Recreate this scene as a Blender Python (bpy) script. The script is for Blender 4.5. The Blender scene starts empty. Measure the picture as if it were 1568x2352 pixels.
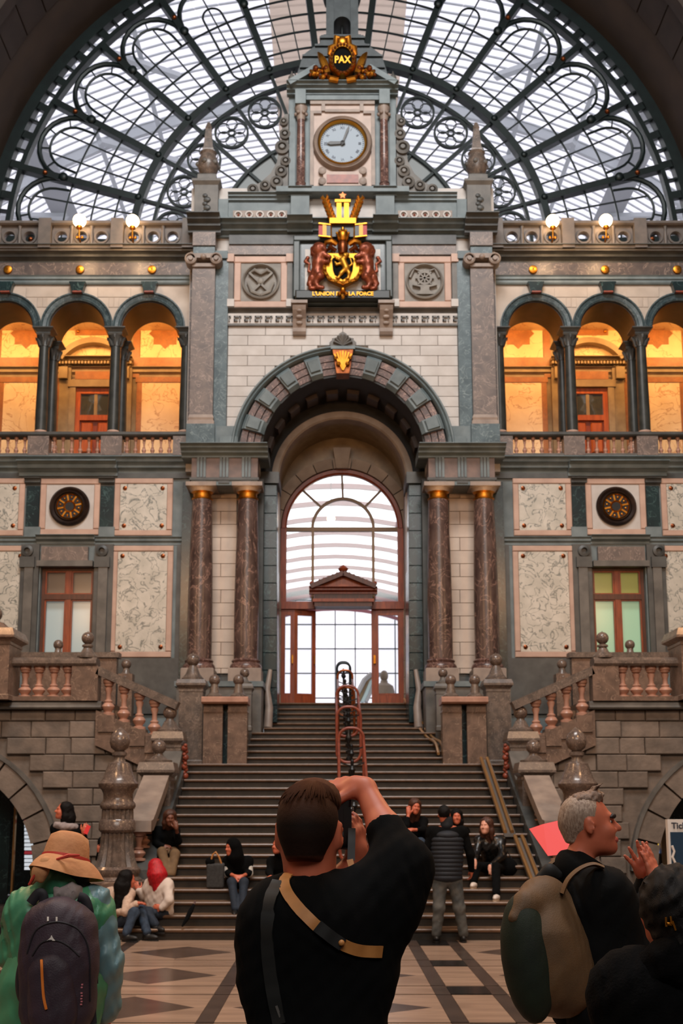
import bpy, bmesh, math, random
import numpy as np
from math import sin, cos, tan, atan, atan2, radians, degrees, pi, sqrt, hypot
from mathutils import Vector, Matrix
random.seed(7)
SC = bpy.context.scene
COL = SC.collection

# ---------------------------------------------------------------- camera
TH = atan((1860 - 1397) / 2700); F = 2700; PX = 764; PY = 1397; H = 1.72; CX = -.225
cam_d = bpy.data.cameras.new('camera'); cam = bpy.data.objects.new('camera', cam_d); COL.objects.link(cam)
cam.location = (CX, 0, H); cam.rotation_euler = (pi / 2 + TH, 0, 0)
cam_d.sensor_fit = 'VERTICAL'; cam_d.sensor_height = 36; cam_d.sensor_width = 24
cam_d.lens = F / 2352 * 36; cam_d.shift_x = (784 - PX) / 2352; cam_d.shift_y = (PY - 1176) / 2352
cam_d.clip_start = .05; cam_d.clip_end = 500
cam_d.dof.use_dof = True; cam_d.dof.focus_distance = 3.6; cam_d.dof.aperture_fstop = 9.0
SC.camera = cam

# ---------------------------------------------------------------- sky, exposure
SC.view_settings.view_transform = 'Standard'; SC.view_settings.look = 'None'
SC.view_settings.gamma = 1; SC.view_settings.use_curve_mapping = False
SC.view_settings.exposure = 0.0
wd = bpy.data.worlds.new('sky'); SC.world = wd; wd.use_nodes = True
bg = wd.node_tree.nodes['Background']; bg.inputs[0].default_value = (.97, .96, 1.0, 1); bg.inputs[1].default_value = 2.3
SC.cycles.max_bounces = 6; SC.cycles.diffuse_bounces = 3; SC.cycles.glossy_bounces = 3; SC.cycles.transparent_max_bounces = 12; SC.cycles.caustics_reflective = False; SC.cycles.caustics_refractive = False

def lamp(name, kind, loc, energy, col, size=.3, rot=None, sizey=None, spot=None):
    d = bpy.data.lights.new(name, kind); d.energy = energy; d.color = col
    if kind == 'AREA':
        d.size = size
        if sizey: d.shape = 'RECTANGLE'; d.size_y = sizey
    else: d.shadow_soft_size = size
    if spot: d.spot_size = spot; d.spot_blend = .6
    o = bpy.data.objects.new(name, d); COL.objects.link(o); o.location = loc
    if rot: o.rotation_euler = rot
    return o
WARM = (1, .55, .27)
# daylight of the hall: the fan window opposite and the dome over the crossing
lamp('opposite_window_light', 'AREA', (0, -14.5, 19), 2600, (1, .95, .90), 16, (radians(80), 0, 0), 9)
lamp('dome_light', 'AREA', (0, 8.5, 25.0), 4000, (1, .97, .95), 10, (radians(36), 0, 0), 6)
# the hall's own warm lamps: chandeliers over the floor and lamps high on the crossing piers
for sx_ in (-1, 1):
    lamp('hall_chandelier_light', 'POINT', (sx_ * 5.0, 11.0, 9.0), 800, WARM, .5)
    lamp('hall_chandelier_light', 'POINT', (sx_ * 4.5, 5.0, 7.5), 200, WARM, .5)
    lamp('hall_pier_light', 'POINT', (sx_ * 6.8, 19.5, 7.0), 160, WARM, .3)

# ---------------------------------------------------------------- projection helpers (place on a depth plane)
def sz(py, Y): return H + Y * tan(TH + atan((PY - py) / F))
def dep(Y, z): return Y * cos(TH) + (z - H) * sin(TH)
def sx(d, py, Y): return d * dep(Y, sz(py, Y)) / F
def wx(px, py, Y): return CX + (px - PX) * dep(Y, sz(py, Y)) / F
def W(px, py, Y): return Vector((wx(px, py, Y), Y, sz(py, Y)))
def R(s, d0, d1, yt, yb, Y):
    m = (yt + yb) / 2; a = s * sx(d0, m, Y); b = s * sx(d1, m, Y)
    return min(a, b), max(a, b), sz(yb, Y), sz(yt, Y)

# ---------------------------------------------------------------- materials
def lin(c):
    if max(c) > 1.001: c = [x / 255 for x in c]
    return tuple(x / 12.92 if x <= .04045 else ((x + .055) / 1.055) ** 2.4 for x in c[:3]) + (1,)
MAT = {}
def mat(name, col, rough=.5, metal=0, col2=None, scale=5, detail=4, bump=0, bscale=None, vein=None, vscale=2.5, vw=.06, vdist=1.5,
        emit=0, ecol=None, trans=None, spec=.5, stretch=(1, 1, 1), rnd=0, sheen=0, coat=0, bdist=.02):
    m = bpy.data.materials.new(name); m.use_nodes = True; nt = m.node_tree; N = nt.nodes; L = nt.links
    p = N['Principled BSDF']; p.inputs['Roughness'].default_value = rough; p.inputs['Metallic'].default_value = metal
    p.inputs['Specular IOR Level'].default_value = spec
    if sheen: p.inputs['Sheen Weight'].default_value = sheen
    if coat: p.inputs['Coat Weight'].default_value = coat
    p.inputs['Base Color'].default_value = lin(col)
    if emit:
        p.inputs['Emission Color'].default_value = lin(ecol or col); p.inputs['Emission Strength'].default_value = emit
    tc = N.new('ShaderNodeTexCoord'); oi = N.new('ShaderNodeObjectInfo')
    mp = N.new('ShaderNodeMapping'); mp.inputs['Scale'].default_value = stretch
    L.new(tc.outputs['Object'], mp.inputs['Vector'])
    cb = N.new('ShaderNodeMath'); cb.operation = 'MULTIPLY'; cb.inputs[1].default_value = 37.0
    L.new(oi.outputs['Random'], cb.inputs[0]); L.new(cb.outputs[0], mp.inputs['Location'])
    cur = None
    n1 = N.new('ShaderNodeTexNoise'); n1.inputs['Scale'].default_value = scale; n1.inputs['Detail'].default_value = detail
    L.new(mp.outputs[0], n1.inputs['Vector'])
    if col2 is not None:
        rp = N.new('ShaderNodeValToRGB'); rp.color_ramp.elements[0].position = .33; rp.color_ramp.elements[1].position = .67
        rp.color_ramp.elements[0].color = lin(col); rp.color_ramp.elements[1].color = lin(col2)
        L.new(n1.outputs['Fac'], rp.inputs[0]); cur = rp.outputs[0]
    if vein is not None:
        n2 = N.new('ShaderNodeTexNoise'); n2.inputs['Scale'].default_value = vscale; n2.inputs['Detail'].default_value = 5
        n2.inputs['Distortion'].default_value = vdist; L.new(mp.outputs[0], n2.inputs['Vector'])
        r2 = N.new('ShaderNodeValToRGB'); e = r2.color_ramp.elements
        e[0].position = .5 - vw; e[0].color = (0, 0, 0, 1); e[1].position = .5; e[1].color = (1, 1, 1, 1)
        k = e.new(.5 + vw); k.color = (0, 0, 0, 1)
        L.new(n2.outputs['Fac'], r2.inputs[0])
        mx = N.new('ShaderNodeMix'); mx.data_type = 'RGBA'
        L.new(r2.outputs[0], mx.inputs[0])
        if cur: L.new(cur, mx.inputs[6])
        else: mx.inputs[6].default_value = lin(col)
        mx.inputs[7].default_value = lin(vein); cur = mx.outputs[2]
    if rnd:
        hs = N.new('ShaderNodeHueSaturation'); mr = N.new('ShaderNodeMapRange')
        mr.inputs[3].default_value = 1 - rnd; mr.inputs[4].default_value = 1 + rnd
        L.new(oi.outputs['Random'], mr.inputs[0]); L.new(mr.outputs[0], hs.inputs['Value'])
        if cur: L.new(cur, hs.inputs['Color'])
        else: hs.inputs['Color'].default_value = lin(col)
        cur = hs.outputs[0]
    if cur: L.new(cur, p.inputs['Base Color'])
    if bump:
        nb = N.new('ShaderNodeTexNoise'); nb.inputs['Scale'].default_value = bscale or scale * 4; nb.inputs['Detail'].default_value = 3
        L.new(mp.outputs[0], nb.inputs['Vector'])
        b = N.new('ShaderNodeBump'); b.inputs['Strength'].default_value = bump; b.inputs['Distance'].default_value = bdist
        L.new(nb.outputs['Fac'], b.inputs['Height']); L.new(b.outputs[0], p.inputs['Normal'])
    MAT[name] = m; return m
def glass(name, tint, refl=.12, rough=.05):
    m = bpy.data.materials.new(name); m.use_nodes = True; nt = m.node_tree; N = nt.nodes; L = nt.links
    N.remove(N['Principled BSDF']); out = N['Material Output']
    t = N.new('ShaderNodeBsdfTransparent'); t.inputs[0].default_value = (*tint, 1)
    g = N.new('ShaderNodeBsdfGlossy'); g.inputs['Roughness'].default_value = rough; g.inputs[0].default_value = (.8, .8, .8, 1)
    mx = N.new('ShaderNodeMixShader'); mx.inputs[0].default_value = refl
    L.new(t.outputs[0], mx.inputs[1]); L.new(g.outputs[0], mx.inputs[2]); L.new(mx.outputs[0], out.inputs[0])
    MAT[name] = m; return m
def frosted(name, tint, dif, tmix, trans=.5):
    """old dirty roof glass: part see-through, part scattering"""
    m = bpy.data.materials.new(name); m.use_nodes = True; nt = m.node_tree; N = nt.nodes; L = nt.links
    N.remove(N['Principled BSDF']); out = N['Material Output']
    t = N.new('ShaderNodeBsdfTransparent'); t.inputs[0].default_value = (*tint, 1)
    d = N.new('ShaderNodeBsdfTranslucent'); d.inputs[0].default_value = (*dif, 1)
    mx = N.new('ShaderNodeMixShader'); mx.inputs[0].default_value = tmix
    L.new(t.outputs[0], mx.inputs[1]); L.new(d.outputs[0], mx.inputs[2]); L.new(mx.outputs[0], out.inputs[0])
    MAT[name] = m; return m

mat('white_stone', (206, 201, 196), .55, col2=(190, 184, 178), scale=3, bump=.08, rnd=.05)
mat('blue_stone', (118, 131, 134), .5, col2=(92, 106, 110), scale=3, bump=.1, rnd=.06)
mat('grey_stone', (112, 108, 102), .5, col2=(84, 82, 78), scale=3, bump=.12, rnd=.05)
mat('dark_grey_stone', (84, 86, 84), .45, col2=(60, 62, 62), scale=3, bump=.1)
mat('brown_marble', (112, 82, 74), .28, col2=(78, 58, 54), scale=7, vein=(176, 142, 128), vscale=3.5, vw=.02, vdist=2, bump=.02)
mat('pilaster_marble', (124, 110, 102), .4, col2=(100, 90, 86), scale=5, vein=(158, 140, 130), vscale=3, vw=.02, vdist=2)
mat('green_marble', (30, 52, 54), .25, col2=(22, 36, 40), scale=3, vein=(70, 96, 96), vscale=3, vw=.015)
mat('teal_marble', (88, 106, 112), .35, col2=(60, 78, 84), scale=4, vein=(124, 140, 142), vscale=4, vw=.02)
mat('pink_stone', (204, 172, 154), .5, col2=(186, 154, 137), scale=3, rnd=.04)
mat('breccia', (212, 206, 194), .35, col2=(188, 184, 172), scale=3.5, detail=8, vein=(104, 110, 106), vscale=4.2, vw=.028, vdist=.9)
mat('rust_stone', (128, 114, 102), .7, col2=(100, 90, 81), scale=3.5, bump=.35, bscale=14, rnd=.14)
mat('arch_stone', (164, 148, 132), .6, col2=(140, 124, 110), scale=3, bump=.1, rnd=.08)
mat('stair_stone', (128, 106, 92), .24, col2=(100, 84, 74), scale=6, vein=(158, 134, 116), vscale=3, vw=.012, vdist=2, bump=.03)
mat('post_stone', (114, 100, 90), .3, col2=(84, 75, 69), scale=8, vein=(160, 142, 128), vscale=6, vw=.012, vdist=2)
mat('ball_stone', (112, 96, 86), .22, col2=(88, 76, 70), scale=12, vein=(168, 148, 132), vscale=9, vw=.014, vdist=2, coat=.15)
mat('pink_baluster', (190, 146, 126), .35, col2=(164, 122, 104), scale=6, rnd=.05)
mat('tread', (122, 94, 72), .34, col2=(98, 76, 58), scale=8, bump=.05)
mat('riser', (56, 50, 42), .45, col2=(44, 40, 34), scale=8, bump=.05)  # darkened so the risers read as shaded below lit nosings
mat('tile_cream', (176, 148, 126), .22, col2=(152, 126, 107), scale=1.5, bump=.02, rnd=.08, stretch=(1, 4, 1))
mat('tile_dark', (92, 74, 64), .22, col2=(74, 60, 52), scale=3, rnd=.08)
mat('tile_brown', (84, 70, 62), .22, col2=(66, 55, 50), scale=3, rnd=.06)
mat('tile_black', (30, 28, 27), .2, col2=(22, 21, 21), scale=3)
mat('gold', (206, 142, 54), .38, 1, col2=(180, 112, 34), scale=9)
mat('gold_bright', (206, 150, 56), .5, 1)
mat('matte_black', (12, 14, 15), .85, spec=.1)
mat('bronze', (150, 84, 44), .35, .8, col2=(110, 56, 28), scale=9)
mat('copper_paint', (150, 74, 52), .4, col2=(116, 54, 40), scale=9)
mat('iron', (20, 36, 36), .45, .3, col2=(14, 26, 27), scale=4)
mat('iron_grey', (70, 82, 84), .5, .2)
mat('wood', (156, 70, 34), .38, col2=(120, 50, 24), scale=3, stretch=(6, 6, 1), bump=.05)
mat('wood_dark', (88, 42, 26), .4, col2=(66, 32, 20), scale=3, stretch=(6, 6, 1))
mat('wood_olive', (120, 88, 50), .45)
mat('cream_marble', (240, 214, 172), .35, col2=(226, 196, 152), scale=2.5, vein=(196, 150, 108), vscale=1.8, vw=.02, rnd=.03)
mat('tan_marble', (170, 112, 66), .35, col2=(146, 92, 52), scale=5, vein=(140, 96, 60), vscale=4, vw=.03)
mat('olive_stone', (156, 136, 104), .4, col2=(132, 112, 84), scale=4)
mat('arch_brown', (58, 46, 37), .7, col2=(48, 38, 31), scale=1.5, bump=.1)  # dark stone, darkened further for the unlit vault corners
mat('vault_dark', (30, 26, 23), .8, col2=(24, 21, 19), scale=1)  # near-black: the unlit depth of the vault put into its colour
mat('dial', (150, 166, 180), .5)
mat('black', (14, 14, 15), .4)
mat('off_white', (236, 232, 226), .6)
mat('steel', (150, 150, 148), .35, .8)
mat('shed_steel', (196, 200, 204), .5, .1)
mat('shed_band', (170, 172, 176), .6)
mat('shed_red', (150, 92, 96), .6)
glass('pane', (.93, .95, .96), .06)
frosted('shed_glass', (.82, .79, .82), (.7, .7, .7), .25)  # tint dims the sky seen through the roof
mat('dusty_pane', (150, 158, 160), .4)
mat('window_blind_pale', (186, 204, 206), .3, emit=.22, ecol=(170, 200, 205))  # given a glow of its own so the panes look lit from inside
mat('window_top_grey', (130, 112, 98), .3, emit=.06)
mat('green_lit', (150, 190, 160), .4, emit=.45, ecol=(165, 205, 165))  # glows on its own to brighten the right window
mat('lamp_globe', (255, 214, 150), .3, emit=14, ecol=(255, 206, 150))

# ---------------------------------------------------------------- mesh builder
ORG = {}
class MB:
    def __init__(s): s.v = []; s.f = []
    def add(s, vs, fs):
        o = len(s.v); s.v += [tuple(p) for p in vs]; s.f += [tuple(i + o for i in f) for f in fs]; return s
    def box(s, x0, x1, y0, y1, z0, z1):
        x0, x1 = min(x0, x1), max(x0, x1); y0, y1 = min(y0, y1), max(y0, y1); z0, z1 = min(z0, z1), max(z0, z1)
        return s.add([(x0, y0, z0), (x1, y0, z0), (x1, y1, z0), (x0, y1, z0), (x0, y0, z1), (x1, y0, z1), (x1, y1, z1), (x0, y1, z1)],
                     [(0, 3, 2, 1), (4, 5, 6, 7), (0, 1, 5, 4), (1, 2, 6, 5), (2, 3, 7, 6), (3, 0, 4, 7)])
    def cbox(s, x0, x1, y0, y1, z0, z1, c=.02):
        """block whose front (-y) edge is chamfered"""
        x0, x1 = min(x0, x1), max(x0, x1); z0, z1 = min(z0, z1), max(z0, z1)
        v = []
        for y, k in ((y0, c), (y0 + c, 0), (y1, 0)):
            v += [(x0 + k, y, z0 + k), (x1 - k, y, z0 + k), (x1 - k, y, z1 - k), (x0 + k, y, z1 - k)]
        f = [(0, 1, 2, 3), (8, 11, 10, 9)]
        for a in (0, 4):
            for i in range(4): j = (i + 1) % 4; f.append((a + i, a + 4 + i, a + 4 + j, a + j))
        return s.add(v, f)
    def prism(s, pts, y0, y1):
        n = len(pts); v = [(x, y0, z) for x, z in pts] + [(x, y1, z) for x, z in pts]
        return s.add(v, [tuple(range(n)), tuple(range(2 * n - 1, n - 1, -1))] + [(i, i + n, (i + 1) % n + n, (i + 1) % n) for i in range(n)])
    def prismx(s, pts, x0, x1):
        n = len(pts); v = [(x0, y, z) for y, z in pts] + [(x1, y, z) for y, z in pts]
        return s.add(v, [tuple(range(n)), tuple(range(2 * n - 1, n - 1, -1))] + [(i, i + n, (i + 1) % n + n, (i + 1) % n) for i in range(n)])
    def prismz(s, pts, z0, z1):
        n = len(pts); v = [(x, y, z0) for x, y in pts] + [(x, y, z1) for x, y in pts]
        return s.add(v, [tuple(range(n)), tuple(range(2 * n - 1, n - 1, -1))] + [(i, i + n, (i + 1) % n + n, (i + 1) % n) for i in range(n)])
    def lathe(s, prof, n=16, c=(0, 0, 0), rot=0, flute=0, fd=.0, a=(1, 1)):
        v = []; f = []; m = len(prof)
        for (r, z) in prof:
            for i in range(n):
                t = 2 * pi * i / n + rot; rr = r * (1 - fd * (1 if flute and (i % 2) else 0))
                v.append((c[0] + rr * cos(t) * a[0], c[1] + rr * sin(t) * a[1], c[2] + z))
        for k in range(m - 1):
            for i in range(n):
                j = (i + 1) % n; f.append((k * n + i, k * n + j, (k + 1) * n + j, (k + 1) * n + i))
        f.append(tuple(range(n - 1, -1, -1))); f.append(tuple((m - 1) * n + i for i in range(n)))
        return s.add(v, f)
    def sq(s, prof, c): return s.lathe([(r * sqrt(2), z) for r, z in prof], 4, c, pi / 4)
    def ball(s, c, r, nu=14, nv=9, sc=(1, 1, 1)):
        v = [(c[0], c[1], c[2] - r * sc[2])]; f = []
        for k in range(1, nv):
            p = -pi / 2 + pi * k / nv
            for i in range(nu):
                t = 2 * pi * i / nu; v.append((c[0] + r * sc[0] * cos(p) * cos(t), c[1] + r * sc[1] * cos(p) * sin(t), c[2] + r * sc[2] * sin(p)))
        v.append((c[0], c[1], c[2] + r * sc[2])); last = len(v) - 1
        for i in range(nu): f.append((0, 1 + (i + 1) % nu, 1 + i)); f.append((last, last - nu + i, last - nu + (i + 1) % nu))
        for k in range(nv - 2):
            for i in range(nu):
                j = (i + 1) % nu; a = 1 + k * nu; f.append((a + i, a + j, a + nu + j, a + nu + i))
        return s.add(v, f)
    def tube(s, path, r, n=8, closed=False, flat=None):
        P = [Vector(p) for p in path]; m = len(P); rs = r if isinstance(r, (list, tuple)) else [r] * m
        T = []
        for i in range(m):
            a = P[(i - 1) % m] if (closed or i) else P[i]; b = P[(i + 1) % m] if (closed or i < m - 1) else P[i]
            t = (b - a); T.append(t.normalized() if t.length > 1e-9 else Vector((0, 0, 1)))
        up = Vector((0, 0, 1)) if abs(T[0].z) < .9 else Vector((0, 1, 0))
        nrm = (up - T[0] * up.dot(T[0])).normalized(); v = []; f = []
        for i in range(m):
            nrm = (nrm - T[i] * nrm.dot(T[i])); nrm = nrm.normalized() if nrm.length > 1e-6 else T[i].orthogonal().normalized()
            bi = T[i].cross(nrm)
            for k in range(n):
                t = 2 * pi * k / n; fa = flat or 1
                v.append(P[i] + nrm * (rs[i] * cos(t)) + bi * (rs[i] * sin(t) * fa))
        R_ = m if closed else m - 1
        for i in range(R_):
            a = i * n; b = ((i + 1) % m) * n
            for k in range(n): j = (k + 1) % n; f.append((a + k, a + j, b + j, b + k))
        if not closed: f.append(tuple(range(n - 1, -1, -1))); f.append(tuple((m - 1) * n + k for k in range(n)))
        return s.add(v, f)
    def ring(s, cx, cz, r0, r1, y0, y1, a0=0, a1=180, n=24):
        return s.arcs(cx, cz, [(r0, y0), (r1, y0), (r1, y1), (r0, y1)], a0, a1, n)
    def arcs(s, cx, cz, prof, a0=0, a1=180, n=24):
        full = abs(a1 - a0) >= 359.9; m = len(prof); v = []; f = []; N_ = n if full else n + 1
        for i in range(N_):
            t = radians(a0 + (a1 - a0) * i / n)
            for r, y in prof: v.append((cx + r * cos(t), y, cz + r * sin(t)))
        for i in range(n):
            a = i * m; b = ((i + 1) % N_) * m
            for k in range(m): j = (k + 1) % m; f.append((a + k, a + j, b + j, b + k))
        if not full: f.append(tuple(range(m))); f.append(tuple((N_ - 1) * m + k for k in range(m - 1, -1, -1)))
        return s.add(v, f)
    def bar(s, p, q, w, d, up=(0, 1, 0)):
        """rectangular bar from p to q; w in plane, d along up"""
        p, q = Vector(p), Vector(q); t = (q - p).normalized(); u = Vector(up); u = (u - t * u.dot(t)).normalized(); b = t.cross(u)
        v = []
        for o in (p, q):
            for a, c in ((-1, -1), (1, -1), (1, 1), (-1, 1)): v.append(o + b * (a * w / 2) + u * (c * d / 2))
        return s.add(v, [(0, 1, 2, 3), (7, 6, 5, 4), (0, 4, 5, 1), (1, 5, 6, 2), (2, 6, 7, 3), (3, 7, 4, 0)])
    def mesh(s, name, m, smooth=False, org=(0, 0, 0)):
        me = bpy.data.meshes.new(name)
        me.from_pydata([(a - org[0], b - org[1], c - org[2]) for a, b, c in s.v], [], s.f)
        bm = bmesh.new(); bm.from_mesh(me); bmesh.ops.recalc_face_normals(bm, faces=bm.faces); bm.to_mesh(me); bm.free()
        if smooth: me.shade_smooth(); me.set_sharp_from_angle(angle=radians(38 if smooth is True else smooth))
        me.materials.append(MAT[m]); return me
    def build(s, name, m, parent=None, smooth=False, local=False):
        org = (0, 0, 0) if (parent is None or local) else ORG[parent.name]
        o = bpy.data.objects.new(name, s.mesh(name, m, smooth, org)); COL.objects.link(o); o.parent = parent
        ORG[o.name] = org; return o
def thing(name, label=None, cat=None, loc=(0, 0, 0), group=None, kind=None):
    o = bpy.data.objects.new(name, None); COL.objects.link(o); o.location = loc; o.empty_display_size = .2
    ORG[o.name] = tuple(loc); return tag(o, label, cat, group, kind)
def tag(o, label=None, cat=None, group=None, kind=None):
    if label: o['label'] = label
    if cat: o['category'] = cat
    if group: o['group'] = group
    if kind: o['kind'] = kind
    return o
def place(me, name, parent, loc, scale=None, rot=None):
    """an object sharing mesh data, at a world location"""
    o = bpy.data.objects.new(name, me); COL.objects.link(o); o.parent = parent
    g = ORG[parent.name] if parent else (0, 0, 0)
    o.location = (loc[0] - g[0], loc[1] - g[1], loc[2] - g[2])
    if scale: o.scale = scale
    if rot: o.rotation_euler = rot
    ORG[o.name] = tuple(loc); return o
def side(s): return 'left' if s < 0 else 'right'
def cyl_profile(r): return r
BAL = [(.085, 0), (.085, .07), (.05, .09), (.05, .12), (.075, .19), (.085, .25), (.07, .31), (.045, .36), (.055, .38), (.055, .41), (.035, .44), (.032, .60), (.05, .72), (.05, .76), (.035, .78), (.06, .82), (.06, .86), (.075, .9), (.075, 1.0)]
mat('green_top_lit', (150, 150, 70), .4, emit=.3, ecol=(160, 160, 70))
glass('pane_glossy', (.94, .95, .95), .04, .25)
mat('dark_bronze', (58, 42, 34), .35, .4, col2=(40, 30, 26), scale=8)
mat('arcade_white', (194, 182, 170), .55, col2=(178, 166, 154), scale=3, rnd=.05)
mat('teal_dark', (66, 84, 90), .35, col2=(46, 62, 68), scale=4, vein=(104, 120, 124), vscale=4, vw=.02)
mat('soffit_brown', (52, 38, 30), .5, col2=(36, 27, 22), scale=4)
mat('pilaster_dark', (104, 92, 86), .35, col2=(80, 72, 70), scale=5, vein=(150, 132, 120), vscale=3, vw=.02)
mat('parapet_stone', (108, 100, 95), .5, col2=(86, 82, 79), scale=4, rnd=.05)
mat('wood_orange', (190, 96, 40), .35, col2=(160, 76, 30), scale=3, stretch=(6, 6, 1))
mat('mirror_pane', (190, 200, 205), .06, .9)
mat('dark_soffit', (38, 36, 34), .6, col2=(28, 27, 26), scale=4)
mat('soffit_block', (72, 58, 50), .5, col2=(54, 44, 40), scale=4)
mat('relief_stone', (150, 146, 138), .6, col2=(128, 124, 118), scale=4, bump=.05)
mat('pink_grey', (160, 144, 132), .5, col2=(136, 122, 113), scale=4, bump=.06)
mat('brown_frieze', (128, 104, 94), .4, col2=(100, 84, 78), scale=5)
mat('column_marble', (100, 80, 73), .3, col2=(68, 52, 48), scale=4.5, detail=7, vein=(160, 126, 112), vscale=2.6, vw=.018, vdist=2.5, stretch=(1, 1, .6))
mat('loggia_shaft', (60, 62, 58), .35, col2=(42, 45, 43), scale=5)
mat('cream_ashlar', (216, 196, 178), .5, col2=(200, 180, 164), scale=3, rnd=.05)
frosted('ridge_beige', (.72, .64, .57), (.85, .78, .7), .45)  # see-through, so the unlit ridge ceiling looks bright
frosted('gable_glass', (.8, .78, .8), (.5, .5, .5), .1)
mat('tower_stone', (196, 176, 164), .5, col2=(176, 158, 148), scale=4)
mat('slate', (66, 76, 80), .5, col2=(48, 58, 62), scale=5, bump=.1)
mat('dial_mark', (60, 70, 92), .5)
mat('arms_frame', (72, 82, 82), .4, col2=(52, 62, 62), scale=4)
mat('arms_dark', (26, 32, 32), .4)
mat('copper_lion', (150, 78, 50), .38, .5, col2=(110, 52, 32), scale=9)
mat('flag_yellow', (236, 186, 60), .5); mat('flag_red', (178, 44, 36), .5)
mat('scarf_dark', (62, 62, 62), .9, col2=(48, 48, 48), scale=30)
mat('strap_sheen', (26, 28, 28), .55); mat('emblem_red', (200, 120, 130), .6)
mat('coat_fuzzy', (12, 12, 13), .95, col2=(8, 8, 9), scale=40, bump=.5, bscale=120, bdist=.006, spec=.1)
mat('hair_grey_dark', (150, 124, 106), .5, col2=(108, 84, 70), scale=40, stretch=(4, 4, 1), bump=.4, bscale=120, bdist=.004)
mat('sign_blue', (34, 62, 86), .4); mat('sign_ink', (50, 56, 70), .5)
mat('lit_white', (230, 235, 240), .5, emit=.7, ecol=(225, 232, 240)); mat('lit_red', (190, 60, 70), .5, emit=.4); mat('lit_blue', (90, 120, 170), .4, emit=.5, ecol=(110, 140, 190)); mat('lit_yellow', (240, 190, 60), .4, emit=.7)
# ================================================================ FLOOR
fl = thing('floor', kind='structure')
MB().box(-16, 16, -16, 30, -.3, -.012).build('floor_slab', 'tile_black', fl)
ST = [-8, -6.45, -4.95, -4.4, -2.87, -1.275, .82, 1.354, 2.94, 4.4, 4.95, 6.45, 8]; hw = .072
bands = [(16.6, 15.64)] + [(14.15 - 2.04 * i, 13.61 - 2.04 * i) for i in range(5)]
G = .03
for bi in range(len(bands)):
    y1, y0 = bands[bi]
    yb = bands[bi + 1][0] if bi + 1 < len(bands) else y0 - 1.5
    for ci in range(len(ST)):
        X = ST[ci]
        MB().box(X - hw, X + hw, y0 + .004, y1 - .004, -.05, 0).build('stripe_tile', 'tile_brown', fl)
        MB().box(X - hw, X + hw, yb + G, y0 - G, -.05, 0).build('stripe_tile', 'tile_brown', fl)
        if ci == len(ST) - 1: break
        xa, xb = X + hw + .004, ST[ci + 1] - hw - .004; wide = xb - xa > 1
        MB().box(xa, xb, y0 + G, y1 - G, -.05, 0).build('band_tile', 'tile_cream' if wide else 'tile_black', fl)
        ya, yc = yb + G, y0 - G; xm, ym = (xa + xb) / 2, (ya + yc) / 2
        if not wide:
            MB().box(xa, xb, ya, yc, -.05, 0).build('plain_tile', 'tile_cream', fl)
        else:
            dx, dy = (xb - xa) / 2 - .09, (yc - ya) / 2 - .1
            dm = [(xm - dx, ym), (xm, ym - dy), (xm + dx, ym), (xm, ym + dy)]
            MB().prismz(dm, -.05, 0).build('diamond_tile', 'tile_dark', fl)
            co = [(xa, ya), (xb, ya), (xb, yc), (xa, yc)]
            for q in range(4):
                d0, d1 = dm[q], dm[(q + 1) % 4]; c0 = co[q]
                e0 = [(xa, ym), (xm, ya), (xb, ym), (xm, yc)][q]; e1 = [(xa, ym), (xm, ya), (xb, ym), (xm, yc)][(q + 1) % 4]
                MB().prismz([e0, c0, e1, d1, d0], -.05, 0).build('corner_tile', 'tile_cream', fl)

# ================================================================ STAIRCASE
D0 = 16.25
NY = [D0 + .34 * k for k in range(17)] + [22.4, 22.95, 23.5, 24.0, 24.45, 25.2, 25.9, 26.45, 26.95, 27.4, 27.65]
HWD = [4.35] * 4 + [2.85] * 13 + [1.9] * 5 + [1.7] * 6
stair = thing('staircase', 'broad stone staircase of worn dark steps rising to the arched doorway', 'staircase', (0, D0, 0))
for k in range(28):
    z = .15 * (k + 1); y = NY[k]; yn = NY[k + 1] + .03 if k < 27 else 29.6; hwid = HWD[k]
    if k == 16: hwid = 3.1
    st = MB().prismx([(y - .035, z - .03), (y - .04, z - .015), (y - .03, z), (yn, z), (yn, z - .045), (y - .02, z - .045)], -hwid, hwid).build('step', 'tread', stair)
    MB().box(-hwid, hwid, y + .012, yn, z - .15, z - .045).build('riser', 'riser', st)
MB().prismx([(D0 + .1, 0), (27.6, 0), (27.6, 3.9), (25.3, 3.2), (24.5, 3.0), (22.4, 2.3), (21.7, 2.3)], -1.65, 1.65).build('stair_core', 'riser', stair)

# bicycle ramps along the stairs (right hand edge)
def ramp(name, X0, X1, Ya, za, Yb, zb, label, n=2, curve=0):
    t = thing(name, label, 'ramp', (X0, Ya, za))
    for i in range(n):
        o = i * .11
        pa = [(X0 + o + (X1 - X0) * u + curve * sin(pi * u) , Ya + (Yb - Ya) * u, za + .05 + (zb - za) * u + (curve * .8 * sin(2 * pi * u) if curve else 0)) for u in [j / 10 for j in range(11)]]
        MB().tube(pa, .03, 8).build('channel_edge', 'post_brass', t, True)
    v = [(X0 - .02, Ya, za + .02), (X0 + .16, Ya, za + .02), (X1 + .16, Yb, zb + .02), (X1 - .02, Yb, zb + .02)]
    if not curve:
        MB().add(v + [(a, b, c - .05) for a, b, c in v], [(0, 1, 2, 3), (7, 6, 5, 4), (0, 4, 5, 1), (1, 5, 6, 2), (2, 6, 7, 3), (3, 7, 4, 0)]).build('channel_bed', 'steel', t)
mat('post_brass', (196, 150, 96), .3, .7)
ramp('luggage_ramp', 2.5, 2.48, 18.9, 1.33, 21.6, 2.6, 'brass edged luggage ramp along the right edge of the middle steps')
ramp('luggage_ramp', 2.66, 2.62, 16.3, .2, 18.7, 1.27, 'brass edged luggage ramp on the lowest steps beside the right newel')
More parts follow.
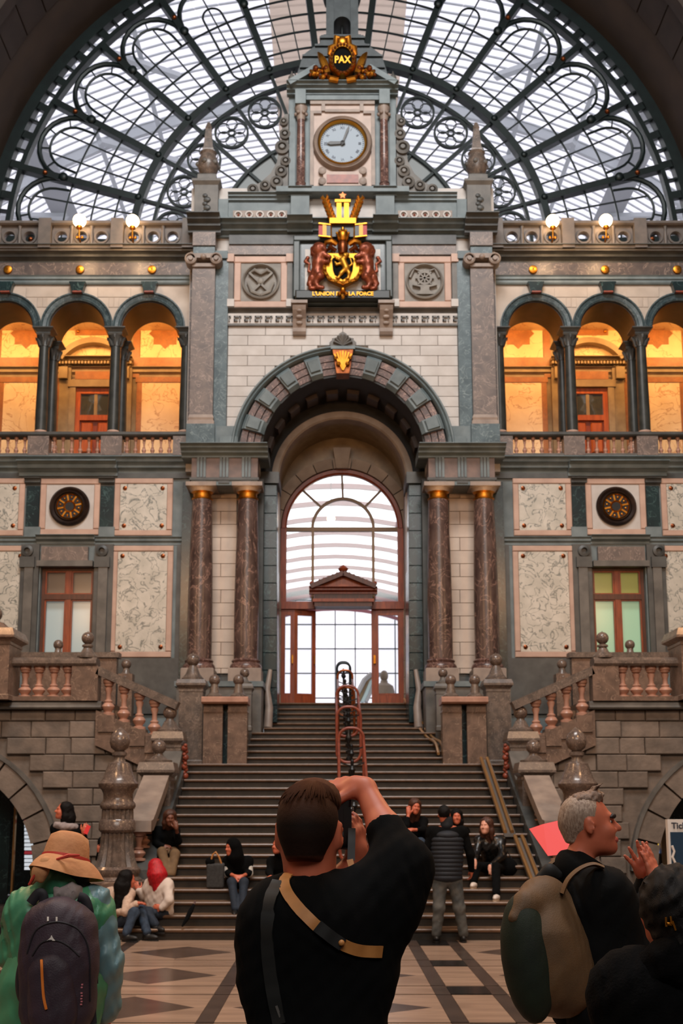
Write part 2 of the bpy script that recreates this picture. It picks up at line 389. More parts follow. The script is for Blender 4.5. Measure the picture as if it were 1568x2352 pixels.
ramp('luggage_ramp', 1.78, 1.62, 22.45, 2.72, 24.9, 3.36, 'curved pale ramp strip beside the short flight above the landing', 2, .07)
ramp('luggage_ramp', 1.58, 1.46, 25.25, 3.5, 27.7, 4.25, 'curved pale ramp strip beside the topmost steps', 2, .05)

# ---------------------------------------------------------------- centre handrails
def hoop(X, Y, z0, z1, w, n=7):
    r = w * .42; P = []
    for cx_, cz_, a0 in ((w / 2 - r, z1 - r, 0), (-w / 2 + r, z1 - r, 90), (-w / 2 + r, z0 + r, 180), (w / 2 - r, z0 + r, 270)):
        for i in range(n): a = radians(a0 + 90 * i / (n - 1)); P.append((X + cx_ + r * cos(a), Y, cz_ + r * sin(a)))
    return P
def handrail(X, Ya, za, Yb, zb, w, label, m):
    t = thing('centre_handrail', label, 'handrail', (X, Ya, za))
    for Y, z in ((Ya, za), (Yb, zb)): MB().tube(hoop(X, Y, z + .03, z + 1.05, w), .026, 8, True).build('hoop', m, t, True)
    for s in (-1, 1):
        MB().tube([(X + s * w / 2, Ya, za + .85), (X + s * w / 2, Yb, zb + .85)], .022, 8).build('rail', m, t, True)
    for i in range(4):
        u = (i + .5) / 4; Y = Ya + (Yb - Ya) * u; z = za + (zb - za) * u
        p = MB().lathe([(.05, 0), (.05, .04), (.02, .06), (.02, .3), (.05, .36), (.06, .42), (.02, .5), (.02, .66), (.06, .72), (.02, .78), (.03, .86), (.0, .9)], 10, (X, Y, z + .01)).build('post', 'black', t, True)
        MB().tube([(X - w / 2, Y, z + .85), (X, Y, z + .78), (X + w / 2, Y, z + .85)], .012, 6).build('bracket', 'black', p, True)
handrail(.1, 17.85, .9, 20.9, 2.1, .44, 'copper toned hoop handrail rising behind the photographer on the lower flight', 'copper_paint')
handrail(.07, 21.75, 2.55, 23.8, 3.15, .44, 'copper toned hoop handrail at the landing above the photographer hand', 'copper_paint')
handrail(.05, 24.1, 3.15, 26.2, 3.75, .33, 'slim hoop handrail on the narrow flight below the doorway', 'bronze')
handrail(.03, 27.3, 4.05, 28.3, 4.2, .31, 'dark green hoop handrail at the very top step before the door', 'iron')

# ================================================================ NEWELS AND POSTS
def ball_post(name, label, X, Y, zb, zc, zcap, zball, rball, half, caph, m='post_stone', cat='post', group=None):
    t = thing(name, label, cat, (X, Y, zb))
    MB().sq([(half * 1.06, zb), (half * 1.06, zb + .08), (half, zb + .1), (half, zc - .06), (half * 1.04, zc - .05), (half * 1.04, zc)], (X, Y, 0)).build('shaft', m, t)
    MB().sq([(half * 1.0, zc), (caph * .86, zc + .03), (caph, zc + .07), (caph, zc + .11), (caph * .9, zcap)], (X, Y, 0)).build('cap', m, t)
    MB().lathe([(half * .95, zcap), (half * .95, zcap + .04), (half * .62, zcap + (zball - rball - zcap) * .45), (half * .42, zball - rball - .03), (rball * .62, zball - rball - .01), (rball * .5, zball - rball * .7)], 14, (X, Y, 0)).build('finial_neck', m, t, True)
    b = MB().lathe([(.001, zball - rball)] + [(rball * cos(radians(a)), zball + rball * sin(radians(a))) for a in range(-70, 85, 14)] + [(rball * .12, zball + rball * 1.02), (.004, zball + rball * 1.16)], 18, (X, Y, 0)).build('ball', 'ball_stone', t, True)
    return t
for s in (-1, 1):
    sd = side(s)
    # P1: the tall round newel at the foot of the stairs
    X, Y = s * 3.36, 17.4; zz = lambda p: sz(p, Y); u = dep(Y, 1.7) / F
    n1 = thing('newel_pillar', f'tall fluted round newel pillar with egg finial at the {sd} foot of the stairs', 'newel pillar', (X, Y, .6))
    MB().sq([(62 * u, .6), (62 * u, .7), (58 * u, .72), (58 * u, zz(2045)), (61 * u, zz(2040)), (61 * u, zz(2032))], (X, Y, 0)).build('plinth', 'stair_stone', n1)
    MB().lathe([(60 * u, zz(2032)), (60 * u, zz(2020)), (52 * u, zz(2012)), (56 * u, zz(2004)), (56 * u, zz(1996)), (49 * u, zz(1990))], 28, (X, Y, 0)).build('base_ring', 'ball_stone', n1, True)
    MB().lathe([(49 * u, zz(1990)), (43 * u, zz(1972)), (38 * u, zz(1945)), (36 * u, zz(1912))], 40, (X, Y, 0), flute=1, fd=.13).build('fluted_shaft', 'post_stone', n1, True)
    MB().lathe([(37 * u, zz(1912)), (42 * u, zz(1906)), (42 * u, zz(1888)), (38 * u, zz(1882))], 28, (X, Y, 0)).build('band', 'ball_stone', n1, True)
    MB().lathe([(37 * u, zz(1882)), (36 * u, zz(1858))], 40, (X, Y, 0), flute=1, fd=.12).build('fluted_drum', 'post_stone', n1, True)
    MB().lathe([(38 * u, zz(1858)), (41 * u, zz(1852)), (40 * u, zz(1846)), (34 * u, zz(1838)), (34 * u, zz(1824)), (38 * u, zz(1815)), (45 * u, zz(1808)), (46 * u, zz(1800)), (40 * u, zz(1793)), (37 * u, zz(1789)), (31 * u, zz(1772)), (26 * u, zz(1758)), (25 * u, zz(1754)), (17 * u, zz(1750))], 28, (X, Y, 0)).build('capital', 'ball_stone', n1, True)
    MB().lathe([(16 * u, zz(1752)), (12 * u, zz(1740)), (17 * u, zz(1735)), (17 * u, zz(1729)), (11 * u, zz(1725))], 20, (X, Y, 0)).build('finial_neck', 'post_stone', n1, True)
    MB().lathe([(10 * u, zz(1726)), (20 * u, zz(1718)), (23.5 * u, zz(1706)), (23 * u, zz(1697)), (18 * u, zz(1685)), (9 * u, zz(1676)), (.004, zz(1670))], 22, (X, Y, 0)).build('egg_finial', 'ball_stone', n1, True)
    # P2 and P3 on the stair balustrade
    u2 = dep(19.9, 2) / F
    ball_post('stair_post', f'square stone post with ball finial part way up the {sd} stair balustrade', s * 3.15, 19.9, 1.3, sz(1785, 19.9), sz(1752, 19.9), sz(1716, 19.9), 17 * u2, 33 * u2, 43 * u2)
    u3 = dep(21.3, 3) / F
    ball_post('stair_post', f'square stone post with ball finial where the {sd} side flight begins', s * 3.17, 21.3, 1.9, sz(1712, 21.3), sz(1682, 21.3), sz(1637, 21.3), 16 * u3, 30 * u3, 37 * u3)
    u4 = dep(22.6, 4) / F
    ball_post('landing_pedestal', f'tall brown pedestal with ball finial on the {sd} of the landing', s * 2.93, 22.6, 2.55, sz(1585, 22.6), sz(1563, 22.6), sz(1516, 22.6), 15 * u4, 27 * u4, 34 * u4)
    # double pedestal beside the narrow flight
    t = thing('double_pedestal', f'pair of joined marble pedestals with two small balls {sd} of the narrow flight', 'pedestal', (s * 2.26, 22.35, 2.55))
    for d in (302, 246):
        x = s * sx(d, 1680, 22.2); hh = sx(22, 1680, 22.2)
        MB().sq([(hh, 2.55), (hh, sz(1640, 22.2)), (hh * 1.06, sz(1636, 22.2)), (hh, sz(1632, 22.2)), (hh, sz(1618, 22.2))], (x, 22.3, 0)).build('pier', 'stair_stone', t)
        zc = sz(1602, 22.3); zb_ = sz(1562, 22.3); r = sx(13, 1562, 22.3)
        nk = MB().lathe([(.16, zc), (.16, zc + .03), (.1, zc + .08), (.075, zb_ - r - .02), (.07, zb_ - r * .7)], 14, (x, 22.3, 0)).build('finial_neck', 'post_stone', t, True)
        MB().ball((x, 22.3, zb_), r, 16, 10).build('ball', 'ball_stone', t, True)
    x0, x1, z0, z1 = R(s, 220, 326, 1602, 1618, 22.2)
    MB().prismx([(22.0, z0), (21.96, z0 + .03), (21.96, z1 - .03), (22.0, z1), (22.6, z1), (22.6, z0)], x0, x1).build('top_slab', 'pink_baluster', t)
    MB().box(s * sx(262, 1680, 22.2), s * sx(286, 1680, 22.2), 22.35, 22.5, 2.55, z0).build('dark_joint', 'green_marble', t)
    # small rear post
    u7 = dep(24.3, 4) / F
    ball_post('rear_post', f'small dark post with ball behind the double pedestal on the {sd}', s * sx(228, 1580, 24.0), 24.0, 3.3, sz(1590, 24), sz(1572, 24), sz(1546, 24), 11 * u7, 17 * u7, 21 * u7, 'grey_stone')
    # cheek wall with sloped coping between the newel and P3
    t = thing(f'wall_{sd}_stair_cheek', kind='structure')
    xi, xo = s * 2.86, s * 3.34
    MB().prismx([(17.62, 0), (17.62, .85), (19.6, 1.75), (21.1, 2.45), (22.3, 2.55), (22.3, 0)], xi, xo).build('cheek', 'dark_grey_stone', t)
    MB().prismx([(20.2, 1.9), (20.2, 2.15), (21.05, 2.75), (21.05, 2.2)], s * 2.9, s * 3.25).build('upper_cheek', 'grey_stone', t)
    hr = thing('stair_coping', f'pale sloped stone coping between newel and post on the {sd} of the stairs', 'balustrade', (s * 3.13, 17.8, 1.0))
    MB().prismx([(17.75, 1.40), (18.0, 1.42), (18.2, 1.50), (19.55, 2.10), (19.55, 2.28), (18.2, 1.68), (17.95, 1.58), (17.75, 1.56)], s * 2.92, s * 3.34).build('coping', 'pink_grey', hr)  # coping coloured paler than the posts for light on its top
    for i, Yb in enumerate((17.9, 18.3, 18.75, 19.2)):
        zb = .85 + (Yb - 17.62) * .44; zt = 1.42 + max(Yb - 18.0, 0) * .44
        me = MB().lathe([(r * 1.25, z * (zt - zb)) for r, z in BAL], 14).mesh('baluster', 'pink_baluster', True)
        place(me, 'baluster', hr, (s * 3.12, Yb, zb))
    # carved swag on the inner face of P3
    sw = thing('carved_swag', f'reddish carved fruit swag hanging on the inner face of the {sd} stair post', 'carving', (s * 2.88, 21.0, 2.4))
    for i in range(12):
        z = sz(1712 + i * 7, 21.0); MB().ball((s * (2.84 + .02 * (i % 2)), 21.0 + .03 * ((i * 7) % 3), z), .035 + .012 * ((i * 5) % 3), 8, 6).build('fruit', 'copper_paint', sw, True)

# ================================================================ SIDE FLIGHTS, RUSTICATED WALLS, ARCHES
YW = 21.3
balm = MB().lathe([(r * 1.4, z * .6) for r, z in BAL], 14).mesh('baluster', 'pink_baluster', True)
for s in (-1, 1):
    sd = side(s)
    w = thing(f'wall_{sd}_rusticated', kind='structure')
    ac = 7.4; R0 = 1.9; zc = .66; zL = sz(1630, YW)
    # backing wall with arched opening
    top = [(3.3, 2.35), (3.3, 2.75), (4.45, sz(1640, YW)), (4.45, zL), (10.5, zL), (10.5, 0), (ac + R0, 0), (ac + R0, zc)]
    arc = [(ac + R0 * cos(radians(a)), zc + R0 * sin(radians(a))) for a in range(10, 180, 10)]
    poly = top + arc + [(ac - R0, zc), (ac - R0, 0), (3.3, 0)]
    MB().prism([(s * a, b) for a, b in poly], YW + .05, YW + .6).build('backing', 'rust_stone', w)
    rnd_ = random.Random(3)
    z = 0; row = 0
    while z < zL - .05:
        h = .3; z1 = min(z + h, zL); x = 3.36 + (.0 if row % 2 else -.0); k = row
        while x < 9.2:
            bw = (.46, .70, .54, .62)[k % 4] * (1 if x > 3.4 else (.6 if row % 2 else 1)); k += 1
            x2 = x + bw - .008
            mid = ((x + x2) / 2, (z + z1) / 2)
            limit = 2.75 + (min(x2, 4.45) - 3.3) * .68 if x2 < 4.6 else zL + .01
            far = max(hypot(px_ - ac, pz_ - zc) for px_, pz_ in ((x, z), (x2, z), (x, z1), (x2, z1)))
            near = min(hypot(min(max(ac, x), x2) - ac, max(min(z1, max(zc, z)) - zc, 0)), 99) if z1 > zc else (0 if abs(mid[0] - ac) < R0 + .45 + bw / 2 else 9)
            if z1 <= limit and near > R0 + .42:
                MB().cbox(s * x, s * x2, YW - .0 - .045 * rnd_.random(), YW + .06, z + .006, z1 - .004, .016).build('stone_block', 'rust_stone', w)
            x += bw
        z += h; row += 1
    for i in range(13):
        a0 = 180 / 13 * i + .5; a1 = 180 / 13 * (i + 1) - .5
        MB().ring(s * ac, zc, R0 - .02, R0 + .4, YW - .07, YW + .5, a0, a1, 4).build('voussoir', 'rust_stone', w)
    MB().ring(s * ac, zc, R0 + .4, R0 + .46, YW - .1, YW + .1, 0, 180, 30).build('arch_moulding', 'grey_stone', w)
    # passage behind the arch
    pz = thing(f'wall_{sd}_passage', kind='structure')
    MB().box(s * 5.2, s * 10.4, 24.9, 25.1, 0, 3.2).build('passage_back', 'green_marble', pz)
    MB().box(s * 5.2, s * 10.4, 16.6, 25.1, -.2, -.01).build('passage_floor', 'tile_brown', pz)
    MB().box(s * 5.15, s * 5.3, 21.9, 25.0, 0, 3.2).build('passage_side', 'green_marble', pz)
    # ledge
    lg = thing(f'trim_{sd}_ledge', kind='structure')
    MB().prismx([(YW - .14, zL), (YW - .16, zL + .03), (YW - .12, zL + .07), (YW - .12, zL + .12), (YW - .06, zL + .15), (YW + .7, zL + .15), (YW + .7, zL)], s * 4.4, s * 10.5).build('ledge', 'grey_stone', lg)
    zF = zL + .15
    MB().box(s * 4.45, s * 10.5, YW + .5, 25.6, zF - .3, zF).build('landing_slab', 'grey_stone', lg)
    # side flight steps
    sf = thing('side_flight', f'short stone flight climbing outward on the {sd} of the landing', 'staircase', (s * 3.3, 22.2, 2.55))
    for i in range(7):
        MB().box(s * (3.3 + .165 * i), s * (4.5 if i < 6 else 4.6), YW + .1, 23.2, 2.4, 2.55 + (zF - 2.55) * (i + 1) / 7).build('step', 'tread', sf)
    # balustrade on the ledge
    b = thing('landing_balustrade', f'stone balustrade with pink balusters on the {sd} side landing', 'balustrade', (s * 5.3, YW, zF))
    z0, z1 = sz(1535, YW), sz(1512, YW)
    MB().prismx([(YW - .16, z0 + .03), (YW - .19, z0 + .07), (YW - .19, z1 - .06), (YW - .13, z1), (YW + .13, z1), (YW + .19, z1 - .06), (YW + .16, z0 + .03)], s * 4.5, s * 6.2).build('rail', 'post_stone', b)
    MB().box(s * 4.56, s * 6.1, YW - .14, YW + .14, zF, zF + .08).build('bottom_rail', 'stair_stone', b)
    x0, x1 = s * sx(564, 1560, YW), s * sx(624, 1560, YW)
    MB().box(x0, x1, YW - .15, YW + .17, zF, z0 + .03).build('pier', 'stair_stone', b)
    for d in (637, 669, 703, 735):
        place(balm, 'baluster', b, (s * sx(d, 1575, YW), YW, zF + .06), (1, 1, (z0 + .03 - zF - .06) / .6))
    xm = (x0 + x1) / 2
    MB().lathe([(.19, z1), (.19, z1 + .03), (.11, z1 + .12), (.07, z1 + .2), (.1, z1 + .21), (.1, z1 + .24), (.06, z1 + .26)], 14, (xm, YW, 0)).build('finial_neck', 'post_stone', b, True)
    MB().lathe([(.001, z1 + .24)] + [(.115 * cos(radians(a)), sz(1466, YW) + .115 * sin(radians(a))) for a in range(-70, 85, 14)] + [(.004, sz(1466, YW) + .135)], 18, (xm, YW, 0)).build('ball', 'ball_stone', b, True)
    # big outer pier
    ball_post('outer_pier', f'broad brown pier with ball finial at the outer {sd} end of the side balustrade', s * 6.42, YW, zF, sz(1480, YW), sz(1450, YW), sz(1411, YW), .13, .40, .5, 'stair_stone', 'pier')
    # sloped balustrade of the side flight
    sb = thing('sloped_balustrade', f'sloping stone handrail with pink balusters on the {sd} side flight', 'balustrade', (s * 3.6, YW, 2.6))
    pa, pb = Vector((s * sx(384, 1620, YW), YW, sz(1622, YW))), Vector((s * sx(566, 1540, YW), YW, sz(1541, YW)))
    MB().bar(pa, pb, .15, .3).build('sloped_rail', 'post_stone', sb)
    MB().prism([(pa.x, pa.z - 1.35), (pa.x, pa.z - .72), (pb.x, pb.z - .72), (pb.x, pb.z - 1.35)], YW - .12, YW + .14).build('sloped_base', 'stair_stone', sb)
    for i, d in enumerate((437, 472, 508, 544)):
        x = s * sx(d, 1620, YW); u_ = (x - pa.x) / (pb.x - pa.x); zt = pa.z + (pb.z - pa.z) * u_ - .07; zb = zt - .66
        place(balm, 'baluster', sb, (x, YW, zb), (1, 1, .66 / .6))
        MB().box(x - .142, x + .142, YW - .15, YW + .15, zb - .3, zb).build('stepped_base', 'stair_stone', sb)
    # rear balustrade
    rb = thing('rear_balustrade', f'plain rear parapet with two small balls behind the {sd} side flight', 'balustrade', (s * 5.5, 23.2, zF))
    x0, x1, z0, z1 = R(s, 514, 740, 1500, 1512, 23.2)
    MB().box(x0, x1, 23.05, 23.35, z0, z1).build('rail', 'post_stone', rb)
    MB().box(x0 + .05, x1 - .05, 23.1, 23.3, zF - .6, z0).build('parapet', 'stair_stone', rb)
    for d, yb in ((656, 1481), (500, 1526)):
        x = s * sx(d, yb, 23.2); zb = sz(yb, 23.2); r = sx(11.5, yb, 23.2)
        MB().lathe([(r * 1.5, zb - r - .16), (r * 1.3, zb - r - .12), (r * .7, zb - r - .04), (r * .6, zb - r * .6)], 12, (x, 23.2, 0)).build('finial_neck', 'post_stone', rb, True)
        MB().ball((x, 23.2, zb), r, 14, 9).build('ball', 'ball_stone', rb, True)
    x = s * sx(500, 1560, 23.2); MB().box(x - .14, x + .14, 23.06, 23.34, 2.5, sz(1526, 23.2) - .2).build('end_post', 'stair_stone', rb)
# ================================================================ FACADE, SIDE BAYS
FY = 25.5
def rbox(mb, s, d0, d1, yt, yb, Y, fr, bk=.1):
    x0, x1, z0, z1 = R(s, d0, d1, yt, yb, Y); return mb.box(x0, x1, Y - fr, Y + bk, z0, z1)
def part(p, name, m, s, d0, d1, yt, yb, Y, fr, bk=.1):
    return rbox(MB(), s, d0, d1, yt, yb, Y, fr, bk).build(name, m, p)
studm = MB().lathe([(.05, 0), (.05, .012), (.03, .02), (.025, .035), (.004, .045)], 10).mesh('stud', 'bronze', True)
def marble_panel(p, s, d0, d1, yt, yb, Y, f=14, inner='breccia', studs=True):
    x0, x1, z0, z1 = R(s, d0, d1, yt, yb, Y); g = sx(f, (yt + yb) / 2, Y)
    a = MB().box(x0 + g, x1 - g, Y - .035, Y + .05, z0 + g, z1 - g).build('marble_panel', inner, p)
    for q in ((x0, x1, z0, z0 + g), (x0, x1, z1 - g, z1), (x0, x0 + g, z0 + g, z1 - g), (x1 - g, x1, z0 + g, z1 - g)):
        MB().cbox(q[0] + .004, q[1] - .004, Y - .06, Y + .05, q[2] + .004, q[3] - .004, .015).build('panel_frame', 'pink_stone', p)
    if studs:
        for xx in (x0 + g + .1, x1 - g - .1):
            for zz_ in (z0 + g + .1, z1 - g - .1): place(studm, 'stud', p, (xx, Y - .035, zz_), rot=(pi / 2, 0, 0))
def cornice(p, name, m, x0, x1, Y, z0, z1, out, n=3):
    """stepped, curved cornice profile growing outwards to the top"""
    pr = [(Y + .1, z0)]
    for i in range(n):
        a = i / n; b = (i + 1) / n
        pr += [(Y - out * (a * .9 + .1), z0 + (z1 - z0) * a), (Y - out * (a * .9 + .1), z0 + (z1 - z0) * (a + .55 / n)), (Y - out * (a * .9 + .1 + .5 / n), z0 + (z1 - z0) * (b - .12 / n))]
    pr += [(Y - out, z1 - (z1 - z0) * .06), (Y - out, z1), (Y + .1, z1)]
    return MB().prismx(pr, min(x0, x1), max(x0, x1)).build(name, m, p)
for s in (-1, 1):
    sd = side(s)
    w = thing(f'wall_{sd}_lower', kind='structure')
    zt, zb = sz(1100, FY), 2.0
    xA, xB, xC, xD = [s * sx(d, 1400, FY) for d in (345, 574, 698, 1020)]
    MB().box(xA, xB, FY, FY + .6, zb, zt).build('backing', 'blue_stone', w)
    MB().box(xC, xD, FY, FY + .6, zb, zt).build('backing', 'blue_stone', w)
    MB().box(xB, xC, FY, FY + .6, sz(1301, FY), zt).build('backing', 'blue_stone', w)
    MB().box(xB, xC, FY, FY + .6, zb, sz(1530, FY)).build('backing', 'dark_grey_stone', w)
    for d0, d1 in ((387, 525), (727, 865)): marble_panel(w, s, d0 + 3, d1, 1099, 1232, FY)
    for d0, d1 in ((391, 533), (720, 862)): marble_panel(w, s, d0, d1, 1254, 1511, FY)
    part(w, 'dado', 'dark_grey_stone', s, 345, 540, 1512, 1640, FY, .07)
    for d0, d1 in ((345, 383),): part(w, 'strip_pilaster', 'dark_grey_stone', s, d0, d1, 1252, 1512, FY, .05)
    # string course with breaks forward over the window
    x0, x1, z0, z1 = R(s, 345, 1010, 1234, 1252, FY)
    cornice(w, 'string_course', 'blue_stone', x0, x1, FY, z0, z1, .1, 2)
    x0, x1, z0, z1 = R(s, 568, 702, 1232, 1250, FY)
    cornice(w, 'window_cornice', 'blue_stone', x0, x1, FY - .02, z0, z1, .2, 2)
    for d in (541, 711):
        part(w, 'green_pilaster', 'green_marble', s, d - 15, d + 15, 1118, 1212, FY, .06)
        part(w, 'pilaster_base', 'blue_stone', s, d - 18, d + 18, 1212, 1234, FY, .09)
        x0, x1, z0, z1 = R(s, d - 18, d + 18, 1100, 1120, FY)
        cornice(w, 'pilaster_capital', 'dark_grey_stone', x0, x1, FY, z0, z1, .16, 2)
    # medallion square
    x0, x1, z0, z1 = R(s, 557, 695, 1100, 1230, FY)
    xm, zm = (x0 + x1) / 2, (z0 + z1) / 2 ; g = .14
    MB().box(x0 + g, x1 - g, FY - .03, FY + .05, z0 + g, z1 - g).build('medallion_ground', 'white_stone', w)
    for q in ((x0, x1, z0, z0 + g), (x0, x1, z1 - g, z1), (x0, x0 + g, z0 + g, z1 - g), (x1 - g, x1, z0 + g, z1 - g)):
        MB().cbox(q[0] + .004, q[1] - .004, FY - .06, FY + .05, q[2] + .004, q[3] - .004, .015).build('panel_frame', 'pink_stone', w)
    rd = thing('round_grille', f'dark round grille with gilded spoked ring above the {sd} window', 'grille', (xm, FY - .05, zm))
    rr = sx(46, 1164, FY)
    MB().arcs(xm, zm, [(rr, FY - .03), (rr, FY - .09), (rr * .9, FY - .14), (rr * .78, FY - .10), (rr * .72, FY - .13), (rr * .68, FY - .03)], 0, 360, 40).build('rim', 'dark_bronze' if 'dark_bronze' in MAT else 'wood_dark', rd, True)
    MB().lathe([(rr * .7, 0), (rr * .7, .02)], 30, (0, 0, 0)).build('disc', 'black', rd, False, True).rotation_euler = (pi / 2, 0, 0)
    MB().arcs(xm, zm, [(rr * .68, FY - .07), (rr * .62, FY - .1), (rr * .58, FY - .07)], 0, 360, 36).build('gilt_ring', 'gold', rd, True)
    MB().arcs(xm, zm, [(rr * .34, FY - .06), (rr * .28, FY - .1), (rr * .2, FY - .06)], 0, 360, 24).build('gilt_ring', 'gold', rd, True)
    for i in range(8):
        a = pi / 4 * i + .2
        MB().bar((xm + rr * .3 * cos(a), FY - .07, zm + rr * .3 * sin(a)), (xm + rr * .6 * cos(a), FY - .07, zm + rr * .6 * sin(a)), .035, .03).build('spoke', 'gold', rd)
        MB().ball((xm + rr * .47 * cos(a + .39), FY - .07, zm + rr * .47 * sin(a + .39)), .03, 8, 6).build('petal', 'gold', rd, True)
    # ---- window
    wi = thing(f'window_{1 if s < 0 else 2}', kind='structure')
    x0, x1, z0, z1 = R(s, 574, 698, 1301, 1512, FY); fw = .07
    # stone surround
    for q in ((529, 572), (700, 742)):
        part(wi, 'jamb', 'dark_grey_stone', s, q[0], q[1], 1252, 1530, FY, .1)
        part(wi, 'jamb_moulding', 'grey_stone', s, q[0] + 12, q[1] - 10, 1300, 1530, FY, .16)
        part(wi, 'ear', 'dark_grey_stone', s, q[0] + 4, q[1] - 4, 1282, 1306, FY, .18)
        cx_, cz_ = s * sx((q[0] + q[1]) / 2, 1268, FY), sz(1268, FY)
        MB().arcs(cx_, cz_, [(.13, FY - .05), (.13, FY - .16), (.07, FY - .18), (.05, FY - .05)], 0, 360, 16).build('scroll', 'dark_grey_stone', wi, True)
    part(wi, 'lintel', 'grey_stone', s, 572, 700, 1290, 1303, FY, .14)
    part(wi, 'frieze', 'pilaster_marble', s, 583, 690, 1258, 1290, FY, .12)
    part(wi, 'sill', 'dark_grey_stone', s, 545, 728, 1512, 1524, FY, .2)
    yw = FY + .22
    for a, b, c, d in ((x0, x0 + fw, z0, z1), (x1 - fw, x1, z0, z1), (x0 + fw, x1 - fw, z1 - fw, z1), (x0 + fw, x1 - fw, z0, z0 + fw)):
        MB().box(a, b, yw - .06, yw + .06, c, d).build('frame_member', 'wood_dark', wi)
    xm, zm = (x0 + x1) / 2, sz(1368, FY)
    MB().box(xm - .06, xm + .06, yw - .07, yw + .06, z0 + fw, z1 - fw).build('mullion', 'wood', wi)
    MB().box(x0 + fw, x1 - fw, yw - .08, yw + .06, zm - .06, zm + .06).build('transom', 'wood_dark', wi)
    for a, b in ((x0 + fw, xm - .06), (xm + .06, x1 - fw)):
        for c, d, up in ((z0 + fw, zm - .06, 0), (zm + .06, z1 - fw, 1)):
            m_ = ('window_top_grey' if up else 'window_blind_pale') if s < 0 else ('green_top_lit' if up else 'green_lit')
            pn = MB().box(a, b, yw - .005, yw + .005, c, d).build('pane', 'pane_glossy', wi)
            MB().box(a, b, yw + .1, yw + .11, c, d).build('blind', m_, wi)  # self-glowing sheet behind each pane
            for e, f in ((a, a + .03), (b - .03, b)): MB().box(e, f, yw - .04, yw + .04, c, d).build('sash', 'wood', wi)
            for e, f in ((c, c + .03), (d - .03, d)): MB().box(a + .03, b - .03, yw - .04, yw + .04, e, f).build('sash', 'wood', wi)
mat_pending = None
# ================================================================ GALLERY (LOGGIA)
ZG = sz(1054, FY)            # gallery floor level
colcap = None
def loggia_column(s, d, Y, label, m='loggia_shaft'):
    X = s * sx(d, 880, FY); t = thing('loggia_column', label, 'column', (X, Y, ZG))
    z0, zsp = sz(995, FY), sz(753, FY); r0, r1 = .135, .115
    MB().sq([(.2, ZG), (.2, z0 - .18)], (X, Y, 0)).build('pedestal', 'pilaster_marble', t)
    MB().lathe([(.19, z0 - .18), (.19, z0 - .1), (.17, z0 - .08), (.18, z0 - .04), (.18, z0), (.15, z0 + .03), (.16, z0 + .06), (r0, z0 + .09)], 20, (X, Y, 0)).build('base', 'pink_stone', t, True)
    zc = zsp - .42
    MB().lathe([(r0, z0 + .09), (r0 * 1.02, z0 + .5), (r1, zc)], 20, (X, Y, 0)).build('shaft', m, t, True)
    MB().lathe([(r1 * 1.1, zc), (r1 * 1.1, zc + .03), (r1, zc + .05), (r1 * 1.1, zc + .16), (r1 * 1.6, zc + .25)], 16, (X, Y, 0)).build('capital_bell', 'dark_grey_stone', t, True)
    for i in range(8):
        a = pi / 4 * i; rr = r1 * (1.25 if i % 2 else 1.35); zz_ = zc + (.1 if i % 2 else .18)
        MB().tube([(X + r1 * cos(a), Y + r1 * sin(a), zc + .02), (X + rr * cos(a), Y + rr * sin(a), zz_), (X + rr * 1.35 * cos(a), Y + rr * 1.35 * sin(a), zz_ + .05), (X + rr * 1.3 * cos(a), Y + rr * 1.3 * sin(a), zz_ - .01)], [.03, .04, .03, .01], 6).build('leaf', 'dark_grey_stone', t, True)
    MB().sq([(.15, zc + .25), (.17, zc + .29), (.15, zc + .32), (.2, zc + .37), (.24, zc + .40), (.24, zsp)], (X, Y, 0)).build('impost', 'dark_grey_stone', t)
holed_cache = {}
def holed(mb, cx, cz, w, h, r, y0, y1, n=20):
    """rectangular slab w x h with a round hole"""
    out = []; inn = []
    for i in range(n):
        a = 2 * pi * i / n; c, s_ = cos(a), sin(a); k = min(w / 2 / abs(c) if abs(c) > 1e-6 else 9, h / 2 / abs(s_) if abs(s_) > 1e-6 else 9)
        out.append((cx + c * k, cz + s_ * k)); inn.append((cx + r * c, cz + r * s_))
    v = []
    for y in (y0, y1): v += [(x, y, z) for x, z in out] + [(x, y, z) for x, z in inn]
    f = []
    for i in range(n):
        j = (i + 1) % n; f += [(i, j, n + j, n + i), (2 * n + i, 3 * n + i, 3 * n + j, 2 * n + j), (n + i, n + j, 3 * n + j, 3 * n + i), (i, 2 * n + i, 2 * n + j, j)]
    return mb.add(v, f)
gbal = MB().lathe([(r * .62, z * .46) for r, z in BAL], 12).mesh('baluster', 'pink_baluster', True)
AC = [444, 609, 774, 939]; CC = [362, 526, 692, 857]
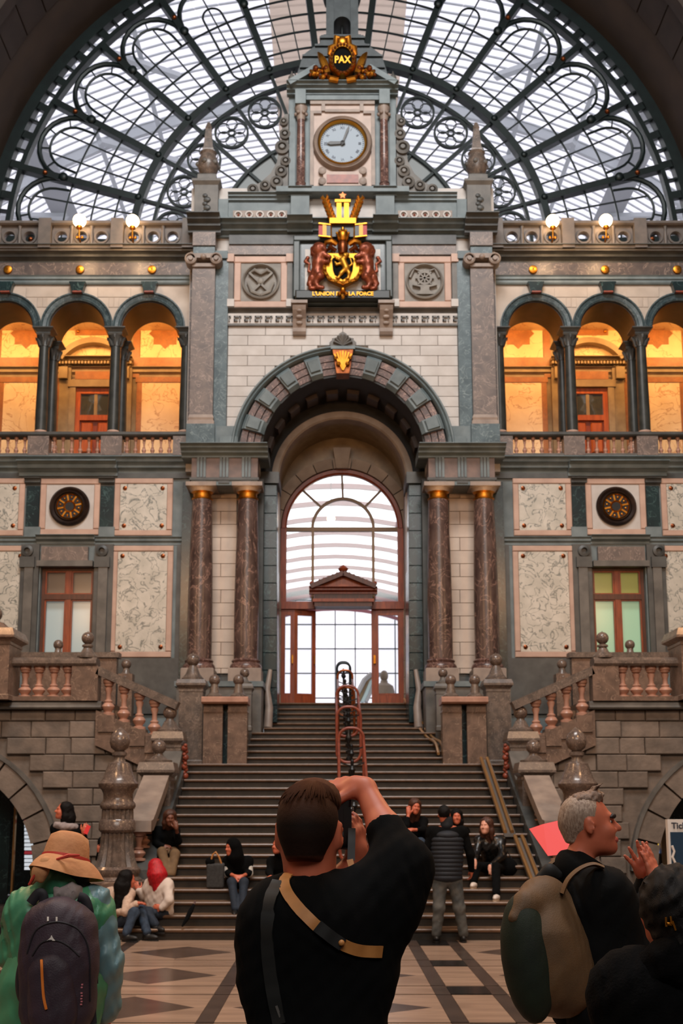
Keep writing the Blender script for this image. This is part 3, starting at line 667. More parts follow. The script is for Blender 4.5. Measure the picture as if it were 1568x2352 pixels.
for s in (-1, 1):
    sd = side(s)
    # entablature under the gallery
    t = thing(f'trim_{sd}_gallery', kind='structure')
    x0, x1, z0, z1 = R(s, 345, 1020, 1056, 1100, FY)
    cornice(t, 'gallery_cornice', 'blue_stone', x0, x1, FY, z0 + .12, z1, .34, 3)
    MB().box(x0, x1, FY - .06, FY + .2, z0, z0 + .12).build('architrave', 'dark_grey_stone', t)
    x0, x1, z0, z1 = R(s, 515, 740, 1068, 1096, FY)
    cornice(t, 'gallery_cornice_break', 'blue_stone', x0, x1, FY - .08, z0, z1, .34, 2)
    MB().box(s * 3.3, s * 10.2, FY - .05, 28.9, ZG - .15, ZG).build('gallery_floor', 'grey_stone', t)
    for i in range(60):
        x = s * (3.5 + i * .075)
        if 3.5 < abs(x): pass
    # balustrade
    b = thing('gallery_balustrade', f'gallery balustrade of small pale balusters below the {sd} arcade', 'balustrade', (s * 5.5, FY - .15, ZG))
    za, zb_ = sz(1006, FY - .15), sz(996, FY - .15); xa, xb = s * sx(345, 1000, FY), s * sx(1020, 1000, FY)
    MB().prismx([(FY - .3, za), (FY - .33, za + .03), (FY - .33, zb_ - .02), (FY - .3, zb_), (FY - .02, zb_), (FY - .02, za)], xa, xb).build('rail', 'dark_grey_stone', b)
    MB().box(xa, xb, FY - .27, FY - .05, ZG, ZG + .05).build('bottom_rail', 'grey_stone', b)
    for i, d in enumerate(CC):
        MB().box(s * sx(d - 24, 1030, FY), s * sx(d + 24, 1030, FY), FY - .3, FY - .03, ZG, za).build('pedestal', 'pilaster_marble', b)
        if i < 3:
            for j in range(6):
                dd = d + 24 + (CC[i + 1] - d - 48) * (j + .5) / 6
                place(gbal, 'baluster', b, (s * sx(dd, 1030, FY), FY - .16, ZG + .05), (1, 1, (za - ZG - .05) / .46))
    names = ['beside the giant pilaster', 'second from the central block', 'third from the central block', 'outermost']
    for i, d in enumerate(CC):
        loggia_column(s, d, FY + .14, f'slim dark loggia column of the {sd} arcade, {names[i]}')
        if i: loggia_column(s, d, FY + 1.0, f'rear slim column behind the loggia column {names[i]} on the {sd}')
    # arcade wall
    w = thing(f'wall_{sd}_arcade', kind='structure')
    zs, zt = sz(753, FY), sz(655, FY); ro = sx(66, 740, FY)
    poly = [(sx(300, 700, FY), zs), (sx(300, 700, FY), zt), (sx(1020, 700, FY), zt), (sx(1020, 700, FY), zs)]
    for d in reversed(AC):
        c = sx(d, 740, FY); poly += [(c + ro * cos(radians(a)), zs + ro * sin(radians(a))) for a in range(0, 181, 10)]
    MB().prism([(s * a, c) for a, c in poly], FY, FY + 1.12).build('spandrel_wall', 'arcade_white', w)
    # ashlar courses above the arches, joints between blocks
    for i, d in enumerate(AC):
        c = s * sx(d, 740, FY)
        MB().arcs(c, zs, [(ro - .01, FY + .1), (ro - .01, FY - .04), (ro + .03, FY - .06), (ro + .05, FY - .04), (ro + .12, FY - .06), (ro + .14, FY - .09), (ro + .17, FY - .09), (ro + .17, FY + .02)], 0, 180, 32).build('archivolt', 'teal_dark', w, True)
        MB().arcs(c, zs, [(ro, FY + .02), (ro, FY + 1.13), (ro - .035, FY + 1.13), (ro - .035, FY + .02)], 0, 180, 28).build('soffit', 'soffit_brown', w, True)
        zk0, zk1 = sz(678, FY), sz(653, FY); k = sx(15, 660, FY)
        MB().prism([(c - k * .8, zk0), (c + k * .8, zk0), (c + k * 1.1, zk1 - .06), (c + k * 1.25, zk1 - .04), (c + k * 1.25, zk1), (c - k * 1.25, zk1), (c - k * 1.25, zk1 - .04), (c - k * 1.1, zk1 - .06)], FY - .16, FY + .02).build('keystone', 'green_marble', w)
        MB().box(c - k * .7, c + k * .7, FY - .18, FY - .02, zk0 - .005, zk0 + .03).build('keystone_foot', 'copper_paint', w)
        # ashlar blocks in the spandrels (between this arch and the next)
        cn = sx(d, 740, FY) + sx(82.5, 740, FY)
        for r_i in range(4):
            za_, zb2 = zs + .25 + r_i * .245, zs + .25 + (r_i + 1) * .245
            zb2 = min(zb2, zt)
            if zb2 - za_ < .08: continue
            xr = lambda z_: sqrt(max((ro + .2) ** 2 - (z_ - zs) ** 2, 0))
            hwid = sx(82.5, 740, FY) - xr(za_)
            if hwid > .07:
                q = -hwid
                parts_ = [(-hwid, 0), (0, hwid)] if r_i % 2 else [(-hwid, hwid)] if hwid < .6 else [(-hwid, -hwid / 3), (-hwid / 3, hwid / 3), (hwid / 3, hwid)]
                for a_, b_ in parts_:
                    MB().cbox(s * (cn + a_ + .004), s * (cn + b_ - .004), FY - .012, FY + .02, za_ + .004, zb2 - .004, .006).build('ashlar_block', 'arcade_white', w)
    # entablature over the arcade
    t = thing(f'trim_{sd}_entablature', kind='structure')
    x0, x1 = s * sx(300, 620, FY), s * sx(1020, 620, FY)
    z = lambda p: sz(p, FY)
    MB().prismx([(FY - .05, z(655)), (FY - .07, z(652)), (FY - .07, z(646)), (FY - .1, z(645)), (FY - .1, z(640)), (FY - .13, z(637)), (FY + .3, z(637)), (FY + .3, z(655))], x0, x1).build('architrave', 'blue_stone', t)
    MB().box(x0, x1, FY - .06, FY + .3, z(637), z(606)).build('frieze', 'pilaster_dark', t)
    cornice(t, 'cornice', 'dark_grey_stone', x0, x1, FY, z(606), z(578), .42, 3)
    for d in AC[:3]:
        xx = s * sx(d - 8, 623, FY)
        b = thing('gilded_boss', f'small round gilded boss on the frieze above the {["inner", "middle", "outer"][AC.index(d)]} {sd} arch', 'boss', (xx, FY - .06, z(623)), 'gilded frieze bosses')
        for (ra, rb, nm) in ((.1, .075, 'rim'), (.07, 0, 'button')):
            MB().lathe([(ra, 0), (ra, .03), (rb + .02, .05), (max(rb, .004), .06 if rb else .1)], 18).build(nm, 'gold', b, True, True).rotation_euler = (pi / 2, 0, 0)
    MB().box(x0, x1, FY - .3, 28.9, z(578) - .12, z(578)).build('roof_deck', 'grey_stone', t)
    # pierced parapet
    pp = thing('pierced_parapet', f'stone parapet with round piercings above the {sd} arcade', 'parapet', (s * 5.5, FY - .2, z(578)))
    YP = FY - .18; zb0, zb1, zt0, zt1 = sz(577, YP), sz(572, YP), sz(523, YP), sz(513, YP)
    MB().box(x0, x1, YP - .17, YP + .17, zb0, zb1).build('base', 'parapet_stone', pp)
    MB().prismx([(YP - .14, zt0), (YP - .18, zt0 + .03), (YP - .18, zt1 - .03), (YP - .14, zt1), (YP + .14, zt1), (YP + .14, zt0)], x0, x1).build('rail', 'parapet_stone', pp)
    piers = [352, 515, 680, 845, 1010]
    for i, d in enumerate(piers):
        MB().box(s * sx(d - 14, 550, YP), s * sx(d + 14, 550, YP), YP - .2, YP + .2, zb0, sz(510, YP)).build('pier', 'parapet_stone', pp)
        if i < 4:
            for j in range(3):
                a, b = d + 14, piers[i + 1] - 14; dd = a + (b - a) * (j + .5) / 3; wv = sx((b - a) / 3 - 2, 548, YP)
                holed(MB(), s * sx(dd, 548, YP), (zb1 + zt0) / 2, wv, zt0 - zb1, .12, YP - .06, YP + .06).build('pierced_panel', 'parapet_stone', pp)
                MB().arcs(s * sx(dd, 548, YP), (zb1 + zt0) / 2, [(.12, YP - .05), (.13, YP - .09), (.17, YP - .09), (.18, YP - .05)], 0, 360, 20).build('moulded_ring', 'parapet_stone', pp, True)
                if j: MB().lathe([(.05, zb1), (.05, zb1 + .06), (.035, zb1 + .1), (.05, zb1 + .25), (.03, zt0 - .1), (.05, zt0)], 10, (s * sx(a + (b - a) * j / 3, 548, YP), YP - .07, 0)).build('colonnette', 'parapet_stone', pp, True)
    # globe lamps
    for k, (d, yl) in enumerate(((482, 508), (604, 507))):
        X = s * sx(d, yl, YP - .32); zc_ = sz(yl, YP - .32); r = sx(15, yl, YP - .32)
        lt = thing('globe_lamp', f'glowing globe lamp on the parapet rail, {"inner" if k == 0 else "outer"} one of the {sd} pair', 'lamp', (X, YP - .32, zc_ - r - .4))
        MB().ball((X, YP - .32, zc_), r, 18, 12).build('globe', 'lamp_globe', lt, True)
        MB().lathe([(.04, zc_ - r - .06), (.07, zc_ - r - .04), (.07, zc_ - r + .02)], 12, (X, YP - .32, 0)).build('collar', 'gold', lt, True)
        MB().tube([(X, YP - .32, zc_ - r - .05), (X, YP - .3, zc_ - r - .25), (X, YP - .17, zc_ - r - .3)], .02, 8).build('bracket', 'gold', lt, True)
        for e in (-.06, .06): MB().ball((X + e, YP - .25, zc_ - r - .22), .035, 8, 6).build('drop', 'gold', lt, True)
        lamp('globe_light', 'POINT', (X, YP - .65, zc_ - r - .45), 26, (1, .62, .32), .15)
# ---------------------------------------------------------------- gallery rooms
LY = 28.3
for s in (-1, 1):
    sd = side(s)
    w = thing(f'wall_{sd}_gallery_back', kind='structure')
    zc = sz(640, FY)
    MB().box(s * 3.2, s * 11, LY, LY + .3, ZG, zc).build('back_wall', 'olive_stone', w)
    MB().box(s * 3.0, s * 3.25, FY + .1, LY + .2, ZG, zc).build('end_wall', 'cream_marble', w)
    MB().box(s * 10.6, s * 10.9, FY + .1, LY + .2, ZG, zc).build('end_wall', 'cream_marble', w)
    MB().box(s * 3.0, s * 10.9, FY + 1.1, LY + .3, zc - .1, zc).build('gallery_ceiling', 'cream_marble', w)
    for d in (404, 722, 880):
        part(w, 'star_panel', 'cream_marble', s, d - 56, d + 56, 700, 823, LY, .05)
        part(w, 'lower_panel', 'cream_marble', s, d - 60, d + 56, 880, 1050, LY, .05)
        part(w, 'lower_frame', 'tan_marble', s, d - 72, d + 68, 868, 880, LY, .07)
        for e in (-66, 62): part(w, 'lower_frame', 'tan_marble', s, d + e - 6, d + e + 6, 880, 1050, LY, .06)
        for e in (-70, 66): part(w, 'tall_strip', 'tan_marble', s, d + e - 8, d + e + 8, 690, 868, LY, .04)
        xx, zz_ = s * sx(d, 768, LY), sz(768, LY); rr = sx(37, 768, LY)
        MB().prism([(xx + rr * (1 if i % 2 == 0 else .77) * cos(radians(22.5 * i)), zz_ + rr * (1 if i % 2 == 0 else .77) * sin(radians(22.5 * i))) for i in range(16)], LY - .065, LY).build('star_inlay', 'tan_marble', w)
        part(w, 'band', 'tan_marble', s, d - 72, d + 72, 823, 845, LY, .06)
    x0, x1 = s * sx(330, 855, LY), s * sx(980, 855, LY)
    cornice(w, 'dado_cornice', 'olive_stone', x0, x1, LY, sz(868, LY), sz(846, LY), .16, 2)
    # doorway
    dr = thing(f'door_{1 if s < 0 else 2}', kind='structure'); dc = 565
    part(dr, 'upper_field', 'cream_marble', s, dc - 76, dc + 76, 695, 800, LY, .05)
    part(dr, 'upper_panel', 'tan_marble', s, dc - 44, dc + 44, 724, 772, LY, .09)
    for e in (-1, 1):
        for yy in (732, 765): MB().ball((s * sx(dc + e * 38, yy, LY), LY - .1, sz(yy, LY)), .04, 8, 6).build('boss', 'gold', dr, True)
        part(dr, 'pilaster', 'olive_stone', s, dc + e * 70 - 13, dc + e * 70 + 13, 842, 1050, LY, .13)
        part(dr, 'inner_jamb', 'olive_stone', s, dc + e * 52 - 7, dc + e * 52 + 7, 880, 1050, LY, .18)
        part(dr, 'console', 'olive_stone', s, dc + e * 70 - 10, dc + e * 70 + 10, 850, 876, LY, .25)
    part(dr, 'frieze', 'tan_marble', s, dc - 44, dc + 44, 858, 876, LY, .16)
    part(dr, 'head', 'olive_stone', s, dc - 60, dc + 60, 878, 894, LY, .2)
    xa, xb = s * sx(dc - 88, 836, LY), s * sx(dc + 88, 836, LY)
    cornice(dr, 'door_cornice', 'olive_stone', xa, xb, LY, sz(846, LY), sz(828, LY), .34, 3)
    hx, zb0 = abs(xb - xa) / 2 * .92, sz(830, LY); rise = sz(786, LY) - zb0; rr = (hx * hx + rise * rise) / (2 * rise); cx_ = (xa + xb) / 2; cz_ = zb0 + rise - rr
    an = degrees(math.asin(hx / rr))
    MB().ring(cx_, cz_, rr - .14, rr, LY - .34, LY, 90 - an, 90 + an, 20).build('segmental_pediment', 'olive_stone', dr)
    MB().prism([(cx_ + (rr - .13) * cos(radians(90 - an + 2 * an * i / 16)), cz_ + (rr - .13) * sin(radians(90 - an + 2 * an * i / 16))) for i in range(17)], LY - .1, LY).build('tympanum', 'cream_marble', dr)
    for i in range(24):
        xx = xa + (xb - xa) * (i + .5) / 24; MB().box(xx - .025, xx + .025, LY - .26, LY - .1, sz(846, LY) + .03, sz(846, LY) + .1).build('dentil', 'olive_stone', dr)
    x0, x1, z0, z1 = R(s, dc - 46, dc + 46, 895, 1050, LY)
    MB().box(x0, x1, LY - .02, LY + .02, z0, z1).build('leaf_back', 'wood', dr)
    for a, b, c, d in ((x0, x0 + .12, z0, z1), (x1 - .12, x1, z0, z1), (x0 + .12, x1 - .12, z1 - .14, z1), (x0 + .12, x1 - .12, sz(968, LY), sz(956, LY))):
        MB().box(a, b, LY - .1, LY - .01, c, d).build('door_rail', 'wood_orange', dr)
    xm = (x0 + x1) / 2; za, zb_ = sz(956, LY), z1 - .14
    for a, b in ((x0 + .12, xm - .04), (xm + .04, x1 - .12)): MB().box(a, b, LY - .05, LY - .04, za, zb_).build('pane', 'mirror_pane', dr)
    MB().box(xm - .04, xm + .04, LY - .08, LY - .02, za, zb_).build('glazing_bar', 'olive_stone', dr)
    zq = sz(968, LY)
    for a, b in ((x0 + .12, xm - .03), (xm + .03, x1 - .12)): MB().cbox(a + .03, b - .03, LY - .07, LY - .01, z0 + .1, zq - .04, .03).build('door_panel', 'wood_orange', dr)
    for xx in (4.2, 5.7, 7.3, 8.9):
        lamp('gallery_light', 'AREA', (s * xx, FY + 1.25, zc - .25), 36, (1, .50, .15), 1.2, (radians(52), 0, 0), .25)
# ================================================================ CENTRAL BLOCK
CY = 25.2
ca = thing('wall_back_centre', kind='structure')
zcA = sz(1046, CY); RO = 2.46
zW0, zW1 = sz(1022, CY), sz(748, CY); xE = sx(265, 860, CY)
# backing wall with the arch cut out
poly = [(-xE - .9, zW0 - .6), (-xE - .9, sz(430, CY)), (xE + .9, sz(430, CY)), (xE + .9, zW0 - .6), (1.86, zW0 - .6), (1.86, zcA)] + [(1.86 * cos(radians(a)), zcA + 1.86 * sin(radians(a))) for a in range(6, 180, 6)] + [(-1.86, zcA), (-1.86, zW0 - .6)]
MB().prism(poly, CY + .05, CY + .5).build('backing', 'white_stone', ca)
# ashlar blocks
hgt = sx(24.6, 870, CY); z = zW1; row = 0
while z > zW0 + .02:
    za = max(z - hgt, zW0); zm = za
    xi = sqrt(max((RO - .06) ** 2 - (max(za, zcA) - zcA) ** 2, 0)) if za < zcA + RO else 0
    for s in (-1, 1):
        x = xi if xi > .02 else 0; k = 0
        edges = [xE]
        xx = xE - (.45 if row % 2 else .85)
        while xx > x + .12: edges.append(xx); xx -= .82
        edges.append(x)
        for a, b in zip(edges[1:], edges[:-1]):
            MB().cbox(s * (a + .004), s * (b - .004), CY - .02, CY + .06, za + .004, z - .004, .006).build('ashlar_block', 'white_stone', ca)
    z -= hgt; row += 1
# arch mouldings and voussoirs
MB().arcs(0, zcA, [(2.33, CY + .05), (2.33, CY - .2), (2.37, CY - .26), (2.40, CY - .24), (2.43, CY - .3), (RO, CY - .3), (RO + .02, CY - .24), (RO + .02, CY + .05)], 2, 178, 60).build('arch_moulding', 'blue_stone', ca, True)
for s in (-1, 1):
    MB().box(s * 2.33, s * 2.72, CY - .25, CY + .1, zW0 - .05, zW0 + .12).build('arch_foot', 'blue_stone', ca)
for k in range(-5, 6):
    a = 90 + 18 * k
    if -5 < k < 5 and k:
        MB().arcs(0, zcA, [(1.84, CY + .2), (1.80, CY - .16), (1.88, CY - .26), (2.24, CY - .30), (2.31, CY - .22), (2.31, CY + .2)], a - 4.3, a + 4.3, 5).build('voussoir', 'blue_stone', ca)
        MB().arcs(0, zcA, [(1.92, CY - .26), (1.95, CY - .31), (2.2, CY - .35), (2.23, CY - .29)], a - 3.2, a + 3.2, 4).build('voussoir_boss', 'blue_stone', ca)
    if k < 5:
        b = a + 9
        for q in range(3):
            w0 = 1.85 + q * .15
            MB().arcs(0, zcA, [(w0, CY + .2), (w0, CY - .12 - .03 * q), (w0 + .13, CY - .14 - .03 * q), (w0 + .13, CY + .2)], max(b - 4.7, 1), min(b + 4.7, 179), 6).build('fluted_voussoir', 'brown_marble', ca)
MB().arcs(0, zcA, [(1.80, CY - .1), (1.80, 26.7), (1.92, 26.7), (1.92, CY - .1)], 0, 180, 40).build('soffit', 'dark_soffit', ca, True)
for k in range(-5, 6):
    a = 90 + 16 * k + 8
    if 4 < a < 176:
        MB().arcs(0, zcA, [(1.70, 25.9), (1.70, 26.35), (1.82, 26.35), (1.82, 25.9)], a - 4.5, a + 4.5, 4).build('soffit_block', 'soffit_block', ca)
# keystone with gilded fan and crest
ks = thing('keystone_crest', 'gilded fan keystone with carved shell crest at the top of the great arch', 'keystone', (0, CY - .3, sz(830, CY)))
zk0, zk1 = sz(858, 24.85), sz(803, 24.85)
MB().prism([(-.14, zk0), (.14, zk0), (.23, zk1), (-.23, zk1)], 24.82, CY).build('block', 'bronze', ks)
for i in range(7):
    a = radians(60 + 10 * i); MB().bar((0, 24.8, zk0 + .06), (.62 * cos(a) * .62, 24.79, zk0 + .5 * sin(a)), .035, .05).build('ray', 'gold', ks)
for s in (-1, 1):
    MB().ball((s * .1, 24.78, zk0 + .2), .055, 8, 6).build('boss', 'gold', ks, True); MB().ball((s * .16, 24.78, zk0 + .33), .045, 8, 6).build('boss', 'gold', ks, True)
MB().box(-.27, .27, 24.8, CY, zk1, zk1 + .07).build('cap', 'blue_stone', ks)
zq = zk1 + .07
pr = [(-.27, zq), (.27, zq), (.3, zq + .12), (.22, zq + .2), (.24, zq + .22), (.12, zq + .24), (.08, zq + .33), (0, zq + .38), (-.08, zq + .33), (-.12, zq + .24), (-.24, zq + .22), (-.22, zq + .2), (-.3, zq + .12)]
MB().prism(pr, 24.9, CY).build('crest', 'grey_stone', ks)
for a in range(20, 161, 20):
    MB().tube([(0, 24.9, zq + .05), (.22 * cos(radians(a)), 24.86, zq + .05 + .24 * sin(radians(a)))], [.02, .035], 6).build('shell_rib', 'grey_stone', ks, True)
# ledge and ornament frieze
x0, x1 = -xE, xE
cornice(ca, 'ledge', 'grey_stone', x0, x1, CY, sz(722, CY), sz(712, CY), .14, 1)
MB().box(x0, x1, CY - .05, CY + .1, sz(749, CY), sz(722, CY)).build('frieze_band', 'white_stone', ca)
fz0, fz1 = sz(744, CY), sz(727, CY)
nk = 44
for i in range(nk):
    xx = x0 + (x1 - x0) * (i + .5) / nk; q = (x1 - x0) / nk * .36
    if i % 2: MB().box(xx - q, xx + q, CY - .09, CY - .04, fz0 + .03, fz0 + .075).build('fret', 'grey_stone', ca)
    MB().box(xx - q, xx + q * (1.6 if i % 2 else .2), CY - .09, CY - .04, fz1 - .06, fz1 - .02).build('fret', 'grey_stone', ca)
    MB().box(xx - q, xx - q + .025, CY - .09, CY - .04, fz0 + .03, fz1 - .02).build('fret', 'grey_stone', ca)
MB().box(x0, x1, CY - .08, CY, sz(749, CY) - .02, sz(749, CY) + .03).build('bead', 'grey_stone', ca)
# zone of the medallions
MB().box(x0, x1, CY - .02, CY + .1, sz(712, CY), sz(588, CY)).build('medallion_zone', 'blue_stone', ca)
MB().box(x0, x1, CY - .08, CY + .1, sz(588, CY), sz(564, CY)).build('frieze', 'pilaster_marble', ca)
cornice(ca, 'main_cornice', 'blue_stone', x0 - .6, x1 + .6, CY, sz(546, CY), sz(521, CY), .45, 3)
MB().box(x0, x1, CY - .12, CY + .1, sz(566, CY), sz(545, CY)).build('bed_mould', 'dark_grey_stone', ca)
def relief_ring(p, cx, cz, r, Y, m):
    MB().arcs(cx, cz, [(r, Y), (r, Y - .08), (r * .93, Y - .1), (r * .86, Y - .06), (r * .86, Y)], 0, 360, 40).build('rim', m, p, True)
for s in (-1, 1):
    sd = side(s)
    x0_, x1_, z0_, z1_ = R(s, 126, 249, 592, 710, CY); g = sx(16, 650, CY)
    for q in ((x0_, x1_, z0_, z0_ + g), (x0_, x1_, z1_ - g, z1_), (x0_, x0_ + g, z0_ + g, z1_ - g), (x1_ - g, x1_, z0_ + g, z1_ - g)):
        MB().cbox(q[0] + .003, q[1] - .003, CY - .09, CY, q[2] + .003, q[3] - .003, .015).build('panel_frame', 'pink_stone', ca)
    for d in (121, 256):
        part(ca, 'small_pilaster', 'grey_stone', s, d - 6, d + 6, 606, 700, CY, .13)
        part(ca, 'small_base', 'white_stone', s, d - 8, d + 8, 693, 710, CY, .16); part(ca, 'small_capital', 'pink_stone', s, d - 8, d + 8, 590, 608, CY, .17)
    md = thing('relief_medallion', ('round stone relief of crossed anchor and staff in the left square panel' if s < 0 else 'round stone relief of a spoked wheel over an anvil in the right square panel'), 'relief', ((x0_ + x1_) / 2, CY - .1, (z0_ + z1_) / 2))
    MB().box(x0_ + g, x1_ - g, CY - .05, CY, z0_ + g, z1_ - g).build('ground', 'relief_stone', md)
    cx_, cz_ = (x0_ + x1_) / 2, (z0_ + z1_) / 2; r = sx(43, 650, CY); y = CY - .05
    relief_ring(md, cx_, cz_, r, y, 'relief_stone')
    if s > 0:
        MB().arcs(cx_, cz_ + .08, [(.17, y), (.17, y - .07), (.12, y - .07), (.12, y)], 0, 360, 24).build('wheel', 'relief_stone', md, True)
        for i in range(8): a = pi / 4 * i; MB().bar((cx_, y - .04, cz_ + .08), (cx_ + .3 * .7 * cos(a), y - .04, cz_ + .08 + .21 * sin(a)), .03, .05).build('spoke', 'relief_stone', md)
        MB().prism([(cx_ - .2, cz_ - .32), (cx_ + .2, cz_ - .32), (cx_ + .1, cz_ - .22), (cx_ + .1, cz_ - .15), (cx_ + .28, cz_ - .1), (cx_ - .28, cz_ - .1), (cx_ - .1, cz_ - .15), (cx_ - .1, cz_ - .22)], y - .09, y).build('anvil', 'relief_stone', md)
        for q in (-1, 1): MB().tube([(cx_ + q * .12, y - .04, cz_ + .26), (cx_ + q * .24, y - .05, cz_ + .3), (cx_ + q * .33, y - .03, cz_ + .1)], .03, 6).build('wing', 'relief_stone', md, True)
    else:
        for q in (-1, 1):
            MB().bar((cx_ - q * .26, y - .05, cz_ + .2), (cx_ + q * .2, y - .05, cz_ - .26), .05, .06).build('staff', 'relief_stone', md)
            MB().tube([(cx_, y - .05, cz_ - .33), (cx_ + q * .2, y - .06, cz_ - .25), (cx_ + q * .3, y - .05, cz_ - .02)], [.05, .045, .02], 8).build('anchor_arm', 'relief_stone', md, True)
            MB().tube([(cx_, y - .05, cz_ + .18), (cx_ + q * .14, y - .06, cz_ + .27), (cx_ + q * .27, y - .04, cz_ + .2)], [.03, .05, .02], 8).build('wing', 'relief_stone', md, True)
        MB().ball((cx_, y - .05, cz_), .09, 10, 8, (1, .6, 1)).build('knot', 'relief_stone', md, True)
        MB().ball((cx_, y - .05, cz_ - .3), .07, 10, 8, (1, .6, 1)).build('mask', 'relief_stone', md, True)
    # consoles
    cs = thing('console_bracket', f'carved scroll bracket under the {sd} corner of the coat of arms', 'bracket', (s * sx(99, 740, CY), CY - .1, sz(772, CY)))
    xc = s * sx(99, 740, CY); h = sx(15, 740, CY); za, zb_ = sz(773, CY), sz(712, CY)
    MB().prismx([(CY, za), (CY - .12, za), (CY - .16, za + .06), (CY - .12, za + .16), (CY - .2, za + .34), (CY - .34, zb_ - .14), (CY - .38, zb_ - .06), (CY - .34, zb_), (CY, zb_)], xc - h, xc + h).build('scroll', 'pink_grey', cs)
    MB().box(xc - h * 1.25, xc + h * 1.25, CY - .42, CY, zb_ - .01, zb_ + .06).build('abacus', 'pink_grey', cs)
    for q in range(3): MB().ball((xc, CY - .3 + .07 * q, zb_ - .14 - .12 * q), .05, 8, 6, (1.6, 1, 1)).build('leaf', 'pink_grey', cs, True)
    # giant pilaster
    gp = thing('giant_pilaster', f'tall brown marble pilaster with scrolled capital {sd} of the great arch', 'pilaster', (s * sx(318, 800, CY), CY - .2, sz(1028, CY)))
    x0_, x1_, z0_, z1_ = R(s, 293, 345, 628, 962, CY); YF = CY - .3
    MB().box(x0_, x1_, YF, CY + .3, z0_, z1_).build('shaft', 'pilaster_marble', gp)
    xm, hw_ = (x0_ + x1_) / 2, (x1_ - x0_) / 2
    zb_ = sz(985, CY); MB().sq([(hw_ * 1.15, zb_), (hw_ * 1.15, zb_ + .07), (hw_ * 1.05, zb_ + .11), (hw_ * 1.1, zb_ + .16), (hw_, z0_)], (xm, YF + hw_, 0)).build('base', 'pink_grey', gp)
    MB().box(xm - hw_ * 1.22, xm + hw_ * 1.22, YF - .06, CY + .3, sz(1028, CY), zb_).build('pedestal', 'teal_marble', gp)
    zc_ = sz(612, CY)
    MB().box(xm - hw_ * 1.02, xm + hw_ * 1.02, YF - .05, CY + .2, z1_, z1_ + .08).build('necking', 'pink_grey', gp)
    MB().prism([(xm - hw_ * 1.1, zc_ + .02), (xm + hw_ * 1.1, zc_ + .02), (xm + hw_ * 1.15, sz(600, CY)), (xm - hw_ * 1.15, sz(600, CY))], YF - .1, CY + .2).build('capital', 'pink_grey', gp)
    for q in (-1, 1):
        c_ = xm + q * hw_ * 1.12
        MB().arcs(c_, zc_, [(.135, YF + .2), (.135, YF - .12), (.10, YF - .14), (.095, YF - .1), (.06, YF - .1), (.05, YF - .15), (.004, YF - .15), (.004, YF + .2)], 0, 360, 22).build('volute', 'pink_grey', gp, True)
    MB().ball((xm, YF - .1, zc_ + .04), .07, 10, 8).build('flower', 'pink_grey', gp, True)
    MB().box(xm - hw_ * .95, xm + hw_ * .95, YF - .02, CY + .2, sz(599, CY), sz(580, CY)).build('architrave', 'teal_marble', gp)
    MB().box(xm - hw_ * 1.0, xm + hw_ * 1.0, YF - .06, CY + .2, sz(580, CY), sz(550, CY)).build('frieze_block', 'pilaster_marble', gp)
    cornice(gp, 'cornice_block', 'dark_grey_stone', xm - hw_ * 1.45, xm + hw_ * 1.45, YF, sz(550, CY), sz(521, CY), .42, 3)
    part(ca, 'teal_pilaster', 'teal_marble', s, 264, 294, 600, 985, CY, .14)
    part(ca, 'teal_pilaster_foot', 'blue_stone', s, 246, 300, 985, 1030, CY, .2)
    part(ca, 'teal_pilaster_head', 'blue_stone', s, 262, 296, 585, 602, CY, .2)
    # side return strip (pilaster behind, towards the arcade)
    part(ca, 'return_pilaster', 'pilaster_dark', s, 345, 352, 600, 995, CY + .1, .1, .5)
    # ---- attic
    part(ca, 'attic_panel_frame', 'blue_stone', s, 118, 262, 468, 520, CY, .04)
    x0_, x1_, z0_, z1_ = R(s, 127, 251, 487, 508, CY)
    MB().box(x0_, x1_, CY - .07, CY, z0_, z1_).build('ornament_panel', 'pink_grey', ca)
    for i in range(5):
        xx = x0_ + (x1_ - x0_) * (i + .5) / 5; zz_ = (z0_ + z1_) / 2
        MB().arcs(xx, zz_, [(.095, CY - .06), (.09, CY - .11), (.06, CY - .11), (.055, CY - .06)], 0, 360, 18).build('ring', 'white_stone', ca, True)
        MB().ball((xx, CY - .07, zz_), .03, 8, 6).build('boss', 'copper_paint', ca, True)
    x0_, x1_, z0_, z1_ = R(s, 118, 262, 450, 470, CY); cornice(ca, 'attic_cornice', 'blue_stone', x0_, x1_, CY, z0_, z1_, .2, 3)
    x0_, x1_, z0_, z1_ = R(s, 76, 118, 456, 522, CY); MB().box(x0_, x1_, CY - .2, CY + .1, z0_, z1_).build('attic_pier', 'blue_stone', ca)
    cornice(ca, 'attic_pier_cap', 'blue_stone', x0_ - .06, x1_ + .06, CY - .15, z1_ - .02, sz(444, CY), .2, 2)
    x0_, x1_, z0_, z1_ = R(s, 68, 126, 521, 541, CY); cornice(ca, 'attic_pier_foot', 'blue_stone', x0_, x1_, CY - .15, z0_, z1_, .45, 2)
    part(ca, 'attic_end_strip', 'blue_stone', s, 262, 285, 462, 520, CY, .1)
    # vase pedestal
    vs = thing('vase_pedestal', f'stone pedestal carrying an urn with obelisk top on the {sd} corner of the attic', 'urn', (s * sx(311, 470, CY), CY, sz(521, CY)))
    x0_, x1_, z0_, z1_ = R(s, 284, 338, 436, 521, CY); xm = (x0_ + x1_) / 2; hw_ = (x1_ - x0_) / 2; Yc = CY + .05
    MB().sq([(hw_ * 1.1, z0_), (hw_ * 1.1, z0_ + .1), (hw_, z0_ + .14), (hw_, z1_), (hw_ * 1.22, z1_ + .08), (hw_ * 1.22, z1_ + .13), (hw_ * .8, z1_ + .2), (hw_ * .8, z1_ + .3), (hw_ * .55, z1_ + .36)], (xm, Yc, 0)).build('pedestal', 'grey_stone', vs)
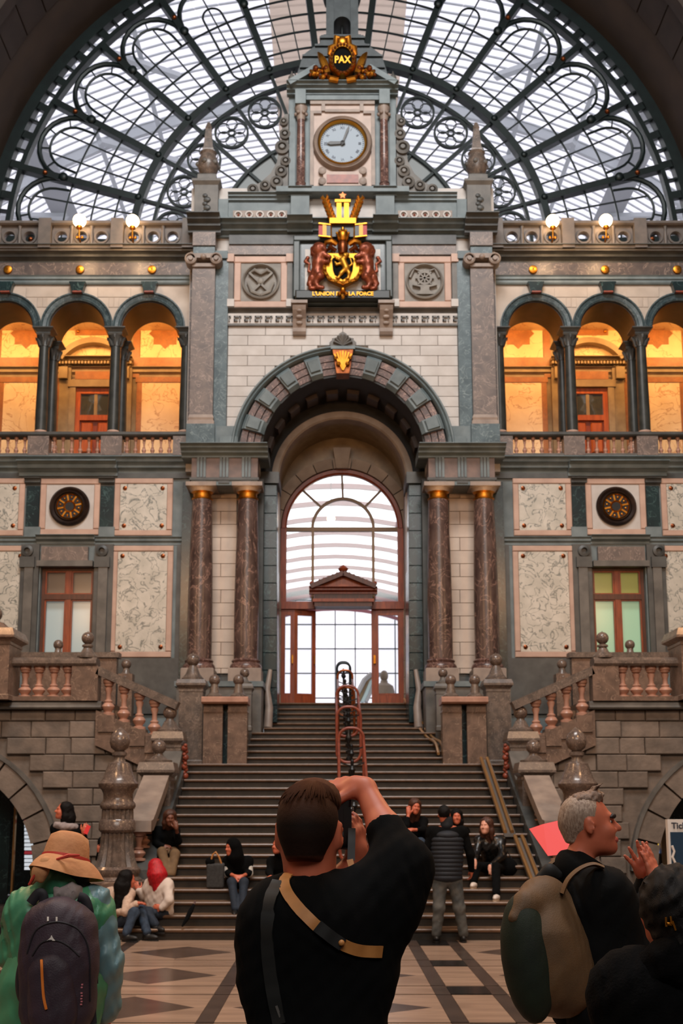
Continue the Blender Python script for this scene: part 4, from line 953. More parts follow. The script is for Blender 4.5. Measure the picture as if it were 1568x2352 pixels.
    for q in range(5): MB().ball((xm + .05 * (q % 2) - .025, Yc - hw_ - .01, z0_ + .25 + q * .1), .07 if q in (1, 3) else .05, 8, 6, (1.2, .6, 1)).build('carving', 'dark_grey_stone', vs, True)
    zp = z1_ + .36
    zu0, zu1 = sz(402, CY), sz(350, CY); ru = sx(25, 375, CY)
    MB().lathe([(ru * .55, zp - .02), (ru * .4, zp + .05), (ru * .5, zu0 - .04), (ru * .8, zu0 + .06), (ru, zu0 + .22), (ru * .95, zu0 + .34), (ru * .7, zu1 - .06), (ru * .8, zu1), (ru * .5, zu1 + .03)], 18, (xm, Yc, 0)).build('urn', 'post_stone', vs, True)
    for q in range(6): a = pi / 3 * q + .3; MB().ball((xm + ru * .95 * cos(a), Yc + ru * .95 * sin(a), zu0 + .26), .06, 8, 6).build('garland', 'grey_stone', vs, True)
    MB().sq([(ru * .5, zu1 + .02), (ru * .5, zu1 + .08), (ru * .42, zu1 + .1), (ru * .26, sz(296, CY)), (ru * .3, sz(294, CY)), (ru * .12, sz(280, CY))], (xm, Yc, 0)).build('obelisk', 'post_stone', vs)
# ================================================================ PAIRED COLUMNS BELOW
for s in (-1, 1):
    sd = side(s)
    en = thing('entablature_block', f'heavy entablature block with triglyphs over the {sd} pair of columns', 'entablature', (s * 2.65, 24.9, sz(1115, 24.9)))
    EY = 24.75
    x0_, x1_, z0_, z1_ = R(s, 196, 348, 1050, 1100, EY)
    MB().box(x0_, x1_, EY, CY + .4, z0_, z1_).build('frieze', 'brown_frieze', en)
    MB().box(x0_ + .0, x1_, EY - .03, CY + .4, sz(1115, EY), z0_ - .04).build('architrave', 'blue_stone', en)
    MB().box(x0_ - .03, x1_ + .03, EY - .06, CY + .4, z0_ - .04, z0_ + .02).build('taenia', 'dark_grey_stone', en)
    cornice(en, 'cornice', 'blue_stone', s * sx(172, 1035, EY), s * sx(370, 1035, EY), EY, sz(1052, EY), sz(1029, EY), .42, 3)
    MB().box(s * sx(172, 1035, EY), s * sx(370, 1035, EY), EY, CY + .4, sz(1050, EY), sz(1030, EY)).build('cornice_core', 'blue_stone', en)
    for d in (222, 273, 325):
        xx = s * sx(d, 1078, EY); tg = None
        for q in (-1, 0, 1): MB().box(xx + q * .07 - .025, xx + q * .07 + .025, EY - .05, EY, z0_ + .03, z1_ - .01).build('triglyph_bar', 'blue_stone', en)
        MB().box(xx - .12, xx + .12, EY - .05, EY, z0_ - .11, z0_ - .05).build('regula', 'dark_grey_stone', en)
    for d, nm in ((221, 'inner'), (327, 'outer')):
        X = s * sx(d, 1330, 25.0); Y = 25.0; u = dep(Y, 6.5) / F
        co = thing('marble_column', f'dark red marble column, {nm} one of the pair {sd} of the doorway', 'column', (X, Y, sz(1555, Y)))
        z = lambda p: sz(p, Y)
        MB().sq([(37 * u, z(1575)), (37 * u, z(1540)), (35 * u, z(1538))], (X, Y, 0)).build('plinth', 'pink_grey', co)
        MB().lathe([(36 * u, z(1540)), (37 * u, z(1534)), (35 * u, z(1528)), (31 * u, z(1524)), (33 * u, z(1519)), (29 * u, z(1515))], 30, (X, Y, 0)).build('base', 'brown_marble', co, True)
        MB().lathe([(28 * u, z(1515)), (28.5 * u, z(1400)), (27 * u, z(1300)), (24.5 * u, z(1200)), (23 * u, z(1150))], 32, (X, Y, 0)).build('shaft', 'column_marble', co, True)
        MB().lathe([(23 * u, z(1150)), (25 * u, z(1148)), (24 * u, z(1146)), (21 * u, z(1144)), (21 * u, z(1136)), (26 * u, z(1132))], 30, (X, Y, 0)).build('gilt_neck', 'gold', co, True)
        MB().lathe([(26 * u, z(1132)), (30 * u, z(1126)), (32 * u, z(1122))], 30, (X, Y, 0)).build('echinus', 'pink_grey', co, True)
        MB().sq([(35 * u, z(1124)), (35 * u, z(1115))], (X, Y, 0)).build('abacus', 'pink_grey', co)
        lamp('capital_light', 'SPOT', (X, Y - .45, z(1162)), 5, (1, .6, .3), .05, (radians(155), 0, 0), spot=radians(80))
    w = thing(f'wall_{sd}_column_bay', kind='structure')
    x0_, x1_, z0_, z1_ = R(s, 184, 352, 1100, 1560, FY)
    MB().box(x0_, x1_, FY, FY + .5, 2.5, z1_).build('backing', 'dark_grey_stone', w)
    part(w, 'outer_strip', 'green_marble', s, 340, 372, 1110, 1620, FY - .05, .1, .3)
    # pale ashlar strip between the columns
    yy = 1116; k = 0
    while yy < 1545:
        x0_, x1_, z0_, z1_ = R(s, 243, 305, yy, min(yy + 30, 1548), FY)
        if k % 2: MB().cbox(x0_ + .004, x1_ - .004, FY - .06, FY + .02, z0_ + .004, z1_ - .004, .006).build('ashlar_block', 'cream_ashlar', w)
        else:
            xm = x0_ + (x1_ - x0_) * .4
            for a, b in ((x0_, xm), (xm, x1_)): MB().cbox(a + .004, b - .004, FY - .06, FY + .02, z0_ + .004, z1_ - .004, .006).build('ashlar_block', 'cream_ashlar', w)
        yy += 30; k += 1
    # common pedestal of the pair
    MB().box(s * 1.72, s * 3.5, 24.55, FY, 2.5, sz(1572, 25)).build('pedestal', 'grey_stone', w)
    MB().box(s * 1.68, s * 3.54, 24.5, FY, sz(1582, 25), sz(1570, 25)).build('pedestal_cap', 'blue_stone', w)
    # green pier beside the passage, built of courses
    yy = 1100
    while yy < 1640:
        x0_, x1_, z0_, z1_ = R(s, 151, 187, yy, yy + 40, 25.85)
        MB().cbox(x0_, x1_, 25.8, 26.9, z0_ + .003, z1_ - .003, .008).build('pier_course', 'green_marble', w); yy += 40
    x0_, x1_, z0_, z1_ = R(s, 146, 192, 1096, 1112, 25.8); MB().box(x0_, x1_, 25.7, 26.9, z0_, z1_ + .1).build('impost', 'dark_grey_stone', w)
    # curved pale plinth at the foot of the pier
    MB().tube([(s * 1.62, 25.3, 3.45), (s * 1.6, 25.4, 3.9), (s * 1.66, 25.6, 4.3), (s * 1.6, 25.75, 4.75)], [.1, .09, .07, .05], 10).build('curved_stop', 'pink_grey', w, True)
# ================================================================ ENTRANCE PASSAGE AND DOOR
DY = 28.0
zD = sz(1214, DY); rD = sx(140, 1214, DY); zF0 = 4.2
pw = thing('wall_back_passage', kind='structure')
zi = sz(1112, 27.0); ri0, ri1 = sx(143, 1112, 27), sx(160, 1112, 27)
def arch_wall(mb, xo, zt, r, zc, zb, y0, y1):
    poly = [(-xo, zb), (-xo, zt), (xo, zt), (xo, zb), (r, zb), (r, zc)] + [(r * cos(radians(a)), zc + r * sin(radians(a))) for a in range(6, 180, 6)] + [(-r, zc), (-r, zb)]
    return mb.prism(poly, y0, y1)
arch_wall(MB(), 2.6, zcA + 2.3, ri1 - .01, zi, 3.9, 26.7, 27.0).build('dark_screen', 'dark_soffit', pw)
MB().arcs(0, zi, [(ri0, 26.95), (ri0, 26.6), (ri0 + .04, 26.56), (ri1, 26.56), (ri1, 26.95)], 0, 180, 40).build('inner_arch_band', 'arch_stone', pw, True)
for s in (-1, 1): MB().box(s * ri0, s * (ri0 + .06), 26.5, 26.95, 4.1, zi).build('pale_edge', 'cream_ashlar', pw)
MB().arcs(0, zi, [(ri0 + .02, 26.9), (ri0 + .02, 28.2), (ri0 + .2, 28.2), (ri0 + .2, 26.9)], 0, 180, 30).build('inner_vault', 'olive_stone', pw, True)
for s in (-1, 1): MB().box(s * (ri0 + .02), s * (ri0 + .3), 26.9, 28.2, 4.0, zi).build('inner_side', 'arch_stone', pw)
arch_wall(MB(), 2.4, zi + 2.0, rD - .02, zD, 4.0, 28.1, 28.5).build('tympanum_wall', 'olive_stone', pw)
for i in range(11):
    a0 = 180 / 11 * i + .4; a1 = 180 / 11 * (i + 1) - .4
    MB().ring(0, zD, rD, rD + .26, 27.85, 28.15, a0, a1, 4).build('voussoir', 'arch_stone', pw)
MB().prism([(-.14, zD + rD - .02), (.14, zD + rD - .02), (.22, zD + rD + .5), (-.22, zD + rD + .5)], 27.78, 28.1).build('keystone', 'arch_stone', pw)
for s in (-1, 1):
    yy = 1215
    while yy < 1600:
        x0, x1, z0, z1 = R(s, 141, 156, yy, yy + 38, DY); MB().cbox(x0, x1 + (0 if s < 0 else 0), 27.9, 28.15, z0 + .004, z1 - .004, .01).build('jamb_block', 'arch_stone', pw); yy += 38

dr = thing('door_3', kind='structure')
MB().arcs(0, zD, [(rD - .14, DY + .08), (rD - .14, DY - .04), (rD - .1, DY - .08), (rD - .02, DY - .08), (rD, DY - .02), (rD, DY + .08)], 0, 180, 48).build('arched_frame', 'wood', dr, True)
for s in (-1, 1): MB().box(s * (rD - .14), s * rD, DY - .06, DY + .08, sz(1385, DY), zD).build('frame_stile', 'wood', dr)
xi = rD - .14
def bar(px0, px1, y0, y1, m='wood_olive', nm='glazing_bar', f=.05):
    a, b = wx(px0, (y0 + y1) / 2, DY), wx(px1, (y0 + y1) / 2, DY); MB().box(a, b, DY - f, DY + .05, sz(y1, DY), sz(y0, DY)).build(nm, m, dr)
bar(655, 921, 1212, 1221, nm='transom'); bar(715, 721, 1221, 1385); bar(854, 860, 1221, 1385)
xc0 = wx(787.5, 1300, DY); r2 = sx(70, 1212, DY)
MB().arcs(xc0, zD, [(r2 - .035, DY + .04), (r2 - .035, DY - .04), (r2 + .035, DY - .04), (r2 + .035, DY + .04)], 0, 180, 28).build('fanlight_arc', 'wood_olive', dr)
for a in (45, 90, 135):
    MB().bar((xc0 + r2 * cos(radians(a)), DY, zD + r2 * sin(radians(a))), (xi * cos(radians(a)) * 1.0, DY, zD + xi * sin(radians(a))), .05, .07).build('fanlight_ray', 'wood_olive', dr)
# panes
zt = sz(1385, DY)
for a, b in ((-xi, wx(715, 1300, DY)), (wx(721, 1300, DY), wx(854, 1300, DY)), (wx(860, 1300, DY), xi)):
    MB().box(a, b, DY + .0, DY + .008, zt, sz(1221, DY)).build('pane', 'pane', dr)
for a0, a1 in ((0, 45), (45, 90), (90, 135), (135, 180)):
    MB().ring(0, zD, r2 + .02, xi, DY, DY + .008, a0, a1, 10).build('pane', 'pane', dr)
MB().prism([(xc0 + r2 * cos(radians(a)), zD + r2 * sin(radians(a))) for a in range(0, 181, 15)], DY, DY + .008).build('pane', 'pane', dr)
bar(645, 932, 1383, 1400, 'wood', 'door_head', .1)
# leaves
def leaf(name, px0, px1, ang, hinge_left, st=.12, glz=True):
    a, b = wx(px0, 1500, DY), wx(px1, 1500, DY); wdt = b - a; z0, z1 = zF0 + .02, sz(1400, DY)
    t = MB()
    lf = thing('leaf_root') if 0 else None
    hx = a if hinge_left else b
    grp = bpy.data.objects.new(name, MB().box(0, wdt if hinge_left else -wdt, -.03, .03, z0, z0 + .2).mesh(name, 'wood')); COL.objects.link(grp)
    grp.parent = dr; grp.location = (hx, DY, 0); grp.rotation_euler = (0, 0, ang); ORG[grp.name] = (0, 0, 0); sg = 1 if hinge_left else -1
    for p, q, c, d in ((0, st, z0, z1), (wdt - st, wdt, z0, z1), (st, wdt - st, z1 - .14, z1), (st, wdt - st, z0 + .2, z0 + .24)):
        MB().box(sg * p, sg * q, -.035, .035, c, d).build('door_stile', 'wood', grp, False, True)
    MB().box(sg * st, sg * (wdt - st), -.004, .004, z0 + .24, z1 - .14).build('pane', 'pane', grp, False, True)
    MB().box(sg * (wdt - st * .6), sg * (wdt - st * .3), -.1, -.035, z0 + .95, z0 + 1.15).build('handle', 'gold', grp, False, True)
leaf('door_leaf', 645, 676, 0, True, .1); leaf('door_leaf', 674, 726, radians(18), True, .09)
leaf('door_leaf', 853, 930, radians(-4), False, .17)
# pediment over the door
pd = thing('door_pediment', 'carved wooden pediment with ball finial above the open doors', 'pediment', (xc0, 27.7, sz(1392, 27.7)))
PYY = 27.65; z = lambda p: sz(p, PYY); u = sx(1, 1370, PYY)
MB().box(xc0 - 66 * u, xc0 + 66 * u, PYY - .1, DY, z(1394), z(1364)).build('frieze', 'wood_dark', pd)
MB().box(xc0 - 70 * u, xc0 + 70 * u, PYY - .14, DY, z(1384), z(1377)).build('fascia', 'wood', pd)
cornice(pd, 'cornice', 'wood', xc0 - 78 * u, xc0 + 78 * u, PYY - .1, z(1366), z(1352), .22, 2)
MB().prism([(xc0 - 62 * u, z(1353)), (xc0 + 62 * u, z(1353)), (xc0, z(1326))], PYY - .16, DY).build('tympanum', 'wood_orange', pd)
for s in (-1, 1):
    MB().bar((xc0 + s * 74 * u, PYY - .15, z(1352)), (xc0, PYY - .15, z(1322)), .11, .4).build('raking_cornice', 'wood_dark', pd)
    MB().ball((xc0 + s * 72 * u, PYY - .2, z(1344)), .06, 8, 6).build('acroterion', 'wood', pd, True)
    for q in range(5): MB().ball((xc0 + s * (14 + 10 * q) * u, PYY - .25, z(1322 + 4.1 * q)), .035, 8, 6).build('crocket', 'wood', pd, True)
MB().lathe([(.12, z(1326)), (.12, z(1320)), (.06, z(1317)), (.11, z(1312)), (.12, z(1308)), (.07, z(1303)), (.01, z(1299))], 14, (xc0, PYY - .1, 0)).build('finial', 'wood', pd, True)
# hanging lamp seen through the fanlight
lt = thing('hanging_globe', 'glowing round lamp hanging behind the glass of the fanlight', 'lamp', (0, 31, 0)); p = W(760, 1191, 31.0)
MB().ball(p, .11, 16, 10).build('globe', 'lamp_globe', lt, True); MB().tube([p, p + Vector((0, 0, 12))], .012, 6).build('cord', 'black', lt)
# curved glass escalator canopy beyond the doors
es = thing('escalator_canopy', 'pale slanting escalator canopy seen through the open doors', 'escalator', W(820, 1604, 31.5))
for i, m_ in enumerate(('shed_steel', 'olive_stone', 'window_blind_pale', 'shed_steel')):
    MB().tube([W(812 + 9 * i, 1612, 31.5 + .1 * i), W(822 + 9 * i, 1590, 31.6 + .1 * i), W(836 + 7 * i, 1562, 31.7 + .1 * i), W(852 + 6 * i, 1548, 31.8 + .1 * i)], .07, 8).build('canopy_rib', m_, es, True)
bs = thing('stone_bust', 'pale stone bust seen through the glass of the right door leaf', 'statue', W(882, 1600, 31.3))
b0 = W(882, 1580, 31.3); MB().lathe([(.3, -.5), (.28, -.1), (.24, .05), (.1, .14), (.09, .2)], 14, b0).build('torso', 'arch_stone', bs, True); MB().ball(b0 + Vector((0, 0, .32)), .13, 12, 9, (.85, 1, 1.15)).build('head', 'arch_stone', bs, True)
MB().box(b0.x - .3, b0.x + .3, 31.0, 31.6, 4.2, b0.z - .48).build('plinth', 'arch_stone', bs)

# ================================================================ GREAT FAN WINDOW
WY = 28.9; K = dep(WY, 17) / dep(28.5, 17); CZ = sz(0, WY) - (sz(0, 28.5) - 15.95) * K
fw_ = thing('window_3', kind='structure')
RR = lambda r: r * K
def pt(r, a, y=WY): return (RR(r) * cos(radians(a)), y, CZ + RR(r) * sin(radians(a)))
SP = [90 + 6.75 + 13.5 * k for k in range(-7, 7)]
def ringw(r0, r1, y0, y1, m='iron', a0=-2, a1=182, nm='ring_beam', n=72): MB().arcs(0, CZ, [(RR(r0), WY + y0), (RR(r1), WY + y0), (RR(r1), WY + y1), (RR(r0), WY + y1)], a0, a1, n).build(nm, m, fw_)
ringw(8.66, 8.78, -.12, .12); ringw(9.02, 9.3, -.15, .12); ringw(5.36, 5.54, -.16, .12); ringw(4.92, 5.0, -.08, .08); ringw(3.28, 3.36, -.1, .08)
for a in SP:
    if -1 < a < 181:
        MB().bar(pt(5.4, a), pt(8.75, a), .17, .26).build('main_spoke', 'iron', fw_); MB().bar(pt(2.0, a), pt(5.4, a), .075, .14).build('inner_spoke', 'iron', fw_)
        for rr in (7.55, 5.5):
            p = pt(rr, a, WY - .16); MB().ball(p, .13 if rr > 6 else .09, 10, 7, (1, .6, 1)).build('cast_knot', 'iron', fw_, True)
        MB().ball(pt(8.05, a, WY - .14), .07, 8, 6).build('cast_leaf', 'bronze', fw_, True)
# cells of the outer ring
n = 64
for i in range(n):
    a = 182 / n * i - 1
    MB().bar(pt(8.76, a), pt(9.05, a), .05 if i % 2 else .2, .16).build('ring_tie', 'iron', fw_)
ringw(8.78, 9.02, .04, .05, 'pane', -1, 181, 'ring_glass')
def loop(cr, half, r_in, a, rad, nm, ends=True, m='iron'):
    """round headed loop: semicircle of radius half centred at radius cr on the sector axis, legs down to r_in"""
    ax = Vector((cos(radians(a)), 0, sin(radians(a)))); tx = Vector((-sin(radians(a)), 0, cos(radians(a)))); o = Vector((0, WY - .03, CZ))
    P = []
    if r_in is not None: P.append(o + ax * RR(r_in) + tx * RR(half * (.75 if ends else 1)))
    for i in range(13): t = -pi / 2 + pi * i / 12; P.append(o + ax * RR(cr + half * cos(t)) - tx * RR(half * sin(t)))
    if r_in is not None: P.append(o + ax * RR(r_in) - tx * RR(half * (.75 if ends else 1)))
    return MB().tube(P, rad, 8).build(nm, m, fw_, True)
def capsule(r0, r1, half, a, rad):
    ax = Vector((cos(radians(a)), 0, sin(radians(a)))); tx = Vector((-sin(radians(a)), 0, cos(radians(a)))); o = Vector((0, WY - .03, CZ)); P = []
    for i in range(11): t = -pi / 2 + pi * i / 10; P.append(o + ax * RR(r1 + half * cos(t)) - tx * RR(half * sin(t)))
    for i in range(11): t = pi / 2 + pi * i / 10; P.append(o + ax * RR(r0 + half * cos(t)) - tx * RR(half * sin(t)))
    MB().tube(P, rad, 6, True).build('capsule_bar', 'iron', fw_, True)
for k in range(-6, 7):
    a = 90 + 13.5 * k; ak = abs(k); hs = 6.75
    # radial and cross glazing bars
    for q in ((-1 / 3, 1 / 3) if ak != 2 else (-.3, .3)):
        top = 8.7 if ak <= 1 else 8.17
        if ak == 2: continue
        MB().bar(pt(5.5, a + q * hs), pt(top, a + q * hs), .03, .05).build('glazing_bar', 'iron', fw_)
    for rr in ((5.95, 6.45, 6.95, 7.45, 7.95, 8.4) if ak <= 1 else (6.0, 6.6, 7.3)):
        MB().arcs(0, CZ, [(RR(rr) - .018, WY - .03), (RR(rr) + .018, WY - .03), (RR(rr) + .018, WY + .02), (RR(rr) - .018, WY + .02)], a - hs, a + hs, 6).build('glazing_bar', 'iron', fw_)
    if ak >= 3:
        loop(7.66, .88, 7.3, a, .07, 'petal_frame', False); loop(7.66, .6, 7.3, a, .035, 'petal_inner', False)
        for q in (-60, -20, 20, 60):
            t = radians(q); ax = Vector((cos(radians(a)), 0, sin(radians(a)))); tx = Vector((-sin(radians(a)), 0, cos(radians(a)))); o = Vector((0, WY, CZ))
            MB().bar(o + ax * RR(7.66 + .6 * cos(t)) + tx * RR(.6 * sin(t)), o + ax * RR(7.66 + .88 * cos(t)) + tx * RR(.88 * sin(t)), .03, .05).build('petal_tie', 'iron', fw_)
    if ak == 2:
        capsule(5.85, 7.6, .27, a, .03); loop(7.7, .86, 7.3, a, .07, 'petal_frame', False)
        for q in (0,): MB().bar(pt(5.5, a), pt(8.4, a), .03, .05).build('glazing_bar', 'iron', fw_)
    # panes
    if ak <= 5 or True:
        for r0, r1 in ((5.5, 6.5), (6.5, 7.5), (7.5, 8.7)):
            for q in range(3):
                a0 = a - hs + q * hs * 2 / 3
                MB().arcs(0, CZ, [(RR(r0), WY + .015), (RR(r1), WY + .015), (RR(r1), WY + .02), (RR(r0), WY + .02)], a0 + .12, a0 + hs * 2 / 3 - .12, 3).build('pane', 'pane', fw_)
        MB().arcs(0, CZ, [(RR(3.36), WY + .015), (RR(5.4), WY + .015), (RR(5.4), WY + .02), (RR(3.36), WY + .02)], a - hs + .15, a + hs - .15, 4).build('pane', 'pane', fw_)
        MB().arcs(0, CZ, [(RR(.5), WY + .015), (RR(3.3), WY + .015), (RR(3.3), WY + .02), (RR(.5), WY + .02)], a - hs + .15, a + hs - .15, 3).build('pane', 'dusty_pane', fw_)
        MB().bar(pt(3.3, a), pt(4.05, a), .03, .05).build('glazing_bar', 'iron', fw_); MB().bar(pt(5.0, a), pt(5.4, a), .03, .05).build('glazing_bar', 'iron', fw_)
    # rosettes
    if ak >= 2:
        c = pt(4.46, a); r = RR(.43)
        MB().arcs(c[0], c[2], [(r * .94, WY - .06), (r * 1.06, WY - .06), (r * 1.06, WY + .04), (r * .94, WY + .04)], 0, 360, 28).build('rosette_rim', 'iron', fw_)
        MB().arcs(c[0], c[2], [(r * .15, WY - .04), (r * .22, WY - .04), (r * .22, WY + .03), (r * .15, WY + .03)], 0, 360, 12).build('rosette_eye', 'iron', fw_)
        for q in range(6):
            b = pi / 3 * q + .5; px_, pz_ = c[0] + r * .57 * cos(b), c[2] + r * .57 * sin(b)
            MB().arcs(px_, pz_, [(r * .32, WY - .03), (r * .36, WY - .03), (r * .36, WY + .01), (r * .32, WY + .01)], 0, 360, 14).build('rosette_petal', 'iron', fw_)
# ================================================================ TRAIN SHED BEYOND
sh = thing('ceiling_train_shed', kind='structure')
SR, SZc = 30.0, 8.0
ribm = MB().arcs(0, 0, [(SR - .1, 0), (SR - .1, .09), (SR - .04, .09), (SR - .04, 0)], 4, 176, 44).mesh('roof_rib', 'shed_steel')
for i in range(120):
    place(ribm, 'roof_rib', sh, (0, 32 + .62 * i, SZc))
bigm = MB().arcs(0, 0, [(SR - .6, 0), (SR - .6, .25), (SR - .1, .25), (SR - .1, 0)], 2, 178, 44).mesh('main_rib', 'shed_steel')
for i in range(8): place(bigm, 'main_rib', sh, (0, 36 + 9.5 * i, SZc))
for a in list(range(12, 74, 6)) + list(range(108, 170, 6)):
    w_ = 2.6 if a in (42, 138) else 1.3 if a in (24, 156, 60, 120) else .22
    ar = radians(a); p = Vector(((SR - .6) * cos(ar), 30, SZc + (SR - .6) * sin(ar)))
    MB().bar(p, p + Vector((0, 80, 0)), w_, .15, (cos(ar), 0, sin(ar))).build('purlin', 'shed_band' if w_ > 1 else 'shed_steel', sh)
MB().arcs(0, SZc, [(SR - .9, 30), (SR - .9, 110), (SR - .7, 110), (SR - .7, 30)], 84, 96, 8).build('ridge_ceiling', 'ridge_beige', sh)
for s in (-1, 1):
    for i in range(9):
        for a in (18, 33, 51, 66):
            a1, a2 = radians(90 - s * (90 - a)), radians(90 - s * (90 - a - 9)); y = 38 + 8 * i
            MB().bar(((SR - .8) * cos(a1), y, SZc + (SR - .8) * sin(a1)), ((SR - .8) * cos(a2), y + 5, SZc + (SR - .8) * sin(a2)), .28, .28, (0, 1, 0)).build('brace', 'shed_steel', sh)
MB().arcs(0, SZc, [(SR, 29.5), (SR, 112), (SR + .03, 112), (SR + .03, 29.5)], 0, 180, 48).build('roof_glass', 'shed_glass', sh)
for s in (-1, 1): MB().box(s * 29.9, s * 30.2, 29.5, 112, 4, SZc + .5).build('shed_side', 'shed_band', sh)
MB().box(-30, 30, 28.6, 112, 3.9, 4.19).build('shed_floor', 'shed_band', sh)
# lower reddish arched trusses, seen through the doorway
redm = MB().arcs(0, 0, [(17.4, 0), (17.4, .3), (17.66, .3), (17.66, 0)], 20, 160, 36).mesh('red_truss', 'shed_red')
for i in range(18): place(redm, 'red_truss', sh, (0, 40 + 3.6 * i, 1.5))
# far glazed gable
gb = thing('window_4', kind='structure')
MB().prism([(24 * cos(radians(a)), -2 + 24 * sin(radians(a))) for a in range(5, 176, 10)], 108, 108.05).build('gable_glass', 'gable_glass', gb)
MB().ring(0, -2, 23.3, 24.3, 107.5, 108.4, 5, 175, 40).build('gable_arch', 'iron_grey', gb)
for i in range(-12, 13): MB().box(i * 1.85 - .05, i * 1.85 + .05, 107.8, 108, 4, sqrt(max(23.5 ** 2 - (i * 1.85) ** 2, 1)) - 2).build('mullion', 'iron_grey', gb)
for i in range(8): MB().box(-21, 21, 107.8, 108, 5 + 1.9 * i * 1.2 - .05, 5 + 1.9 * i * 1.2 + .05).build('transom', 'iron_grey', gb)
# ================================================================ GREAT ARCH VAULT OF THE HALL
va = thing('ceiling_vault', kind='structure')
RV = RR(9.3)
MB().arcs(0, CZ, [(RV, 28.95), (RV + .5, 28.95), (RV + .5, 27.2), (RV + .12, 27.2), (RV + .06, 27.5), (RV, 27.6)], -8, 188, 72).build('inner_rib', 'arch_brown', va, True)
for i in range(40):
    a = -6 + 192 / 40 * i
    MB().arcs(0, CZ, [(RV + .10, 26.0), (RV + .10, 27.2), (RV + .5, 27.2), (RV + .5, 26.0)], a + .12, a + 192 / 40 - .12, 3).build('vault_block', 'arch_brown', va)
MB().arcs(0, CZ, [(RV + .16, 25.4), (RV + .02, 25.5), (RV + .02, 25.9), (RV + .16, 26.0), (RV + .5, 26.0), (RV + .5, 25.4)], -8, 188, 72).build('middle_rib', 'arch_brown', va, True)
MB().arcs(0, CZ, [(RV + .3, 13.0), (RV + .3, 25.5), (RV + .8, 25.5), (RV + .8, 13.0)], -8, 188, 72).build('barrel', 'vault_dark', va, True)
for s in (-1, 1):
    w = thing(f'wall_{side(s)}', kind='structure')
    MB().box(s * (RV + .3), s * (RV + .8), 13, 29, 0, CZ + .2).build('pier_wall', 'grey_stone', w)
    MB().box(s * (RV + .1), s * (RV + .5), 24, 29, sz(578, FY) - .2, CZ + .5).build('window_cheek', 'arch_brown', w)
# hall ceiling in front, with the dome opening
hc = thing('ceiling', kind='structure')
zc_ = CZ + RV + 1.2
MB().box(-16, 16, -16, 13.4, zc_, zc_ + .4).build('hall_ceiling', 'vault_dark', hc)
w = thing('wall_front', kind='structure'); MB().box(-16, 16, -16.4, -16, 0, zc_).build('hall_wall', 'arch_stone', w)
for s in (-1, 1):
    w = thing(f'wall_{side(s)}_hall', kind='structure'); MB().box(s * 16, s * 16.4, -16, 13.4, 0, zc_).build('hall_wall', 'arch_stone', w)
    MB().box(s * (RV + .3), s * 16, 13, 13.4, 0, zc_).build('hall_pier', 'arch_stone', w)
MB().arcs(0, CZ, [(RV + .3, 13.0), (RV + .3, 13.4), (RV + 8, 13.4), (RV + 8, 13.0)], 0, 180, 40).build('arch_face', 'vault_dark', va)
